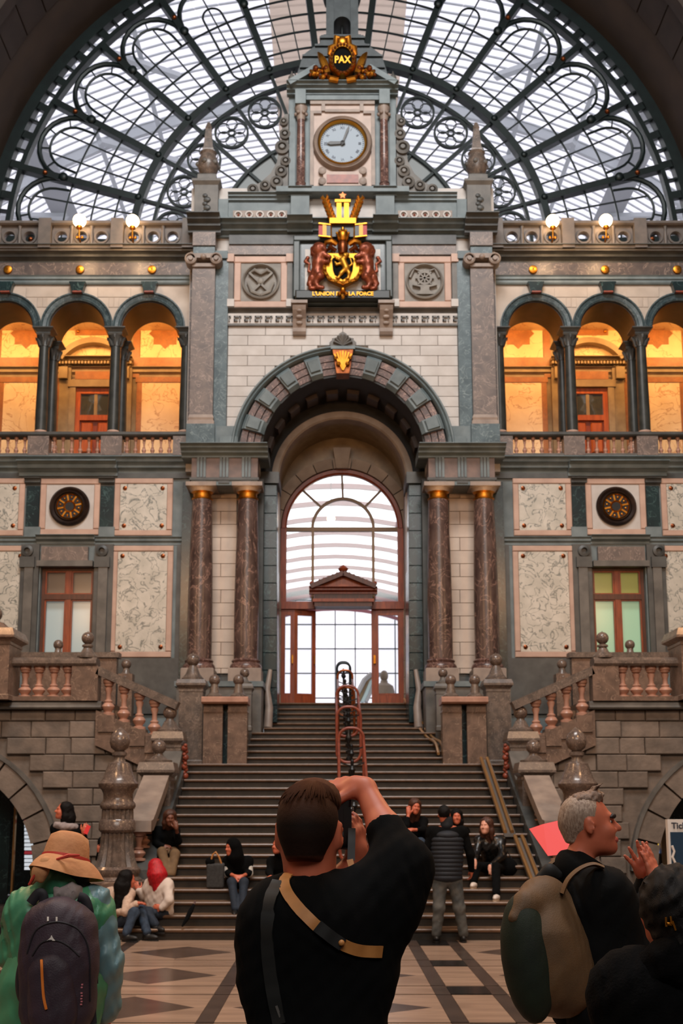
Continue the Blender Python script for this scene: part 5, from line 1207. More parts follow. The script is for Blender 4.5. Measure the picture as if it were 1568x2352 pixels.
# ================================================================ SMOOTH BODIES (distance fields meshed with surface nets)
def V(*a): return Vector(a if len(a) > 1 else a[0])
def fmat(fwd, up=(0, 0, 1)):
    """columns: right, forward, up"""
    f = V(fwd).normalized(); u = V(up); u = (u - f * u.dot(f)).normalized(); r = f.cross(u)
    return Matrix(((r.x, f.x, u.x), (r.y, f.y, u.y), (r.z, f.z, u.z)))
class SDF:
    def __init__(s): s.p = []
    def cone(s, a, b, ra, rb=None, k=.03, sub=False, sq=None):
        rb = ra if rb is None else rb; a, b = np.array(a, float), np.array(b, float); m = max(ra, rb)
        s.p.append((np.minimum(a, b) - m, np.maximum(a, b) + m, k, sub, 'c', (a, b, ra, rb))); return s
    def chain(s, pts, rs, k=.03):
        for i in range(len(pts) - 1): s.cone(pts[i], pts[i + 1], rs[i], rs[i + 1], k)
        return s
    def ell(s, c, r, rot=None, k=.03, sub=False):
        c = np.array(c, float); r = np.array(r, float); M = np.array(rot if rot is not None else Matrix.Identity(3), float)
        e = np.sqrt(((M * r) ** 2).sum(1)); s.p.append((c - e, c + e, k, sub, 'e', (c, r, M))); return s
    def box(s, c, h, rot=None, rd=.01, k=.01, sub=False):
        c = np.array(c, float); h = np.array(h, float); M = np.array(rot if rot is not None else Matrix.Identity(3), float)
        e = np.abs(M * h).sum(1); s.p.append((c - e, c + e, k, sub, 'b', (c, h, M, rd))); return s
    def cut(s, p, n, k=.01): s.p.append((None, None, k, True, 'p', (np.array(p, float), np.array(V(n).normalized(), float)))); return s
    def grid(s, cell):
        lo = np.min([q[0] for q in s.p if q[0] is not None and not q[3]], 0) - 3 * cell - .35 * max(q[2] for q in s.p); hi = np.max([q[1] for q in s.p if q[0] is not None and not q[3]], 0) + 3 * cell + .35 * max(q[2] for q in s.p)
        ax = [np.arange(lo[i], hi[i] + cell, cell) for i in range(3)]; D = np.full([len(a) for a in ax], 1e3, np.float32)
        for (l, h, k, sub, ty, q) in s.p:
            mg = k + 3 * cell
            if l is None: sl = [slice(None)] * 3
            else: sl = [slice(max(np.searchsorted(ax[i], l[i] - mg) - 1, 0), np.searchsorted(ax[i], h[i] + mg) + 1) for i in range(3)]
            x = ax[0][sl[0]][:, None, None]; y = ax[1][sl[1]][None, :, None]; z = ax[2][sl[2]][None, None, :]
            if x.size * y.size * z.size == 0: continue
            if ty == 'c':
                a, b, ra, rb = q; ba = b - a; L2 = max(ba.dot(ba), 1e-12)
                t = np.clip(((x - a[0]) * ba[0] + (y - a[1]) * ba[1] + (z - a[2]) * ba[2]) / L2, 0, 1)
                d = np.sqrt((x - a[0] - t * ba[0]) ** 2 + (y - a[1] - t * ba[1]) ** 2 + (z - a[2] - t * ba[2]) ** 2) - (ra + (rb - ra) * t)
            elif ty == 'p':
                p, n = q; d = -((x - p[0]) * n[0] + (y - p[1]) * n[1] + (z - p[2]) * n[2]) + np.zeros(D[tuple(sl)].shape)
            else:
                c, r, M = q[0], q[1], q[2]; X, Y, Z = x - c[0], y - c[1], z - c[2]
                u = X * M[0, 0] + Y * M[1, 0] + Z * M[2, 0]; v = X * M[0, 1] + Y * M[1, 1] + Z * M[2, 1]; w = X * M[0, 2] + Y * M[1, 2] + Z * M[2, 2]
                if ty == 'e':
                    k0 = np.sqrt((u / r[0]) ** 2 + (v / r[1]) ** 2 + (w / r[2]) ** 2); k1 = np.sqrt((u / r[0] ** 2) ** 2 + (v / r[1] ** 2) ** 2 + (w / r[2] ** 2) ** 2)
                    d = k0 * (k0 - 1) / np.maximum(k1, 1e-9)
                else:
                    rd = q[3]; a, b, c_ = np.abs(u) - r[0] + rd, np.abs(v) - r[1] + rd, np.abs(w) - r[2] + rd
                    d = np.sqrt(np.maximum(a, 0) ** 2 + np.maximum(b, 0) ** 2 + np.maximum(c_, 0) ** 2) + np.minimum(np.maximum(np.maximum(a, b), c_), 0) - rd
            o = D[tuple(sl)]
            if sub: g = -d; hh = np.maximum(k - np.abs(o - g), 0) / k; D[tuple(sl)] = np.maximum(o, g) + hh * hh * k * .25
            else: hh = np.maximum(k - np.abs(o - d), 0) / k; D[tuple(sl)] = np.minimum(o, d) - hh * hh * k * .25
        return ax, D
    def build(s, name, m, parent, cell=.012, wr=0, wf=40, local=False):
        ax, D = s.grid(cell)
        if wr:
            x = ax[0][:, None, None]; y = ax[1][None, :, None]; z = ax[2][None, None, :]
            D = D + wr * (np.sin(wf * (z * 1.0 + x * .55 + .5 * np.sin(wf * .4 * x + 1))) * np.sin(wf * .53 * (x - y * .8 + z * .3) + 1.7) + .5 * np.sin(wf * 1.9 * (z * .8 - x * .7) + 2 * np.sin(wf * .3 * y)))
        I = D < 0; c = [I[i:i + I.shape[0] - 1, j:j + I.shape[1] - 1, k:k + I.shape[2] - 1] for i in (0, 1) for j in (0, 1) for k in (0, 1)]
        an = np.zeros_like(c[0]); al = np.ones_like(c[0])
        for q in c: an |= q; al &= q
        ix = np.argwhere(an & ~al); idm = np.full(an.shape, -1, np.int32); idm[tuple(ix.T)] = np.arange(len(ix))
        off = np.array([(i, j, k) for i in (0, 1) for j in (0, 1) for k in (0, 1)])
        cv = np.stack([D[tuple((ix + o).T)] for o in off], 1)
        pos = np.zeros((len(ix), 3)); cnt = np.zeros(len(ix))
        for a in range(8):
            for b in range(a + 1, 8):
                if np.abs(off[a] - off[b]).sum() == 1:
                    m_ = (cv[:, a] < 0) != (cv[:, b] < 0); t = np.where(m_, cv[:, a] / np.where(m_, cv[:, a] - cv[:, b], 1), 0)
                    pos += m_[:, None] * (off[a] + t[:, None] * (off[b] - off[a])); cnt += m_
        P = (ix + pos / np.maximum(cnt, 1)[:, None]) * cell + np.array([a[0] for a in ax])
        Q = []
        for d in range(3):
            e1, e2 = [(1, 2), (2, 0), (0, 1)][d]; sh = [slice(None)] * 3; sh2 = list(sh); sh[d] = slice(0, -1); sh2[d] = slice(1, None)
            A, B = I[tuple(sh)], I[tuple(sh2)]; ed = np.argwhere(A != B)
            ed = ed[(ed[:, e1] > 0) & (ed[:, e2] > 0) & (ed[:, e1] < idm.shape[e1]) & (ed[:, e2] < idm.shape[e2])]
            if not len(ed): continue
            fl_ = A[tuple(ed.T)]; o1 = np.zeros(3, int); o1[e1] = 1; o2 = np.zeros(3, int); o2[e2] = 1
            q = np.stack([idm[tuple((ed - o1 - o2).T)], idm[tuple((ed - o2).T)], idm[tuple(ed.T)], idm[tuple((ed - o1).T)]], 1)
            q[~fl_] = q[~fl_][:, ::-1]; Q.append(q)
        Q = np.concatenate(Q); Q = Q[(Q >= 0).all(1)]
        org = np.array((0, 0, 0) if (parent is None or local) else ORG[parent.name]); P = P - org
        me = bpy.data.meshes.new(name); me.vertices.add(len(P)); me.vertices.foreach_set('co', P.astype(np.float32).ravel())
        me.loops.add(Q.size); me.loops.foreach_set('vertex_index', Q.astype(np.int32).ravel())
        me.polygons.add(len(Q)); me.polygons.foreach_set('loop_start', np.arange(0, Q.size, 4, dtype=np.int32)); me.polygons.foreach_set('loop_total', np.full(len(Q), 4, np.int32))
        me.update(calc_edges=True); me.validate(); me.shade_smooth(); me.materials.append(MAT[m])
        o = bpy.data.objects.new(name, me); COL.objects.link(o); o.parent = parent; ORG[o.name] = tuple(org); return o
def text_mesh(body, size, loc, m, parent, name='lettering', rot=(pi / 2, 0, 0), ext=.01, align='CENTER', width=None, bold=0):
    cu = bpy.data.curves.new('txt', 'FONT'); cu.body = body; cu.size = size; cu.extrude = ext; cu.align_x = align; cu.align_y = 'CENTER'; cu.offset = bold
    o = bpy.data.objects.new('txt', cu); COL.objects.link(o); bpy.context.view_layer.update()
    me = bpy.data.meshes.new_from_object(o); bpy.data.objects.remove(o); me.name = name; me.materials.clear(); me.materials.append(MAT[m])
    if width:
        xs = [v.co.x for v in me.vertices]; k = width / (max(xs) - min(xs))
        for v in me.vertices: v.co.x *= k
    ob = place(me, name, parent, loc, rot=rot); return ob

# ================================================================ CLOCK TOWER
TY = 25.15
tw = thing('clock_tower', 'tall stone clock gable with twin columns and scrolled sides above the attic', 'clock tower', (0, TY, sz(444, TY)))
z = lambda p: sz(p, TY); u = sx(1, 320, TY)
def tb(nm, m, d0, d1, yt, yb, fr, bk=.9, par=tw):
    return MB().box(-d1 * u if d0 is None else d0 * u, d1 * u, TY - fr, TY + bk, z(yb), z(yt)).build(nm, m, par)
tb('plinth', 'blue_stone', None, 150, 440, 452, .25); tb('body', 'blue_stone', None, 124, 222, 440, .0)
tb('back_field', 'tower_stone', None, 74, 246, 432, .08)
for a, b, yt, yb in ((-74, 74, 238, 246), (-40, 40, 258, 264)): MB().box(a * u, b * u, TY - .13, TY, z(yb), z(yt)).build('field_moulding', 'pink_grey', tw)
for s in (-1, 1):
    MB().box(s * 66 * u, s * 74 * u, TY - .14, TY, z(432), z(262)).build('field_moulding', 'pink_grey', tw)
    MB().box(s * 40 * u, s * 48 * u, TY - .14, TY, z(262), z(246)).build('field_moulding', 'pink_grey', tw)
    MB().box(s * 48 * u, s * 66 * u, TY - .14, TY, z(268), z(262)).build('field_moulding', 'pink_grey', tw)
    c = MB().lathe([(13 * u, z(440)), (13 * u, z(434)), (11 * u, z(431)), (12 * u, z(428)), (10 * u, z(425)), (10 * u, z(360)), (9 * u, z(284))], 18, (s * 95 * u, TY - .12, 0)).build('column_shaft', 'brown_marble', tw, True)
    MB().lathe([(9 * u, z(284)), (10 * u, z(280)), (11 * u, z(268)), (15 * u, z(258)), (15 * u, z(254))], 12, (s * 95 * u, TY - .12, 0)).build('column_capital', 'pink_grey', tw, True)
    for q in range(6): a = pi / 3 * q; MB().ball((s * 95 * u + .12 * cos(a), TY - .12 + .12 * sin(a), z(270)), .045, 8, 6).build('capital_leaf', 'pink_grey', tw, True)
    MB().box(s * 84 * u, s * 108 * u, TY - .3, TY, z(254), z(222)).build('column_block', 'blue_stone', tw)
    MB().box(s * 108 * u, s * 122 * u, TY - .06, TY + .6, z(440), z(238)).build('side_pilaster', 'blue_stone', tw)
    # scroll buttress
    P = [(122, 262), (133, 262), (140, 285), (138, 315), (146, 345), (150, 372), (164, 398), (186, 418), (212, 432), (216, 444), (122, 444)]
    MB().prism([(s * a * u, z(b)) for a, b in P], TY + .0, TY + .35).build('scroll_buttress', 'grey_stone', tw)
    for a, b, r in ((135, 282, .1), (132, 310, .13), (138, 340, .17), (130, 372, .12), (140, 395, .14), (150, 420, .15), (176, 428, .12), (204, 437, .13)):
        MB().arcs(s * a * u, z(b), [(r, TY + .02), (r, TY - .06), (r * .6, TY - .08), (r * .5, TY - .02), (r * .3, TY - .09), (.003, TY - .09), (.003, TY + .02)], 0, 360, 16).build('scroll', 'grey_stone', tw, True)
    # cornice ends, pinnacle
    MB().lathe([(.12, z(208)), (.12, z(200)), (.06, z(196)), (.09, z(188)), (.08, z(180)), (.03, z(174)), (.005, z(166))], 12, (s * 117 * u, TY - .05, 0)).build('pinnacle', 'grey_stone', tw, True)
    # sloping pediment sides
    MB().bar((s * 122 * u, TY - .15, z(212)), (s * 60 * u, TY - .15, z(176)), .13, .5).build('raking_cornice', 'blue_stone', tw)
tb('architrave', 'blue_stone', None, 100, 228, 238, .16)
cornice(tw, 'cornice', 'blue_stone', -128 * u, 128 * u, TY - .1, z(224), z(207), .3, 3)
MB().prism([(-118 * u, z(208)), (118 * u, z(208)), (58 * u, z(172)), (-58 * u, z(172))], TY - .1, TY + .6).build('pediment_field', 'dark_grey_stone', tw)
dm = [(-102, 207), (-104, 160), (-98, 140), (-92, 120), (-70, 104), (-52, 92), (-50, 74), (50, 74), (52, 92), (70, 104), (92, 120), (98, 140), (104, 160), (102, 207)]
MB().prism([(a * u, z(b)) for a, b in dm], TY + .1, TY + 1.3).build('dome_roof', 'slate', tw)
for b, w_ in ((206, 106), (148, 99), (122, 93), (98, 64), (80, 53)):
    MB().box(-w_ * u, w_ * u, TY + .04, TY + 1.36, z(b + 4), z(b)).build('roof_course', 'slate', tw)
# lantern
for s in (-1, 1):
    MB().box(s * 20 * u, s * 38 * u, TY + .25, TY + 1.1, z(74), z(-40)).build('lantern_pier', 'slate', tw)
MB().prism([(-22 * u, z(36))] + [(-20 * u * cos(radians(a)), z(36) + 20 * u * sin(radians(a))) for a in range(0, 181, 15)] + [(22 * u, z(36)), (22 * u, z(-40)), (-22 * u, z(-40))], TY + .3, TY + 1.05).build('lantern_head', 'slate', tw)
tb('lantern_sill', 'slate', None, 44, 66, 74, -.2, 1.2)
MB().box(-.01, .01, TY + .6, TY + .62, z(70), z(20)).build('lantern_bar', 'iron', tw); MB().box(-20 * u, 20 * u, TY + .6, TY + .62, z(49), z(47)).build('lantern_bar', 'iron', tw)
MB().lathe([(44 * u, z(-40)), (46 * u, z(-46)), (40 * u, z(-60)), (20 * u, z(-90)), (4 * u, z(-110)), (2 * u, z(-150))], 16, (0, TY + .7, 0)).build('lantern_cap', 'slate', tw, True)
# inscription plate
MB().box(-44 * u, 44 * u, TY - .15, TY, z(434), z(402)).build('plate_frame', 'tower_stone', tw)
MB().box(-36 * u, 36 * u, TY - .18, TY, z(429), z(410)).build('plate', 'copper_paint', tw)
for s in (-1, 1):
    for b in (400, 424): MB().arcs(s * 46 * u, z(b), [(.09, TY - .05), (.09, TY - .17), (.03, TY - .19), (.003, TY - .19), (.003, TY - .05)], 0, 360, 14).build('plate_scroll', 'pink_grey', tw, True)
# clock
ck = thing('wall_clock', 'round clock with pale dial, black hands and gilded rim', 'clock', (0, TY - .15, z(337)))
zc = z(337); rc = 50 * u
MB().arcs(0, zc, [(68 * u, TY), (68 * u, TY - .14), (64 * u, TY - .22), (60 * u, TY - .18), (57 * u, TY - .22), (55 * u, TY - .12), (55 * u, TY)], 0, 360, 56).build('stone_ring', 'pink_grey', ck, True)
MB().arcs(0, zc, [(56 * u, TY - .1), (55.5 * u, TY - .2), (53 * u, TY - .23), (50.5 * u, TY - .2), (50 * u, TY - .1)], 0, 360, 56).build('gilt_rim', 'gold_bright', ck, True)
MB().arcs(0, zc, [(51 * u, TY - .08), (51 * u, TY - .13), (.003, TY - .13), (.003, TY - .08)], 0, 360, 48).build('dial', 'dial', ck)
for i, rn in enumerate(('XII', 'I', 'II', 'III', 'IIII', 'V', 'VI', 'VII', 'VIII', 'IX', 'X', 'XI')):
    a = radians(90 - 30 * i); text_mesh(rn, 9 * u, (39 * u * cos(a), TY - .135, zc + 39 * u * sin(a)), 'dial_mark', ck, 'numeral', (pi / 2, -(radians(90) - a) * -1 if 0 else (radians(90) - a), 0), .004)
for i in range(60):
    a = radians(6 * i); MB().bar((46 * u * cos(a), TY - .135, zc + 46 * u * sin(a)), (48.5 * u * cos(a), TY - .135, zc + 48.5 * u * sin(a)), .012 if i % 5 else .025, .01).build('minute_mark', 'dial_mark', ck)
for ang, l, w_, nm in ((268, 37, .07, 'hour_hand'), (20, 46, .045, 'minute_hand')):
    a = radians(90 - ang); d = V(cos(a), 0, sin(a)); n_ = V(-sin(a), 0, cos(a)); o = V(0, TY - .17, zc)
    pts = [o - d * 6 * u + n_ * w_ * .4, o + d * l * .75 * u + n_ * w_ * .6, o + d * l * u, o + d * l * .75 * u - n_ * w_ * .6, o - d * 6 * u - n_ * w_ * .4]
    MB().prism([(p.x, p.z) for p in pts], TY - .18, TY - .16).build(nm, 'black', ck)
MB().arcs(0, zc, [(5 * u, TY - .14), (5 * u, TY - .19), (.003, TY - .2), (.003, TY - .14)], 0, 360, 16).build('hub', 'black', ck)
# gilded cartouche PAX
pc = thing('gilded_cartouche', 'gilded oval cartouche lettered PAX with fruit clusters on the clock gable', 'cartouche', (0, TY - .3, z(160)))
zc = z(160)
def oval(mb, rx, rz, prof, n=40):
    v = []; f = []; m = len(prof)
    for i in range(n):
        a = 2 * pi * i / n
        for dr, y in prof: v.append(((rx + dr) * cos(a), y, zc + (rz + dr) * sin(a)))
    for i in range(n):
        for k in range(m): j = (k + 1) % m; b = ((i + 1) % n) * m; f.append((i * m + k, i * m + j, b + j, b + k))
    return mb.add(v, f)
PYc = TY - .35
MB().prism([(23 * u * cos(radians(a)), zc + 33 * u * sin(radians(a))) for a in range(0, 360, 12)], PYc, TY - .1).build('oval_field', 'matte_black', pc)
oval(MB(), 26 * u, 36 * u, [(-.05, PYc + .05), (-.04, PYc - .06), (.03, PYc - .09), (.07, PYc), (.06, PYc + .1)]).build('gilt_frame', 'gold', pc, True)
for i in range(22):
    a = 2 * pi * i / 22; MB().ball((26 * u * cos(a), PYc - .08, zc + 36 * u * sin(a)), .035, 8, 6).build('bead', 'bronze', pc, True)
text_mesh('PAX', 25 * u, (0, PYc - .01, zc), 'gold_bright', pc, 'lettering', ext=.012, width=37 * u, bold=.006)
MB().ball((0, PYc, z(118)), 14 * u, 14, 9, (1, .6, 1)).build('crown_rose', 'gold', pc, True)
for s in (-1, 1):
    MB().tube([(0, PYc, z(112)), (s * 15 * u, PYc, z(108)), (s * 17 * u, PYc, z(126)), (s * 28 * u, PYc, z(132)), (s * 32 * u, PYc, z(148))], [.05, .07, .06, .07, .03], 8).build('top_scroll', 'gold', pc, True)
    MB().tube([(s * 34 * u, PYc, z(190)), (s * 44 * u, PYc - .03, z(165)), (s * 50 * u, PYc - .02, z(152)), (s * 56 * u, PYc, z(142))], [.08, .1, .07, .02], 8).build('horn', 'gold', pc, True)
    MB().tube([(s * 10 * u, PYc, z(206)), (s * 28 * u, PYc - .03, z(204)), (s * 34 * u, PYc, z(196))], [.07, .08, .04], 8).build('foot_scroll', 'gold', pc, True)
    rr_ = random.Random(5)
    for q in range(20):
        a = rr_.uniform(38, 76); b = 190 + rr_.uniform(-16, 14) * (1 - (a - 38) / 60)
        MB().ball((s * a * u, PYc + rr_.uniform(-.08, .05), z(b)), rr_.uniform(.04, .075), 8, 6).build('fruit', 'gold' if q % 2 else 'bronze', pc, True)

# ================================================================ COAT OF ARMS
AY = CY - .16
am = thing('coat_of_arms', 'gilded coat of arms with two bronze lions and tricolour banners', 'coat of arms', (0, AY, sz(700, AY)))
z = lambda p: sz(p, AY); u = sx(1, 630, AY); A = lambda px_, py_, dy=0: V((px_ - 790) * u, AY - dy, z(py_))
MB().box(-113 * u, 113 * u, AY - .1, CY, z(702), z(550)).build('outer_frame', 'arms_frame', am)
for a, b, yt, yb in ((-113, 113, 550, 562), (-113, -98, 562, 690), (98, 113, 562, 690)): MB().cbox(a * u, b * u, AY - .2, AY - .1, z(yb), z(yt), .02).build('frame_moulding', 'arms_frame', am)
MB().box(-95 * u, 95 * u, AY - .14, AY - .1, z(684), z(568)).build('inner_field', 'green_marble', am)
MB().box(-86 * u, 86 * u, AY - .16, AY - .1, z(680), z(580)).build('pale_field', 'white_stone', am)
MB().cbox(-108 * u, 108 * u, AY - .3, AY - .05, z(699), z(678), .03).build('motto_plate', 'arms_dark', am)
text_mesh("L'UNION FAIT LA FORCE", 13 * u, A(790, 689, .315), 'gold_bright', am, 'motto', ext=.012, width=138 * u, bold=.004)
SHY = .34
P = [(-36, 598), (36, 598), (40, 606), (36, 640), (30, 655), (0, 672), (-30, 655), (-36, 640), (-40, 606)]
MB().prism([(a * u, z(b)) for a, b in P], AY - SHY, AY - .14).build('shield', 'gold_bright', am)
MB().prism([(a * .62 * u, z(630 + (b - 630) * .66)) for a, b in P], AY - SHY - .02, AY - SHY).build('shield_field', 'matte_black', am)
MB().tube([A(750, 612, .3), A(748, 638, .34), A(760, 658, .34), A(790, 668, .36), A(820, 658, .34), A(832, 638, .34), A(830, 612, .3)], .05, 8).build('collar_chain', 'gold', am, True)
for i in range(9): a = pi * i / 8; MB().ball(A(790 - 41 * cos(a), 636 + 30 * sin(a), .4), .04, 8, 6).build('chain_link', 'gold_bright', am, True)
MB().ball(A(790, 682, .36), .07, 10, 7).build('pendant', 'gold', am, True)
for a, b in ((-8, 0), (8, 0), (0, 8), (0, -8)): MB().ball(A(790 + a, 690 + b, .36), .05, 8, 6).build('pendant_arm', 'gold', am, True)
L_ = SDF()     # lion on the shield
L_.cone(A(797, 632, .38), A(790, 616, .38), .07, .08).cone(A(796, 606, .4), A(800, 604, .4), .07, .05).chain([A(788, 616, .38), A(776, 612, .4), A(770, 606, .4)], [.04, .03, .02]).chain([A(788, 622, .38), A(776, 626, .4), A(772, 620, .4)], [.04, .03, .02]).chain([A(797, 634, .38), A(786, 645, .38), A(780, 655, .38), A(774, 655, .38)], [.06, .045, .025, .02]).chain([A(799, 634, .38), A(804, 645, .38), A(802, 656, .38), A(796, 657, .38)], [.05, .04, .025, .02]).chain([A(802, 632, .38), A(811, 624, .38), A(807, 612, .38)], [.03, .02, .02])
L_.build('shield_lion', 'gold_bright', am, .016)
# supporters
for s in (-1, 1):
    B = lambda a, b, dy=.3: V(s * a * u, AY - dy, z(b)); S = SDF()
    S.chain([B(58, 640), B(56, 620), B(52, 604)], [.13, .14, .15]).ell(B(54, 590, .36), (.16, .13, .17)).ell(B(47, 588, .42), (.09, .08, .09)).cone(B(42, 592, .44), B(40, 594, .44), .05, .045)
    S.chain([B(54, 606, .34), B(42, 604, .4), B(30, 610, .42)], [.08, .06, .05]).chain([B(56, 612, .3), B(44, 618, .36), B(33, 620, .4)], [.07, .055, .045])
    S.chain([B(58, 640, .3), B(52, 652, .36), B(62, 664, .34), B(56, 676, .36), B(46, 677, .38)], [.13, .1, .065, .05, .05]).chain([B(62, 640, .26), B(70, 652, .28), B(76, 664, .28), B(72, 676, .3), B(64, 677, .32)], [.12, .09, .06, .05, .045])
    S.build('supporter_lion', 'copper_lion', am, .022, wr=.004, wf=30)
    S = SDF(); S.chain([B(64, 640, .24), B(78, 634, .24), B(76, 618, .24), B(86, 612, .24), B(80, 604, .24)], [.04, .03, .03, .03, .05]); S.build('lion_tail', 'copper_lion', am, .02)
    S = SDF()
    for q in range(9): a = 2 * pi * q / 9; S.ell(B(56, 592, .3) + V(.12 * cos(a), 0, .13 * sin(a)), (.07, .09, .07))
    S.build('lion_mane', 'copper_lion', am, .022, wr=.006, wf=60)
    # banner
    MB().tube([B(24, 650, .3), B(26, 560, .3), B(27, 528, .3)], .02, 8).build('banner_pole', 'gold', am, True)
    for i, m_ in enumerate(('black', 'flag_yellow', 'flag_red')):
        a0, a1 = (28 + 9 * i, 37 + 9 * i)
        MB().prism([(s * a0 * u, z(560)), (s * a1 * u, z(558)), (s * a1 * u, z(534)), (s * a0 * u, z(536))], AY - .36 - .02 * (i % 2), AY - .32).build('banner_stripe', m_, am)
    MB().tube([B(28, 534, .36), B(55, 532, .38)], .025, 6).build('banner_fringe', 'gold', am, True); MB().tube([B(28, 562, .36), B(55, 560, .38)], .025, 6).build('banner_fringe', 'gold', am, True)
    # gilded branches beside the top throne
    for q in range(7):
        a = 22 + 3.2 * q; b = 525 - 8.5 * q
        MB().tube([B(a - 3, b + 4, .3), B(a + 6, b - 3, .34), B(a + (12 if q < 5 else 4), b - 10, .3)], [.04, .045, .01], 6).build('branch_leaf', 'gold', am, True)
        MB().tube([B(a - 3, b + 4, .3), B(a - 6, b - 5, .34), B(a - 5, b - 12, .3)], [.035, .035, .01], 6).build('branch_leaf', 'gold', am, True)
    MB().tube([B(14, 578, .34), B(26, 572, .38), B(38, 574, .36), B(44, 586, .3)], [.06, .07, .05, .02], 8).build('mantling', 'gold', am, True)
    MB().tube([B(16, 592, .34), B(28, 586, .4), B(40, 594, .3)], [.05, .06, .02], 8).build('mantling', 'bronze', am, True)
    MB().box(s * 8.5 * u - 5.5 * u, s * 8.5 * u + 5.5 * u, AY - .38, AY - .2, z(522), z(482)).build('upright_bar', 'gold_bright', am)
for a, b, m_ in ((478, 484, 'gold_bright'), (520, 532, 'gold_bright')): MB().box(-(18 if a < 500 else 30) * u, (18 if a < 500 else 30) * u, AY - .4, AY - .18, z(b), z(a)).build('throne_bar', m_, am)
MB().box(-25 * u, 25 * u, AY - .3, AY - .14, z(558), z(530)).build('throne_back', 'arms_dark', am)
MB().lathe([(9 * u, z(600)), (12 * u, z(590)), (11 * u, z(578)), (8 * u, z(572))], 14, (0, AY - .36, 0)).build('helmet', 'bronze', am, True)
MB().lathe([(10 * u, z(572)), (13 * u, z(566)), (14 * u, z(556)), (9 * u, z(548)), (4 * u, z(546)), (4 * u, z(541)), (1 * u, z(538))], 14, (0, AY - .36, 0)).build('crown', 'gold', am, True)
for i in range(6): a = pi / 3 * i; MB().ball((13 * u * cos(a), AY - .36 + 13 * u * sin(a), z(553)), .035, 8, 6).build('crown_pearl', 'gold_bright', am, True)
st = []
for i in range(10): a = pi / 2 + pi / 5 * i; r_ = (9 if i % 2 == 0 else 4.5) * u; st.append((r_ * cos(a), z(466) + r_ * sin(a)))
MB().prism(st, AY - .34, AY - .26).build('star', 'bronze', am)
# ================================================================ PEOPLE
mat('skin', (208, 116, 86), .5, col2=(198, 104, 76), scale=14)
mat('skin_pale', (222, 160, 136), .5)
mat('skin_deep', (112, 66, 48), .5)
mat('hair_black', (9, 8, 9), .55, col2=(14, 12, 12), scale=30, stretch=(6, 6, 1), bump=.3, spec=.2)
mat('hair_brown', (70, 40, 24), .38, col2=(42, 26, 17), scale=26, stretch=(5, 5, .6), bump=.5, bscale=60, bdist=.004)
mat('hair_fade', (40, 25, 18), .6, col2=(28, 18, 14), scale=60)
mat('hair_grey', (190, 168, 150), .5, col2=(140, 116, 100), scale=40, stretch=(4, 4, 1), bump=.4, bscale=120, bdist=.004)
mat('hair_red', (206, 24, 38), .45, col2=(160, 12, 26), scale=14, stretch=(4, 4, 1), bump=.3)
mat('hair_chestnut', (84, 48, 32), .4, col2=(58, 32, 22), scale=20, stretch=(4, 4, 1), bump=.3)
mat('cloth_black', (12, 13, 14), .95, col2=(8, 9, 10), scale=20, bump=.25, bscale=260, bdist=.002, spec=.12)
mat('cloth_jacket_black', (15, 16, 17), .85, col2=(10, 11, 12), scale=12, bump=.15, bscale=60, bdist=.004, spec=.15)
mat('leather_black', (18, 18, 19), .32, col2=(12, 12, 13), scale=12)
mat('cloth_navy', (22, 30, 40), .7, col2=(16, 22, 30), scale=10)
mat('denim', (48, 66, 86), .8, col2=(36, 50, 68), scale=30, bump=.1, bscale=300)
mat('denim_dark', (28, 42, 58), .8, col2=(20, 32, 46), scale=30)
mat('denim_faded', (96, 96, 92), .8, col2=(60, 66, 68), scale=7)
mat('cloth_cream', (214, 186, 164), .9, col2=(196, 166, 146), scale=30, bump=.4, bscale=90)
mat('cloth_white', (222, 208, 196), .85, col2=(206, 190, 178), scale=8)
mat('cloth_brown', (122, 96, 66), .85, col2=(100, 78, 54), scale=9)
mat('raincoat', (84, 156, 114), .42, col2=(62, 130, 98), scale=3, bump=.2, bscale=9)
mat('raincoat_blue', (112, 146, 154), .42, col2=(90, 124, 132), scale=3, bump=.2, bscale=9)
mat('hat_tan', (216, 158, 108), .8, col2=(196, 136, 92), scale=7, bump=.2, bscale=30)
mat('ribbon_red', (196, 60, 48), .6)
mat('pack_purple', (62, 46, 58), .6, col2=(44, 36, 48), scale=6, bump=.15, bscale=160)
mat('pack_dark', (30, 28, 36), .6); mat('zip_orange', (232, 132, 52), .5)
mat('pack_brown', (112, 82, 52), .65, col2=(92, 68, 44), scale=8, bump=.15, bscale=220)
mat('pack_green', (22, 36, 20), .75, col2=(14, 26, 14), scale=10, bump=.1, bscale=220)
mat('strap_tan', (200, 138, 76), .5, col2=(178, 118, 62), scale=12)
mat('strap_black', (15, 16, 17), .7)
mat('shoe_white', (226, 212, 200), .6); mat('shoe_black', (20, 20, 20), .5); mat('sole', (206, 184, 160), .6)
mat('camera_body', (14, 14, 15), .4); mat('eye_white', (225, 210, 200), .3); mat('lip', (188, 86, 74), .45)
mat('scarf_grey', (168, 156, 154), .9, col2=(140, 130, 130), scale=9); mat('stripe_white', (210, 206, 198), .85)
mat('red_sheet', (244, 62, 66), .55)

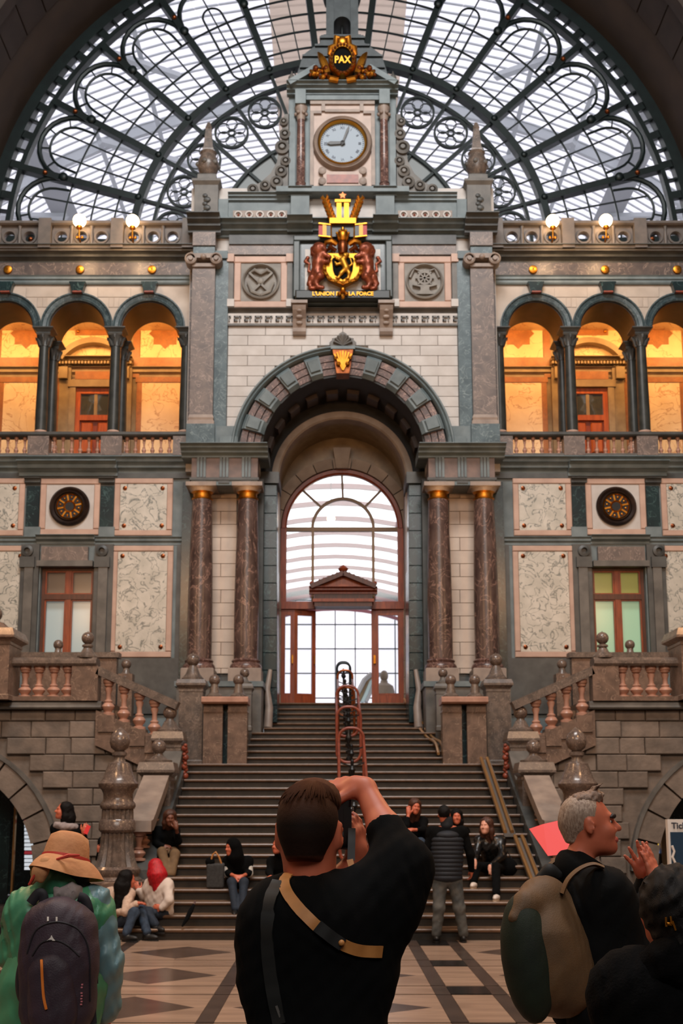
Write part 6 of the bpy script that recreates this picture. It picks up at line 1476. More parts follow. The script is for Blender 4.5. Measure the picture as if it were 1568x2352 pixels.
def head(S, c, M, k=1.0, nose=True):
    q = lambda r, f, u: V(c) + M @ V(r, f, u) * k
    e = lambda p, r, kk=.02, rot=None, sub=False: S.ell(q(*p), tuple(x * k for x in r), (M @ rot) if rot is not None else M, kk * k, sub)
    e((0, -.012, .035), (.075, .095, .088)); e((0, .03, -.02), (.062, .066, .085), .03); e((0, .042, -.062), (.05, .05, .05), .03); e((0, .08, -.103), (.024, .02, .02), .03); e((0, .05, -.085), (.045, .045, .035), .03)
    if nose:
        S.cone(q(0, .092, .014), q(0, .121, -.026), .008 * k, .0125 * k, .012 * k); e((.011, .1, -.032), (.009, .01, .008), .01); e((-.011, .1, -.032), (.009, .01, .008), .01)
        e((0, .086, .026), (.046, .014, .011), .02)
        for s in (-1, 1): e((s * .031, .096, .004), (.017, .014, .012), .012, None, True); e((s * .042, .07, -.03), (.02, .024, .022), .03)
        e((0, .093, -.062), (.024, .012, .007), .008); e((0, .091, -.073), (.021, .012, .008), .008)
    for s in (-1, 1):
        e((s * .079, -.006, -.004), (.009, .021, .034), .008, Matrix.Rotation(s * -.3, 3, 'Z')); e((s * .088, -.002, -.002), (.006, .011, .018), .006, None, True)
    return q
def hand(S, w, d, n, k=1.0, curl=.3, spread=.12, side_=1, thumb=.7):
    """w wrist, d direction of the fingers, n normal of the back of the hand; side_ is where the thumb lies (+ = d x n)"""
    d = V(d).normalized(); n = V(n); n = (n - d * n.dot(d)).normalized(); b = d.cross(n) * side_; M = Matrix((b, d, n)).transposed()
    w = V(w); S.ell(w + d * .048 * k, (.042 * k, .05 * k, .016 * k), M, .02 * k); S.cone(w, w + d * .03 * k, .027 * k, .03 * k, .02 * k)
    for i, (o, L) in enumerate(((.029, .072), (.01, .082), (-.01, .076), (-.028, .06))):
        a = w + d * (.088 - .006 * abs(i - 1)) * k + b * o * k; dd = (d + b * o / .03 * spread).normalized(); cu = 0; p = a; r = .0095 * k
        for j, l in enumerate((.45, .32, .26)):
            cu += curl * (.7 + .3 * j); v = dd * cos(cu) - n * sin(cu); p2 = p + v * L * l * k; S.cone(p, p2, r, r * .9, .006 * k); p = p2; r *= .9
        S.cone(w + d * .04 * k + b * o * .8 * k, a, .011 * k, .0105 * k, .01 * k)
    p = w + d * .02 * k + b * .028 * k; v1 = (d * .6 + b * thumb - n * .25).normalized(); p1 = p + v1 * .042 * k; v2 = (d * .85 + b * thumb * .45 - n * .35).normalized(); p2 = p1 + v2 * .034 * k; p3 = p2 + (d * .95 + b * .2 - n * .3).normalized() * .026 * k
    S.chain([p, p1, p2, p3], [.016 * k, .0125 * k, .0115 * k, .009 * k], .01 * k)
def torso(S, pel, chest, shL, shR, k=1.0, wid=.08, r0=.125, r1=.135, kk=.07):
    """clothed trunk between pelvis and shoulders"""
    ax = (V(shR) - V(shL)).normalized(); mid = (V(pel) + V(chest)) / 2
    for s in (-1, 1): S.chain([V(pel) + ax * s * wid * .7 * k, mid + ax * s * wid * .75 * k, V(chest) + ax * s * wid * k], [r0 * k, r0 * .95 * k, r1 * k], kk * k)
    S.cone(V(shL) - V(0, 0, .02) * k, V(shR) - V(0, 0, .02) * k, .068 * k, .068 * k, kk * k)
def figure(t, J, k=1.0, cell=.016, skin='skin', top='cloth_black', bot='denim', shoe='shoe_black', cuffL=1.0, cuffR=1.0, topname='jacket', fwd=(0, -1, 0), up=(0, 0, 1), bulk=1.0, wr=.0, hands=True, legs=True, hl=((0, -1, -.3), (0, 0, 1)), hr=((0, -1, -.3), (0, 0, 1)), toe=(0, -1, 0), legr=1.0):
    """J: head pel chest shL shR elL elR wrL wrR hipL hipR knL knR anL anR (world points)"""
    J = {a: V(b) for a, b in J.items()}; B = SDF(); M = fmat(fwd, up); q = head(B, J['head'], M, k)
    neck = J['neck'] if 'neck' in J else (J['shL'] + J['shR']) / 2 + V(0, 0, .03) * k
    B.cone(q(0, -.02, -.06), neck, .05 * k, .056 * k, .04 * k).cone(neck, J['chest'], .06 * k, .09 * k, .03).cone(J['chest'], J['pel'], .09 * k, .09 * k)
    for a in 'LR':
        B.cone(neck, J['sh' + a], .05 * k, .045 * k).chain([J['sh' + a], J['el' + a], J['wr' + a]], [.043 * k, .036 * k, .026 * k], .02)
        if legs: B.chain([J['pel'], J['hip' + a], J['kn' + a], J['an' + a]], [.08 * k, .07 * k, .048 * k, .036 * k], .03)
    if hands:
        hand(B, J['wrL'], *hl, k=k, side_=1, curl=.5); hand(B, J['wrR'], *hr, k=k, side_=-1, curl=.5)
    B.build('body', skin, t, cell * .75 if cell > .01 else cell)
    T = SDF(); torso(T, J['pel'], J['chest'], J['shL'], J['shR'], k * bulk)
    for a, cf in (('L', cuffL), ('R', cuffR)):
        e, w = J['el' + a], J['wr' + a]; T.chain([J['sh' + a] - V(0, 0, .01), e], [.066 * k * bulk, .056 * k * bulk], .04)
        T.cone(neck - V(0, 0, .055) * k, J['sh' + a] - V(0, 0, .02) * k, .062 * k, .066 * k, .05)
        if cf > 0: T.cone(e, e + (w - e) * cf, .056 * k * bulk, .044 * k * bulk, .03)
    T.build(topname, top, t, cell, wr, 45)
    if legs:
        L = SDF(); L.ell(J['pel'] - V(0, 0, .02), (.17 * k, .13 * k, .12 * k))
        for a in 'LR': L.chain([J['hip' + a], J['kn' + a], J['an' + a] + V(0, 0, .03)], [.092 * k * legr, .068 * k * legr, .058 * k * legr], .04)
        L.build('trousers', bot, t, cell, wr, 40)
        for a in 'LR':
            s_ = SDF(); p = J['an' + a]; tv = V(toe).normalized(); mt = fmat(tv)
            s_.ell(p + tv * .06 * k - V(0, 0, .035), (.045 * k, .13 * k, .045 * k), mt, .02).cone(p, p - V(0, 0, .03), .045 * k, .045 * k).cut(p - V(0, 0, .072), (0, 0, -1))
            o = s_.build('shoe', shoe, t, .011); MB().prismz([((p + mt @ V(.047 * k * cos(a_), .06 * k + .135 * k * sin(a_), 0)).x, (p + mt @ V(.047 * k * cos(a_), .06 * k + .135 * k * sin(a_), 0)).y) for a_ in [2 * pi * i / 16 for i in range(16)]], p.z - .088, p.z - .062).build('sole', 'sole' if shoe != 'shoe_black' else 'shoe_black', o)
    return q
def hair_long(t, q, m, length, k=1.0, cell=.014, wid=.07, back=True, bang=True):
    S = SDF(); S.ell(q(0, -.022, .045), (.088 * k, .105 * k, .092 * k), None, .02)
    S.chain([q(0, -.06, .03), q(0, -.085, -.1), q(0, -.09, -.1 - length)], [.085 * k, wid * 1.15 * k, wid * .7 * k], .05)
    for s in (-1, 1): S.chain([q(s * .06, -.02, .05), q(s * .08, -.02, -.08), q(s * .085, -.03, -.1 - length * .6)], [.045 * k, .04 * k, .025 * k], .03)
    n = (q(0, 1, 0) - q(0, 0, 0)).normalized(); up = (q(0, 0, 1) - q(0, 0, 0)).normalized()
    S.ell(q(0, .085, -.035), (.056 * k, .06 * k, .095 * k), fmat(n, up), .02, True)
    return S.build('hair', m, t, cell, .003, 90)
def P(px_, py_, Y): return W(px_, py_, Y)
def joints(**kw): return {a: P(*b) for a, b in kw.items()}
def person(label, base, kneel=None): return thing('person', label, 'person', base)

# ---------------------------------------------------------------- 1 woman in black headscarf on the steps
t = person('seated woman in black headscarf with striped sleeves and jeans on the steps', (wx(543, 2100, 16.8), 16.9, .3))
J = joints(head=(533, 1946, 17.35), chest=(545, 1990, 17.5), pel=(547, 2030, 17.62), shL=(522, 1975, 17.45), shR=(570, 1975, 17.5), elL=(522, 2005, 17.4), elR=(572, 2005, 17.45), wrL=(540, 2013, 17.15), wrR=(556, 2013, 17.15), hipL=(537, 2035, 17.55), hipR=(558, 2035, 17.55), knL=(532, 2026, 17.05), knR=(560, 2026, 17.05), anL=(540, 2092, 16.85), anR=(556, 2092, 16.85))
q = figure(t, J, .92, topname='striped_top', bot='denim_dark', fwd=(-.75, -.6, -.1), cuffL=.45, cuffR=.45, hl=((1, -.3, -.2), (0, -.6, 1)), hr=((-1, -.3, -.2), (0, -.6, 1)))
S = SDF(); S.ell(q(0, -.02, .035), (.1, .112, .108)).chain([q(0, -.05, -.02), q(0, -.03, -.14), J['chest']], [.1, .1, .13], .06).cone(q(0, -.06, -.1), J['chest'] + V(.1, .05, -.05), .09, .07, .06)
n_ = (q(0, 1, 0) - q(0, 0, 0)).normalized(); S.ell(q(0, .1, -.03), (.055, .065, .088), fmat(n_), .015, True); S.build('headscarf', 'cloth_black', t, .013)
for a, b in (('shL', 'elL'), ('shR', 'elR')):
    for f in (.55, .75, .95): p = J[a].lerp(J[b], f); d = (J[b] - J[a]).normalized(); S = SDF(); S.cone(p, p + d * .018, .059, .059); S.build('sleeve_stripe', 'stripe_white', t, .011)
# tote bag beside her
tb_ = thing('tote_bag', 'grey felt tote bag with tan handle standing beside the headscarf woman', 'bag', W(492, 2042, 17.3)); b0 = W(494, 2040, 17.3)
S = SDF(); S.box(b0 + V(0, 0, .17), (.125, .06, .17), None, .02); S.cone(b0 + V(-.1, 0, .3), b0 + V(.1, 0, .33), .03, .03).build('bag_body', 'scarf_dark' if 'scarf_dark' in MAT else 'dark_grey_stone', tb_, .014)
MB().tube([b0 + V(-.08, -.02, .33), b0 + V(-.04, -.03, .47), b0 + V(.0, -.03, .51), b0 + V(.05, -.03, .44), b0 + V(.09, -.02, .33)], .014, 8).build('handle', 'strap_tan', tb_, True)
S = SDF(); S.ell(b0 + V(-.08, 0, .37), (.07, .05, .07)).build('dark_cloth', 'cloth_black', tb_, .014)

# ---------------------------------------------------------------- 2 neighbour half hidden by the photographer
t = person('seated person in dark clothes turned toward the headscarf woman, half hidden by the photographer', (wx(640, 2100, 17.0), 17.0, .3))
J = joints(head=(640, 1942, 17.4), chest=(648, 1990, 17.55), pel=(650, 2030, 17.65), shL=(624, 1976, 17.5), shR=(672, 1976, 17.5), elL=(618, 2003, 17.4), elR=(676, 2004, 17.4), wrL=(622, 2013, 17.15), wrR=(660, 2015, 17.15), hipL=(640, 2035, 17.6), hipR=(660, 2035, 17.6), knL=(632, 2028, 17.05), knR=(662, 2028, 17.05), anL=(636, 2092, 16.85), anR=(660, 2092, 16.85))
q = figure(t, J, .94, fwd=(-.7, -.7, 0), bot='denim_dark'); hair_long(t, q, 'hair_black', .12)
# ---------------------------------------------------------------- 3 person in brown trousers
t = person('seated person in dark jacket and brown trousers resting chin on hand by the left newel', (wx(388, 2020, 17.7), 17.7, .75))
J = joints(head=(390, 1879, 18.35), chest=(380, 1920, 18.5), pel=(385, 1955, 18.6), shL=(362, 1907, 18.5), shR=(402, 1905, 18.5), elL=(358, 1938, 18.4), elR=(410, 1932, 18.3), wrL=(375, 1944, 18.1), wrR=(405, 1903, 18.15), hipL=(377, 1958, 18.55), hipR=(396, 1958, 18.55), knL=(372, 1957, 18.05), knR=(402, 1962, 18.05), anL=(384, 2012, 17.8), anR=(394, 2012, 17.8))
q = figure(t, J, .95, skin='skin_deep', top='cloth_black', bot='cloth_brown', fwd=(.25, -1, -.15), cuffR=.55, hl=((1, -.2, 0), (0, -.5, 1)), hr=((-.2, 0, 1), (0, -1, 0)), shoe='shoe_black', legr=1.1)
hair_long(t, q, 'hair_chestnut', .12, wid=.075)
# ---------------------------------------------------------------- 4 girl with long black hair, cream jacket
t = person('girl with long black hair in cream fleece sitting at the foot of the stairs', (wx(285, 2150, 16.2), 16.3, 0))
J = joints(head=(293, 2020, 16.45), chest=(272, 2068, 16.55), pel=(262, 2115, 16.65), shL=(255, 2048, 16.6), shR=(297, 2050, 16.45), elL=(256, 2090, 16.45), elR=(288, 2094, 16.2), wrL=(285, 2096, 16.3), wrR=(312, 2076, 16.2), hipL=(265, 2118, 16.65), hipR=(275, 2122, 16.5), knL=(322, 2086, 16.35), knR=(308, 2096, 16.15), anL=(337, 2146, 16.2), anR=(290, 2148, 16.05))
q = figure(t, J, .94, top='cloth_cream', topname='fleece', bot='denim', fwd=(.85, .5, -.1), bulk=1.12, toe=(1, -.4, 0), shoe='shoe_black', wr=.004, hl=((1, 0, .2), (0, 0, 1)), hr=((1, 0, .2), (0, 0, 1)), legr=1.05)
hair_long(t, q, 'hair_black', .34, wid=.08)
# ---------------------------------------------------------------- 5 girl with red hair, white jacket
t = person('girl with bright red hair and white jacket seated with her back to us', (wx(355, 2130, 16.4), 16.5, .15))
J = joints(head=(355, 1994, 16.75), chest=(364, 2045, 16.75), pel=(368, 2095, 16.75), shL=(345, 2028, 16.8), shR=(384, 2028, 16.65), elL=(330, 2058, 16.85), elR=(388, 2068, 16.5), wrL=(318, 2046, 16.8), wrR=(372, 2085, 16.5), hipL=(360, 2098, 16.7), hipR=(376, 2098, 16.65), knL=(325, 2092, 16.6), knR=(338, 2098, 16.45), anL=(352, 2125, 16.35), anR=(356, 2128, 16.3))
q = figure(t, J, .95, top='cloth_white', topname='jacket', bot='denim_dark', fwd=(-.6, .8, -.1), bulk=1.15, toe=(.8, -.6, 0), shoe='shoe_black', wr=.004, hl=((-.4, 0, 1), (0, -1, 0)), hr=((-1, 0, .2), (0, -1, .2)))
hair_long(t, q, 'hair_red', .2, wid=.11)
# ---------------------------------------------------------------- 6 woman with hand to her hair
t = person('seated woman with brown hair resting her head on her hand behind the raised arm', (wx(950, 1960, 18.4), 18.4, 1.05))
J = joints(head=(953, 1853, 18.75), chest=(950, 1895, 18.9), pel=(955, 1930, 19.0), shL=(934, 1883, 18.9), shR=(972, 1884, 18.9), elL=(932, 1898, 18.55), elR=(972, 1906, 18.6), wrL=(938, 1870, 18.65), wrR=(948, 1906, 18.5), hipL=(946, 1935, 18.95), hipR=(964, 1935, 18.95), knL=(938, 1932, 18.5), knR=(966, 1934, 18.5), anL=(944, 1990, 18.25), anR=(960, 1990, 18.25))
q = figure(t, J, .93, skin='skin', fwd=(.25, -1, -.1), up=(.15, 0, 1), bot='denim', cuffR=.5, cuffL=.6, hl=((0, 0, 1), (0, -1, 0)), hr=((-1, -.1, .1), (0, -.3, 1)))
hair_long(t, q, 'hair_chestnut', .22, wid=.085)
# ---------------------------------------------------------------- 7 standing man in padded vest
t = person('man in dark padded vest and faded jeans standing with his back to us', (wx(1030, 2160, 15.95), 15.95, 0))
Yp = 15.95
J = joints(head=(1020, 1872, Yp), chest=(1026, 1930, Yp), pel=(1026, 2012, Yp), shL=(992, 1908, Yp), shR=(1062, 1908, Yp), elL=(978, 1962, Yp), elR=(1080, 1962, Yp), wrL=(975, 1990, Yp + .2), wrR=(1082, 1998, Yp + .2), hipL=(1010, 2022, Yp), hipR=(1044, 2022, Yp), knL=(1008, 2085, Yp - .03), knR=(1054, 2085, Yp), anL=(1002, 2150, Yp), anR=(1064, 2150, Yp + .03))
for a, b in (('anL', .09), ('anR', .09)): J[a].z = b
q = figure(t, J, 1.0, top='cloth_black', topname='sleeves_and_shirt', bot='denim_faded', fwd=(.25, 1, 0), toe=(0, 1, 0), legr=1.12, wr=.003, hl=((0, .3, -1), (-1, 0, 0)), hr=((0, .3, -1), (1, 0, 0)))
S = SDF(); S.ell(q(0, -.02, .04), (.084, .103, .095)).cut(q(0, 0, -.03), q(0, .1, -1) - q(0, 0, 0)); S.build('hair', 'hair_black', t, .013, .003, 90)
vz = [J['pel'].z + .0 + i * .052 for i in range(12)]
for i in range(11):
    f0 = i / 10.; S = SDF(); c = J['pel'].lerp(J['chest'], f0 * 1.18); wv = .135 + .03 * f0 - (.05 if i == 10 else 0)
    S.ell(c + V(0, 0, -.02), (wv + .075, .165, .078), None, .02); S.build('quilted_band', 'cloth_navy', t, .014)
S = SDF(); S.cone(J['chest'] + V(0, 0, .2), J['chest'] + V(0, 0, .26), .085, .08); S.build('collar', 'cloth_navy', t, .013)
# ---------------------------------------------------------------- 8 woman in leather jacket
t = person('seated woman with auburn hair, black leather jacket and white sneakers', (wx(1120, 2060, 17.0), 17.2, .45))
J = joints(head=(1116, 1897, 17.85), chest=(1128, 1945, 18.0), pel=(1142, 1990, 18.15), shL=(1100, 1928, 17.95), shR=(1150, 1928, 18.0), elL=(1094, 1962, 17.8), elR=(1152, 1968, 17.75), wrL=(1090, 1978, 17.55), wrR=(1125, 1990, 17.5), hipL=(1132, 1994, 18.1), hipR=(1152, 1994, 18.1), knL=(1094, 1990, 17.6), knR=(1138, 1992, 17.5), anL=(1088, 2028, 17.5), anR=(1140, 2056, 17.1))
q = figure(t, J, .97, skin='skin_pale', top='leather_black', topname='leather_jacket', bot='cloth_black', fwd=(-.55, -.85, .02), shoe='shoe_white', toe=(-.3, -1, 0), wr=.004, cuffL=.8, cuffR=.9, hl=((-.2, -.4, -1), (-.5, -1, 0)), hr=((.1, -.5, -1), (0, -1, .3)))
hair_long(t, q, 'hair_chestnut', .16, wid=.07)
bg_ = thing('shoulder_bag', 'round black bag behind the woman in the leather jacket', 'bag', W(1167, 2010, 18.0)); S = SDF(); S.ell(W(1167, 1992, 18.0), (.14, .12, .14)); S.build('bag_body', 'cloth_black', bg_, .015); MB().tube([W(1160, 1975, 18.0), W(1165, 1955, 18), W(1175, 1974, 18)], .012, 6).build('strap', 'strap_black', bg_, True)
# ---------------------------------------------------------------- 9, 10, 11 mostly hidden sitters
def sitter(label, px_, py_, Y, zb, hairm='hair_black', fwd=(0, -1, 0), bot='denim_dark'):
    t = person(label, (wx(px_, py_ + 100, Y), Y - .3, zb)); f = 17.4 / Y
    J = joints(head=(px_, py_, Y - .15), chest=(px_, py_ + 44 * f, Y), pel=(px_, py_ + 84 * f, Y + .1), shL=(px_ - 26 * f, py_ + 30 * f, Y), shR=(px_ + 26 * f, py_ + 30 * f, Y), elL=(px_ - 30 * f, py_ + 60 * f, Y - .1), elR=(px_ + 30 * f, py_ + 60 * f, Y - .1), wrL=(px_ - 12 * f, py_ + 72 * f, Y - .4), wrR=(px_ + 12 * f, py_ + 72 * f, Y - .4), hipL=(px_ - 12 * f, py_ + 88 * f, Y + .05), hipR=(px_ + 12 * f, py_ + 88 * f, Y + .05), knL=(px_ - 14 * f, py_ + 82 * f, Y - .45), knR=(px_ + 14 * f, py_ + 82 * f, Y - .45), anL=(px_ - 12 * f, py_ + 146 * f, Y - .6), anR=(px_ + 12 * f, py_ + 146 * f, Y - .6))
    q = figure(t, J, .95, cell=.018, fwd=fwd, bot=bot); hair_long(t, q, hairm, .15, cell=.016)
sitter('seated person with black hair just visible behind the padded vest man', 1048, 1876, 19.4, 1.05)
sitter('seated person in black hidden behind the photographer raised elbow', 880, 1938, 17.8, .3, fwd=(.5, -.9, 0))
t = person('person in black leaning behind the left newel pillar, only an arm showing', (wx(258, 2050, 18.4), 18.6, 0))
J = joints(head=(270, 1902, 18.5), chest=(262, 1945, 18.5), pel=(262, 2010, 18.5), shL=(236, 1930, 18.45), shR=(288, 1930, 18.5), elL=(228, 1972, 18.35), elR=(292, 1975, 18.4), wrL=(228, 1960, 18.05), wrR=(280, 1990, 18.2), hipL=(252, 2015, 18.5), hipR=(274, 2015, 18.5), knL=(252, 2060, 18.4), knR=(274, 2060, 18.4), anL=(252, 2105, 18.5), anR=(274, 2105, 18.5))
q = figure(t, J, .95, cell=.018, hl=((0, -.3, 1), (0, -1, 0))); hair_long(t, q, 'hair_black', .1)
# ---------------------------------------------------------------- 12 long haired person with phone
t = person('standing person with long black hair and pale scarf holding a pink phone', (wx(155, 2150, 17.0), 17.0, 0))
Yp = 17.0
J = joints(head=(146, 1862, Yp), chest=(156, 1918, Yp), pel=(160, 2000, Yp), shL=(128, 1900, Yp), shR=(184, 1902, Yp), elL=(122, 1950, Yp), elR=(196, 1945, Yp), wrL=(140, 1960, Yp - .2), wrR=(192, 1913, Yp - .2), hipL=(148, 2008, Yp), hipR=(172, 2008, Yp), knL=(148, 2070, Yp), knR=(172, 2070, Yp), anL=(148, 2120, Yp), anR=(172, 2120, Yp))
J['anL'].z = J['anR'].z = .09
q = figure(t, J, .97, fwd=(-.8, -.3, .1), hr=((.3, -.2, 1), (0, -1, .2)), cuffR=.85); hair_long(t, q, 'hair_black', .2, wid=.085)
S = SDF(); S.chain([J['shL'] + V(.02, -.05, .03), J['chest'] + V(-.04, -.14, .12), J['shR'] + V(-.05, -.06, .02)], [.05, .055, .045]); S.build('scarf', 'scarf_grey', t, .014, .004, 70)
ph = thing('phone', 'pink phone held up by the long haired person', 'phone', W(200, 1905, Yp - .25)); MB().bar(W(196, 1915, Yp - .25), W(204, 1896, Yp - .25), .06, .012).build('phone_case', 'red_sheet', ph)
# ================================================================ FOREGROUND PEOPLE
from mathutils.bvhtree import BVHTree
CAMP = V(CX, 0, H)
def bvh_of(o):
    g = V(ORG[o.name]); return BVHTree.FromPolygons([v.co + g for v in o.data.vertices], [tuple(p.vertices) for p in o.data.polygons])
def surf(bv, px_, py_, off=.004, default=None):
    d = (W(px_, py_, 3.0) - CAMP).normalized()
    for b in (bv if isinstance(bv, list) else [bv]):
        h = b.ray_cast(CAMP, d)
        if h[0] is not None: return h[0] - d * off, (-h[1] if h[1].dot(d) > 0 else h[1])
    return W(px_, py_, default or 3.0), V(0, -1, 0)
def ribbon(name, pts, wid, m, parent, th=.004, smooth=True):
    """flat strap through (point, normal) pairs"""
    v = []; f = []; n = len(pts)
    for i, (p, nr) in enumerate(pts):
        a = pts[max(i - 1, 0)][0]; b = pts[min(i + 1, n - 1)][0]; t_ = (b - a).normalized(); s_ = t_.cross(nr).normalized() * wid / 2; o = nr.normalized() * th
        v += [p - s_, p + s_, p + s_ + o, p - s_ + o]
    for i in range(n - 1):
        for k in range(4): j = (k + 1) % 4; f.append((4 * i + k, 4 * i + j, 4 * i + 4 + j, 4 * i + 4 + k))
    f += [(0, 1, 2, 3), tuple(4 * (n - 1) + k for k in (3, 2, 1, 0))]
    return MB().add(v, f).build(name, m, parent, 60)
def smooth_path(pts, n=6):
    """Catmull-Rom through pixel points"""
    out = []
    for i in range(len(pts) - 1):
        p0, p1, p2, p3 = [V(*pts[min(max(j, 0), len(pts) - 1)], 0) for j in (i - 1, i, i + 1, i + 2)]
        for k in range(n):
            t_ = k / n; q_ = .5 * ((2 * p1) + (p2 - p0) * t_ + (2 * p0 - 5 * p1 + 4 * p2 - p3) * t_ ** 2 + (3 * p1 - p0 - 3 * p2 + p3) * t_ ** 3); out.append((q_.x, q_.y))
    return out + [tuple(pts[-1])]
m = mat('hair_gradient', (44, 27, 19), .75, spec=.15, bump=.3, bscale=300, bdist=.002); nt = m.node_tree; tc = nt.nodes.new('ShaderNodeTexCoord'); sp = nt.nodes.new('ShaderNodeSeparateXYZ'); mr = nt.nodes.new('ShaderNodeMapRange'); rp_ = nt.nodes.new('ShaderNodeValToRGB')
nt.links.new(tc.outputs['Object'], sp.inputs[0]); nt.links.new(sp.outputs['Z'], mr.inputs[0]); mr.inputs[1].default_value = 1.575; mr.inputs[2].default_value = 1.79; nt.links.new(mr.outputs[0], rp_.inputs[0])
el = rp_.color_ramp.elements; el[0].position = 0; el[0].color = lin((170, 92, 68)); el[1].position = 1; el[1].color = lin((84, 48, 28)); e_ = el.new(.16); e_.color = lin((46, 28, 21)); e_ = el.new(.5); e_.color = lin((26, 17, 13))
nt.links.new(rp_.outputs[0], nt.nodes['Principled BSDF'].inputs['Base Color'])
# ---------------------------------------------------------------- photographer
Yp = 3.05
t = person('man in black sweater seen from behind, raising a camera with his bare forearm over it', (wx(733, 2300, Yp), Yp, 0))
ph_ = t; X0 = wx(733, 2300, Yp); u = dep(Yp, 1.5) / F
hc_ = P(709, 1913, Yp + .03); M = fmat((.16, 1, .03)); B = SDF(); q = head(B, hc_, M, 1.02)
shL, shR = P(616, 2130, Yp + .02), P(828, 2116, Yp + .02); elL, elR = P(600, 2200, Yp + .10), P(926, 1992, Yp + .06); wrL, wrR = P(818, 1978, Yp + .30), P(838, 1812, Yp + .24)
neck = P(716, 2108, Yp + .02); chest = P(725, 2150, Yp + .02); pel = V(X0, Yp, .98)
B.cone(q(0, -.025, -.05), neck, .054, .06, .05).cone(q(.0, .0, -.06), neck + V(0, .03, 0), .05, .06, .04).cone(neck, shL, .055, .05).cone(neck, shR, .055, .05).cone(neck, chest, .06, .055).cone(chest, pel, .055, .06)
B.chain([shL, elL, wrL], [.05, .042, .03], .02).chain([shR, elR], [.05, .05], .02).chain([elR, elR.lerp(wrR, .45), wrR], [.05, .044, .029], .03)
hand(B, wrR, P(752, 1797, Yp + .30) - wrR, (.1, -.55, .9), 1.05, .35, .06, -1)
hand(B, wrL, V(.05, .02, 1), (1, -.5, 0), 1.0, .55, .05, 1)
for s in (-1, 1): B.chain([pel, V(X0 + s * .09, Yp, .9), V(X0 + s * .1, Yp, .5), V(X0 + s * .1, Yp, .09)], [.1, .085, .055, .042], .03)
B.build('body', 'skin', t, .0062)
T = SDF(); T.cone(shL + V(.015, 0, -.01), shR - V(.015, 0, .015), .062, .066, .08)
for s, wv in ((-1, .078), (1, .078)): T.chain([chest + V(s * wv, 0, .05), chest + V(s * (wv + .008), 0, -.1), V(X0 + s * .072, Yp, 1.12), V(X0 + s * .072, Yp, .98)], [.1, .09, .078, .085], .09)
T.ell(chest + V(.0, -.01, .03), (.15, .115, .1), None, .08).chain([chest, V(X0, Yp, 1.12), V(X0, Yp, .98)], [.11, .1, .1], .08)
T.cone(neck + V(0, 0, -.03), neck + V(0, .0, .0), .075, .064, .04).cone(neck + V(0, 0, -.06), chest, .08, .11, .08)
T.chain([shL, elL], [.06, .052], .05).cone(elL, elL.lerp(wrL, .6), .05, .04, .03)
ce = elR.lerp(wrR, .50); T.chain([shR + V(-.01, 0, -.01), shR.lerp(elR, .5) + V(.005, 0, -.02), elR], [.074, .082, .07], .06).cone(elR, ce, .068, .052, .05)
T.chain([shR.lerp(elR, .55), shR + V(.01, 0, -.11)], [.06, .05], .09)
T.cut(ce, (ce - elR), .004)
sw = T.build('sweater', 'cloth_black', t, .0068, .0016, 75); bv = bvh_of(sw)
c_ = neck + V(0, 0, .052); MB().tube([c_ + V(.062 * cos(a), .06 * sin(a), .004 * sin(a)) for a in [2 * pi * i / 24 for i in range(24)]], .009, 8, True).build('collar', 'strap_black', t, True)
L = SDF(); L.ell((X0, Yp, .95), (.175, .125, .12))
for s in (-1, 1): L.chain([V(X0 + s * .09, Yp, .9), V(X0 + s * .1, Yp, .5), V(X0 + s * .1, Yp, .1)], [.1, .075, .065], .04)
L.build('trousers', 'cloth_black', t, .014)
for s in (-1, 1): S = SDF(); S.ell((X0 + s * .1, Yp + .06, .05), (.048, .14, .05)).cut((0, 0, .001), (0, 0, -1)); S.build('shoe', 'shoe_black', t, .011)
# hair: longer brown top over a faded back and sides
HC, HR = (0, -.016, .034), (.0785, .1, .093)
S = SDF(); S.ell(q(*HC), HR, M, .02).cone(q(0, -.072, .0), q(0, -.06, -.06), .048, .043, .05)
S.cut(q(0, .03, -.02), q(0, 1, -.55) - q(0, 0, 0)).cut(q(0, 0, -.085), q(0, -.25, -1) - q(0, 0, 0))
for s in (-1, 1): S.ell(q(s * .082, .0, -.012), (.02, .026, .036), M, .006, True)
S.build('faded_hair', 'hair_gradient', t, .0055, .0004, 400)
S = SDF(); S.ell(q(*HC), tuple(x + .0022 for x in HR), M, .02).ell(q(.015, .03, .085), (.06, .07, .05), M, .04)
S.cut(q(0, -.03, .06), q(.1, -.35, -1) - q(0, 0, 0), .03).build('top_hair', 'hair_gradient', t, .0055, .0012, 170)
rh = random.Random(4)
for i in range(150):
    a = rh.uniform(-1.9, 1.9); l0 = rh.uniform(0, .5); l1 = l0 + rh.uniform(.45, .8); l1 = min(l1, 1.18 + rh.uniform(-.12, .08)); P_ = []; tw_ = rh.uniform(-.1, .1)
    for j in range(6):
        th_ = l0 + (l1 - l0) * j / 5; aa = a + tw_ * j / 5; P_.append(q(HC[0] + .012 * (1 - j / 5) + (HR[0] + .0035) * sin(aa) * sin(th_), HC[1] - (HR[1] + .0035) * cos(aa) * sin(th_), HC[2] + (HR[2] + .0035) * cos(th_)))
    MB().tube(P_, [.0012, .0024, .003, .0028, .002, .0006], 4).build('hair_lock', 'hair_gradient', t, True)
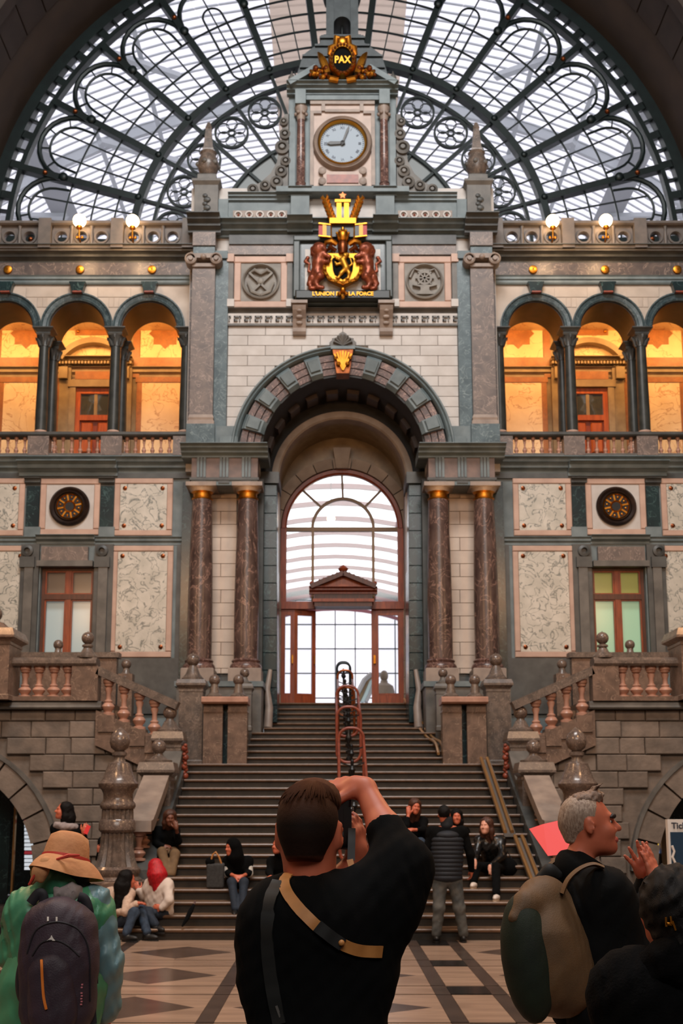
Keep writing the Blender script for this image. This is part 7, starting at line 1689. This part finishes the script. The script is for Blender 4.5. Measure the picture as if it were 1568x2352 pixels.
# camera
cm = thing('photo_camera', 'black camera held upright in front of the photographer face', 'camera', P(766, 1890, Yp + .27)); c0 = P(764, 1888, Yp + .25)
S = SDF(); S.box(c0, (.052, .03, .072), None, .012); S.box(c0 + V(.0, .01, -.05), (.05, .04, .02), None, .01, .012); S.box(c0 + V(-.055, 0, .0), (.015, .028, .026), None, .008, .01); S.build('camera_body', 'camera_body', cm, .005)
MB().arcs(0, 0, [(.036, .02), (.038, .1), (.034, .11), (.003, .11), (.003, .02)], 0, 360, 24).build('lens', 'camera_body', cm, True, True).location = (0, 0, 0)
MB().box(c0.x + .03, c0.x + .05, c0.y - .034, c0.y - .028, c0.z - .04, c0.z + .04).build('screen', 'black', cm)
MB().ball(c0 + V(.05, -.02, .035), .008, 10, 7).build('button', 'steel', cm, True)
ribbon('hand_strap', [(P(808, 1902, Yp + .2), V(0, -1, 0)), (P(807, 1940, Yp + .17), V(0, -1, .1)), (P(806, 1976, Yp + .14), V(0, -1, .1))], .02, 'strap_black', cm)
ribbon('strap_end', [(P(803, 1974, Yp + .138), V(0, -1, .1)), (P(808, 2000, Yp + .12), V(.3, -1, .1)), (P(812, 2022, Yp + .1), V(.3, -1, 0))], .017, 'strap_tan', cm)
# straps across his back
ss = thing('sling_strap', 'tan leather sling strap crossing the photographer back', 'strap', P(740, 2140, Yp - .15))
path = smooth_path([(664, 2008), (653, 2024), (660, 2052), (686, 2086), (724, 2124), (756, 2148), (792, 2172), (830, 2184), (876, 2186)])
pts = [surf(bv, a, b, .003, Yp) for a, b in path]
ribbon('strap_band', pts, .028, 'strap_tan', ss)
pts = [surf(bv, a, b, .008, Yp) for a, b in smooth_path([(728, 2126), (752, 2146), (786, 2170)])]
ribbon('buckle_pad', pts, .03, 'strap_black', ss)
p_, n_ = surf(bv, 784, 2166, .012, Yp); MB().ball(p_, .008, 8, 6).build('stud', 'strap_tan', ss, True)
ss = thing('bag_strap', 'wide black shoulder strap down the photographer left back', 'strap', P(615, 2180, Yp - .15))
ribbon('strap_band', [surf(bv, a, b, .003, Yp) for a, b in smooth_path([(640, 2024), (622, 2062), (614, 2120), (616, 2190), (626, 2270), (642, 2352)])], .034, 'strap_sheen', ss)
p_, n_ = surf(bv, 638, 2322, .008, Yp); MB().bar(p_ + V(-.004, 0, .012), p_ + V(.006, 0, -.014), .006, .004).build('metal_tip', 'steel', ss)

# ---------------------------------------------------------------- woman with sun hat and rucksack
Yh = 5.3
t = person('woman in tan bucket hat and mint green raincoat seen from behind', (wx(135, 2300, Yh), Yh, 0)); X0 = wx(135, 2300, Yh)
J = joints(head=(150, 1990, Yh), chest=(138, 2110, Yh), pel=(136, 2330, Yh), shL=(62, 2082, Yh), shR=(212, 2080, Yh), elL=(22, 2190, Yh + .05), elR=(236, 2212, Yh), wrL=(72, 2240, Yh + .28), wrR=(240, 2330, Yh + .06), hipL=(110, 2350, Yh), hipR=(162, 2350, Yh), knL=(110, 2350, Yh), knR=(162, 2350, Yh), anL=(110, 2350, Yh), anR=(162, 2350, Yh))
J['pel'] = V(X0, Yh, .88)
for a, s in (('L', -1), ('R', 1)): J['hip' + a] = V(X0 + s * .09, Yh, .84); J['kn' + a] = V(X0 + s * .1, Yh, .46); J['an' + a] = V(X0 + s * .1, Yh, .09)
q = figure(t, J, .98, cell=.012, top='raincoat', topname='raincoat', bot='cloth_black', fwd=(.1, 1, -.05), up=(-.12, 0, 1), wr=.006, cuffL=.95, cuffR=.97, toe=(0, 1, 0), bulk=1.12, hl=((1, .3, .2), (0, -1, 0)), hr=((0, .1, -1), (1, 0, 0)))
S = SDF()      # skirt of the raincoat, flaring
for i in range(7):
    a = -1 + i / 3; S.chain([J['chest'] + V(a * .08, -.0, -.12), V(X0 + a * .13 - .02, Yh - .02 - .05 * cos(a), .98), V(X0 + a * .18 - .05, Yh - .03 - .06 * cos(a * 1.2), .68)], [.1, .085, .05], .08)
S.build('raincoat_skirt', 'raincoat', t, .014, .006, 34)
S = SDF(); S.chain([J['shR'] + V(.005, -.015, .005), J['elR'] + V(.01, -.02, 0), J['wrR'] + V(.004, -.02, .03)], [.088, .082, .07], .03); S.build('blue_sleeve', 'raincoat_blue', t, .012, .006, 45)
S = SDF(); S.chain([J['shL'] + V(.05, -.03, .04), J['chest'] + V(0, -.06, .17), J['shR'] + V(-.05, -.03, .04)], [.05, .055, .05], .05); S.build('hood', 'raincoat', t, .012, .004, 60)
S = SDF(); S.ell(q(0, -.02, -.01), (.088, .092, .09)).chain([q(-.05, -.04, -.06), q(-.075, -.05, -.14)], [.06, .035]).chain([q(.06, -.02, -.05), q(.085, -.02, -.12)], [.05, .03]); S.build('hair', 'hair_black', t, .011, .006, 110)
S = SDF(); S.chain([q(.0, -.1, -.115), q(.05, -.09, -.12), q(.08, -.03, -.13)], [.03, .035, .03]); S.build('neck_scarf', 'scarf_grey', t, .011, .006, 90)
# sun hat
ht = thing('sun_hat', 'tan bucket hat with red edged ribbon knotted at the back', 'hat', q(0, 0, .05)); hm = q(0, -.005, .02)
HM = Matrix.Rotation(radians(-14), 4, 'X') @ Matrix.Rotation(radians(6), 4, 'Y')
def hatpart(name, prof, m, n=40, wav=0):
    mb = MB(); v = []; f = []
    for r, z_ in prof:
        for i in range(n):
            a = 2 * pi * i / n; rr = r * (1 + wav * sin(3 * a + 1) * (r / .15) ** 2); zz_ = z_ + wav * .5 * .15 * sin(2 * a + .5) * (r / .15) ** 3; v.append(hm + (HM @ V(rr * cos(a), rr * 1.08 * sin(a), zz_)))
    for k in range(len(prof) - 1):
        for i in range(n): j = (i + 1) % n; f.append((k * n + i, k * n + j, (k + 1) * n + j, (k + 1) * n + i))
    o = mb.add(v, f).build(name, m, ht, 60); return o
hatpart('crown', [(.104, .0), (.1, .03), (.094, .07), (.083, .108), (.055, .126), (.02, .132), (.001, .133)], 'hat_tan', 40, .05)
hatpart('brim', [(.101, .012), (.118, .0), (.14, -.026), (.160, -.062), (.161, -.065), (.157, -.065), (.136, -.028), (.114, -.004), (.098, .004)], 'hat_tan', 48, .12)
hatpart('band', [(.1065, .006), (.1065, .014), (.1055, .02)], 'ribbon_red', 40, .05)
k0 = hm + HM @ V(-.045, -.145, -.035)
S = SDF(); S.ell(k0, (.02, .018, .016)).chain([k0, k0 + V(-.03, -.01, -.035), k0 + V(-.055, .0, -.085)], [.012, .018, .012]).chain([k0, k0 + V(-.005, -.012, -.04), k0 + V(-.012, -.01, -.075)], [.012, .015, .012]); S.build('ribbon_knot', 'hat_tan', ht, .006)
MB().tube([k0 + V(-.008, -.016, -.01), k0 + V(-.036, -.026, -.05), k0 + V(-.064, -.012, -.095)], .006, 6).build('ribbon_edge', 'ribbon_red', ht, True)
MB().tube([hm + HM @ V(.0, -.15, -.02), hm + HM @ V(.05, -.155, .0), hm + HM @ V(.09, -.13, .012)], [.005, .009, .004], 6).build('ribbon_fold', 'ribbon_red', ht, True)
# rucksack
rk = thing('rucksack', 'dark purple rucksack with orange zip worn over the mint raincoat', 'backpack', P(135, 2340, Yh - .2)); Yb = Yh - .25
S = SDF(); S.chain([P(133, 2135, Yb), P(136, 2200, Yb - .01), P(136, 2310, Yb)], [.135, .145, .14], .06).box(P(135, 2225, Yb), (.15, .085, .24), None, .07, .04)
S.cut(P(135, 2225, Yb - .125), (0, -1, 0), .06).cut(P(135, 2225, Yb + .1), (0, 1, 0), .03)
o = S.build('main_bag', 'pack_purple', rk, .0095, .002, 50); bvr = bvh_of(o)
S = SDF(); S.chain([P(120, 2235, Yb - .07), P(125, 2320, Yb - .07)], [.1, .105], .05).cut(P(120, 2270, Yb - .145), (0, -1, 0), .04).cut(P(120, 2270, Yb - .06), (0, 1, 0), .02); fp = S.build('front_pocket', 'pack_purple', rk, .0095, .002, 50); bvr2 = [bvh_of(fp), bvr]
MB().tube([surf(bvr2, a, b, .002, Yb)[0] for a, b in smooth_path([(62, 2190), (80, 2140), (112, 2120), (150, 2120), (185, 2140), (205, 2190), (207, 2300)])], .004, 6).build('seam', 'pack_dark', rk, True)
MB().tube([surf(bvr2, a, b, .003, Yb)[0] for a, b in smooth_path([(74, 2195), (96, 2165), (128, 2160), (156, 2172), (182, 2196)])], .0035, 6).build('pocket_zip', 'pack_dark', rk, True)
MB().tube([surf(bvr2, a, b, .003, Yb)[0] for a, b in smooth_path([(95, 2205), (97, 2250), (100, 2290), (106, 2318)])], .006, 6).build('orange_zip', 'zip_orange', rk, True)
for a, b in ((110, 2108), (130, 2108)): MB().tube([surf(bvr2, a, b + d_, .004, Yb)[0] for d_ in (-2, 3, 8)], .004, 6).build('zip_pull', 'off_white', rk, True)
p_, n_ = surf(bvr2, 118, 2156, .002, Yb); uu = .00196
MB().prism([(p_.x + a * uu, p_.z + b * uu) for a, b in ((-9, -4), (9, -4), (4, 0), (0, 7), (-2, 2))], p_.y - .004, p_.y).build('emblem', 'off_white', rk)
p_, n_ = surf(bvr2, 187, 2285, .002, Yb); [MB().bar(p_ + V(.0015 * (i % 2), 0, .011 * i - .04), p_ + V(.0015 * (i % 2), 0, .011 * i - .034), .008, .002).build('faded_print', 'emblem_red', rk) for i in range(8) if i != 5]
S = SDF(); S.ell(P(56, 2250, Yb + .02), (.035, .06, .1)); S.build('bottle_pocket', 'pack_dark', rk, .01)
for (pts_, nm) in (([(70, 2075), (88, 2052), (100, 2060), (96, 2100)], 'shoulder_strap'), ([(180, 2060), (196, 2068), (206, 2110), (212, 2200), (214, 2260)], 'shoulder_strap')):
    MB().tube([P(a, b, Yh - .15 if b < 2100 else Yh - .2) for a, b in smooth_path(pts_)], .021, 8, False, .35).build(nm, 'pack_dark', rk, True)
MB().tube([P(118, 2085, Yb + .05), P(125, 2066, Yb + .05), P(150, 2066, Yb + .05), P(157, 2085, Yb + .05)], .008, 8).build('grab_loop', 'pack_dark', rk, True)
MB().box(P(203, 2192, Yb).x, P(217, 2192, Yb).x, Yb - .04, Yb, sz(2198, Yb), sz(2184, Yb)).build('buckle', 'black', rk)
ribbon('side_webbing', [(P(212, 2200, Yb), V(.3, -1, 0)), (P(208, 2270, Yb), V(.3, -1, 0)), (P(214, 2352, Yb), V(.3, -1, 0))], .03, 'pack_dark', rk)

# ---------------------------------------------------------------- grey haired man in profile
Yg = 4.7
t = person('man with short grey hair in black jacket, profile turned to the right with raised hands', (wx(1365, 2300, Yg), Yg, 0)); X0 = wx(1365, 2300, Yg)
J = joints(neck=(1322, 1992, Yg), head=(1350, 1894, Yg), chest=(1372, 2090, Yg), pel=(1370, 2330, Yg), shL=(1345, 2018, Yg + .17), shR=(1392, 2034, Yg - .15), elL=(1442, 2140, Yg + .24), elR=(1446, 2176, Yg - .1), wrL=(1494, 2010, Yg + .16), wrR=(1510, 2016, Yg + .04), hipL=(1350, 2350, Yg), hipR=(1380, 2350, Yg), knL=(1350, 2350, Yg), knR=(1380, 2350, Yg), anL=(1350, 2350, Yg), anR=(1380, 2350, Yg))
J['pel'] = V(X0, Yg, .98)
for a, s in (('L', 1), ('R', -1)): J['hip' + a] = V(X0, Yg + s * .09, .93); J['kn' + a] = V(X0 + .03, Yg + s * .1, .5); J['an' + a] = V(X0, Yg + s * .1, .09)
q = figure(t, J, .98, cell=.0085, top='cloth_jacket_black', topname='jacket', bot='cloth_black', fwd=(1, -.04, .09), wr=.003, hands=False, toe=(1, 0, 0), cuffL=.9, cuffR=.88, bulk=1.1)
S = SDF(); hand(S, J['wrL'] - V(.012, 0, .02), V(-.42, -.1, 1), V(.1, 1, .1), .95, .08, .42, -1, .2); S.cone(J['wrL'] - V(.0, 0, .08), J['wrL'], .028, .028); S.build('far_hand', 'skin', t, .0055)
S = SDF(); hand(S, J['wrR'] - V(.006, 0, .02), V(-.25, .05, 1), V(.8, -.8, .1), .95, .12, .05, 1, .5); S.cone(J['wrR'] - V(.0, 0, .09), J['wrR'], .029, .028); S.build('near_hand', 'skin', t, .0055)
# collar and hair
S = SDF(); nb_ = P(1335, 1985, Yg); S.cone(q(-.0, -.03, -.15), nb_ + V(-.01, 0, -.02), .078, .1, .02); S.cut(q(0, -.02, -.118), q(0, .75, 1) - q(0, 0, 0)); S.build('collar', 'cloth_jacket_black', t, .0085)
k = .98; Mh = fmat((1, -.04, .09))
S = SDF(); S.ell(q(0, -.014, .036), (.0775 * k, .0975 * k, .0905 * k), Mh, .02); S.cone(q(0, -.075, -.0), q(0, -.066, -.07), .036, .03, .04)
S.cut(q(0, .028, .02), q(0, 1, -.28) - q(0, 0, 0), .02).cut(q(0, 0, -.085), q(0, -.2, -1) - q(0, 0, 0))
for s in (-1, 1): S.ell(q(s * .085, .004, -.01), (.024, .034, .04), Mh, .006, True)
S.build('cropped_hair', 'hair_grey', t, .006, .0007, 300)
S = SDF(); S.ell(q(0, -.002, .096), (.056, .07, .034), Mh, .02).ell(q(0, .04, .112), (.04, .034, .022), Mh, .02); S.build('top_hair', 'hair_grey_dark', t, .006, .004, 150)
for i in range(10): a = q(-.03 + .006 * i, .03 + .004 * (i % 4), .13); MB().tube([a, a + Mh @ V(.004, .012 + .004 * (i % 3), .016), a + Mh @ V(.008, .034, .02 + .003 * (i % 4))], [.005, .004, .001], 5).build('hair_lock', 'hair_grey_dark', t, True)
for s in (-1, 1):
    MB().ball(q(s * .031, .077, .004), .0118 * k, 12, 9).build('eye', 'eye_white', t, True); MB().ball(q(s * .032, .0865, .003), .0055, 8, 6).build('iris', 'black', t, True)
    S = SDF(); S.chain([q(s * .05, .082, .022), q(s * .032, .099, .026), q(s * .012, .1, .021)], [.0025, .0035, .0025]); S.build('eyebrow', 'hair_fade', t, .004)
S = SDF(); S.ell(q(0, .0945, -.064), (.023, .011, .006), Mh).ell(q(0, .093, -.0735), (.02, .011, .007), Mh); S.build('lips', 'lip', t, .0045)
# his backpack
bp = thing('day_pack', 'rounded brown backpack with dark green panel worn by the grey haired man', 'backpack', P(1270, 2330, Yg - .1)); Yk = Yg - .1
S = SDF(); S.chain([P(1236, 2082, Yk), P(1244, 2150, Yk - .02), P(1262, 2235, Yk), P(1304, 2262, Yk)], [.085, .125, .14, .1], .1).chain([P(1236, 2056, Yk - .04), P(1205, 2076, Yk - .1), P(1180, 2108, Yk - .14)], [.055, .036, .022], .05).chain([P(1262, 2060, Yk), P(1310, 2190, Yk)], [.06, .1], .08)
o = S.build('shell', 'pack_brown', bp, .0085, .0012, 40)
S = SDF(); S.ell(P(1212, 2200, Yk - .09), (.098, .1, .235), Matrix.Rotation(radians(-6), 3, 'Y'), .03); gp_ = S.build('green_panel', 'pack_green', bp, .0085, .001, 40)
bvk = [bvh_of(gp_), bvh_of(o)]
MB().tube([P(a, b, Yg - .19) for a, b in smooth_path([(1290, 2052), (1304, 2020), (1330, 1996), (1360, 1985), (1384, 1992)])], .028, 8, False, .3).build('shoulder_strap', 'pack_brown', bp, True)
MB().tube([P(a, b, Yg + .02) for a, b in smooth_path([(1246, 2030), (1250, 2000), (1272, 1978), (1300, 1962)])], .022, 8, False, .35).build('shoulder_strap', 'pack_brown', bp, True)
S = SDF(); S.chain([P(1242, 2015, Yg - .06), P(1262, 2000, Yg - .06), P(1280, 2010, Yg - .06)], [.02, .022, .02]); S.build('grab_loop', 'strap_black', bp, .008)
# red sheet on a thin pole
rs = thing('red_sign_sheet', 'bright red folded sheet on a pole behind the grey haired man', 'sign', (wx(1300, 2300, 5.25), 5.25, 0)); Yr = 5.25
c = [P(1215, 1904, Yr + .02), P(1247, 1893, Yr + .06), P(1312, 1878, Yr + .1), P(1318, 1960, Yr - .1), P(1258, 1966, Yr - .12)]; v = c + [p + V(0, .012, 0) for p in c]
MB().add(v, [(0, 1, 4), (1, 2, 3, 4), (9, 6, 5), (9, 8, 7, 6), (0, 5, 6, 1), (1, 6, 7, 2), (2, 7, 8, 3), (3, 8, 9, 4), (4, 9, 5, 0)]).build('sheet', 'red_sheet', rs)
pb = P(1308, 1930, Yr + .03); MB().tube([(pb.x, pb.y, 0), pb], .01, 8).build('pole', 'steel', rs, True)

# ---------------------------------------------------------------- woman in black, near right corner
Yw = 3.75
t = person('woman with dark hair and black fuzzy coat in the near right corner', (wx(1545, 2300, Yw), Yw, 0)); X0 = wx(1545, 2300, Yw)
J = joints(head=(1540, 2092, Yw), chest=(1535, 2290, Yw), pel=(1540, 2340, Yw), shL=(1428, 2258, Yw), shR=(1652, 2258, Yw), elL=(1400, 2420, Yw), elR=(1680, 2420, Yw), wrL=(1430, 2520, Yw + .2), wrR=(1650, 2520, Yw + .2), hipL=(1500, 2350, Yw), hipR=(1580, 2350, Yw), knL=(1500, 2350, Yw), knR=(1580, 2350, Yw), anL=(1500, 2350, Yw), anR=(1580, 2350, Yw))
J['pel'] = V(X0, Yw, .82)
for a, s in (('L', -1), ('R', 1)): J['hip' + a] = V(X0 + s * .09, Yw, .78); J['kn' + a] = V(X0 + s * .1, Yw, .42); J['an' + a] = V(X0 + s * .1, Yw, .09)
q = figure(t, J, .93, cell=.012, top='coat_fuzzy', topname='coat', bot='cloth_black', fwd=(-.35, 1, .1), wr=.005, toe=(0, 1, 0), bulk=1.2)
S = SDF(); S.ell(q(0, -.03, .04), (.108, .118, .112), None, .03).chain([q(0, -.06, .0), q(.01, -.1, -.1), q(.02, -.12, -.2), q(.03, -.12, -.34)], [.1, .085, .075, .05], .06).ell(q(.03, -.09, -.02), (.07, .07, .08)); o = S.build('hair', 'hair_black', t, .009, .005, 90); bvw = bvh_of(o)
S = SDF(); S.chain([J['shL'] + V(.06, -.05, .03), J['chest'] + V(0, -.1, .12), J['shR'] + V(-.06, -.05, .03)], [.055, .07, .055], .05); S.build('hood', 'coat_fuzzy', t, .012, .006, 60)
hcp = thing('hair_clip', 'small gilt hair clip in the dark hair at the right corner', 'hair clip', surf(bvw, 1537, 2115, .004, Yw)[0])
p_, n_ = surf(bvw, 1537, 2113, .006, Yw); uu = .00136
for a, b, c_, d_ in ((-8, 6, -8, -14), (2, 8, 4, -10), (-8, -8, 4, -10), (6, -2, 12, -22)): MB().bar(p_ + V(a * uu, -.002, b * uu), p_ + V(c_ * uu, -.002, d_ * uu), .005, .004).build('prong', 'gold', hcp)
p_, n_ = surf(bvw, 1536, 2122, .006, Yw); MB().ball(p_, .008, 8, 6, (1.3, .5, .7)).build('clasp', 'gold', hcp, True)
# ================================================================ LOOSE THINGS
wb = thing('paper_bag', 'tall white paper bag standing on the floor at the foot of the stairs', 'bag', W(903, 2163, 16.0)); b0 = V(wx(897, 2160, 16.0), 16.0, 0)
MB().add([b0 + V(*p) for p in ((-.1, -.06, 0), (.07, -.06, 0), (.07, .06, 0), (-.1, .06, 0), (-.1, -.05, .38), (.1, -.05, .38), (.1, .05, .38), (-.1, .05, .38))], [(0, 3, 2, 1), (0, 1, 5, 4), (1, 2, 6, 5), (2, 3, 7, 6), (3, 0, 4, 7)]).build('bag_body', 'off_white', wb)
MB().tube([b0 + V(-.04, -.05, .37), b0 + V(-.03, -.05, .45), b0 + V(.03, -.05, .45), b0 + V(.04, -.05, .37)], .006, 6).build('handle', 'off_white', wb, True)
MB().box(b0.x - .1, b0.x + .07, b0.y - .064, b0.y - .058, .001, .02).build('base_band', 'shoe_black', wb)
um = thing('folded_umbrella', 'folded black umbrella leaning on the lowest steps', 'umbrella', W(420, 2130, 16.2))
MB().tube([W(418, 2128, 16.2), W(428, 2112, 16.24), W(438, 2092, 16.3), W(445, 2078, 16.36)], [.012, .03, .035, .02], 8).build('folded_canopy', 'cloth_black', um, True); MB().tube([W(445, 2078, 16.36), W(448, 2070, 16.4)], .012, 6).build('handle', 'wood_dark', um, True)
# ticket sign totem
tk = thing('ticket_totem', 'pale framed ticket information board with dark blue panel at the right edge', 'sign', (wx(1580, 2100, 12.0), 12.0, 0)); Yt = 12.0
x0, x1 = wx(1533, 1950, Yt), wx(1533, 1950, Yt) + .6; z0, z1 = .1, sz(1882, Yt)
MB().box(x0, x1, Yt - .04, Yt + .04, z0, z1).build('frame', 'off_white', tk)
MB().box(x0 + .02, x1 - .02, Yt - .047, Yt - .04, sz(2010, Yt) - .6, sz(1911, Yt)).build('panel', 'sign_blue', tk)
text_mesh('Tickets', .085, (x0 + .035, Yt - .045, sz(1897, Yt)), 'sign_ink', tk, 'lettering', ext=.002, align='LEFT', bold=.002)
MB().tube([(x0 + .03, Yt - .05, sz(1942, Yt)), (x0 + .05, Yt - .05, sz(1955, Yt)), (x0 + .03, Yt - .05, sz(1968, Yt)), (x0 + .06, Yt - .05, sz(1985, Yt))], .012, 8).build('printed_figure', 'off_white', tk, True)
MB().box(x0 + .06, x1 - .06, Yt - .2, Yt + .2, 0, .1).build('foot', 'steel', tk)
# things inside the side arches
lv = thing('lit_shutter', 'white lit louvred shutter with red stripe inside the left arch', 'shutter', W(78, 2010, 23.0)); Yl = 23.0
for i in range(14):
    y = 1874 + i * 9; MB().box(wx(56, y, Yl), wx(112, y, Yl), Yl, Yl + .03, sz(y + 7, Yl), sz(y, Yl)).build('slat', 'lit_white' if i not in (1, 9) else 'lit_red', lv)
MB().box(wx(40, 1900, Yl), wx(44, 1900, Yl), Yl - .3, Yl - .2, 0, sz(1850, Yl)).build('brass_post', 'post_brass', lv); MB().box(wx(10, 1900, Yl), wx(36, 1900, Yl), Yl - .4, Yl - .35, 0, 2.3).build('side_panel', 'green_marble', lv)
ds = thing('lit_display', 'blue and yellow lit advertising display inside the right arch', 'display', W(1505, 1950, 23.5)); Yd = 23.5
MB().box(wx(1488, 1920, Yd), wx(1513, 1920, Yd), Yd, Yd + .05, sz(1960, Yd), sz(1895, Yd)).build('blue_screen', 'lit_blue', ds)
MB().box(wx(1486, 1935, Yd), wx(1512, 1935, Yd), Yd - .02, Yd, sz(1949, Yd), sz(1926, Yd)).build('yellow_screen', 'lit_yellow', ds)
MB().box(wx(1486, 1935, Yd), wx(1508, 1935, Yd), Yd - .025, Yd - .02, sz(1941, Yd), sz(1933, Yd)).build('white_label', 'lit_white', ds)
MB().box(wx(1514, 1920, Yd), wx(1530, 1920, Yd), Yd - .1, Yd, 0, sz(1880, Yd)).build('post', 'wood_olive', ds); MB().box(wx(1484, 1970, Yd), wx(1513, 1970, Yd), Yd - .02, Yd + .05, 0, sz(1962, Yd)).build('cabinet', 'wood_olive', ds)

# ================================================================ groups of look-alikes
GR = {'loggia_column': 'slim columns of the loggia arcades', 'marble_column': 'paired marble columns of the doorway', 'stair_post': 'ball posts of the stair balustrades', 'newel_pillar': 'newel pillars at the stair foot', 'globe_lamp': 'globe lamps on the parapet', 'giant_pilaster': 'giant pilasters of the central block', 'luggage_ramp': 'luggage ramps on the stairs', 'centre_handrail': 'hoop handrails up the middle of the stairs', 'landing_pedestal': 'pedestals on the landing', 'double_pedestal': 'double pedestals beside the narrow flight', 'rear_post': 'small posts behind the pedestals', 'outer_pier': 'outer piers of the side balustrades', 'landing_balustrade': 'side landing balustrades', 'sloped_balustrade': 'sloping side balustrades', 'rear_balustrade': 'rear parapets of the side flights', 'gallery_balustrade': 'gallery balustrades', 'pierced_parapet': 'pierced parapets', 'vase_pedestal': 'urns on the attic', 'console_bracket': 'brackets under the arms', 'relief_medallion': 'relief medallions', 'entablature_block': 'entablature blocks over the columns', 'round_grille': 'round grilles above the windows', 'side_flight': 'side flights', 'stair_coping': 'stair copings', 'carved_swag': 'carved swags'}
for o in list(SC.objects):
    if o.parent is None:
        b_ = o.name.split('.')[0]
        if b_ in GR and 'group' not in o: o['group'] = GR[b_]
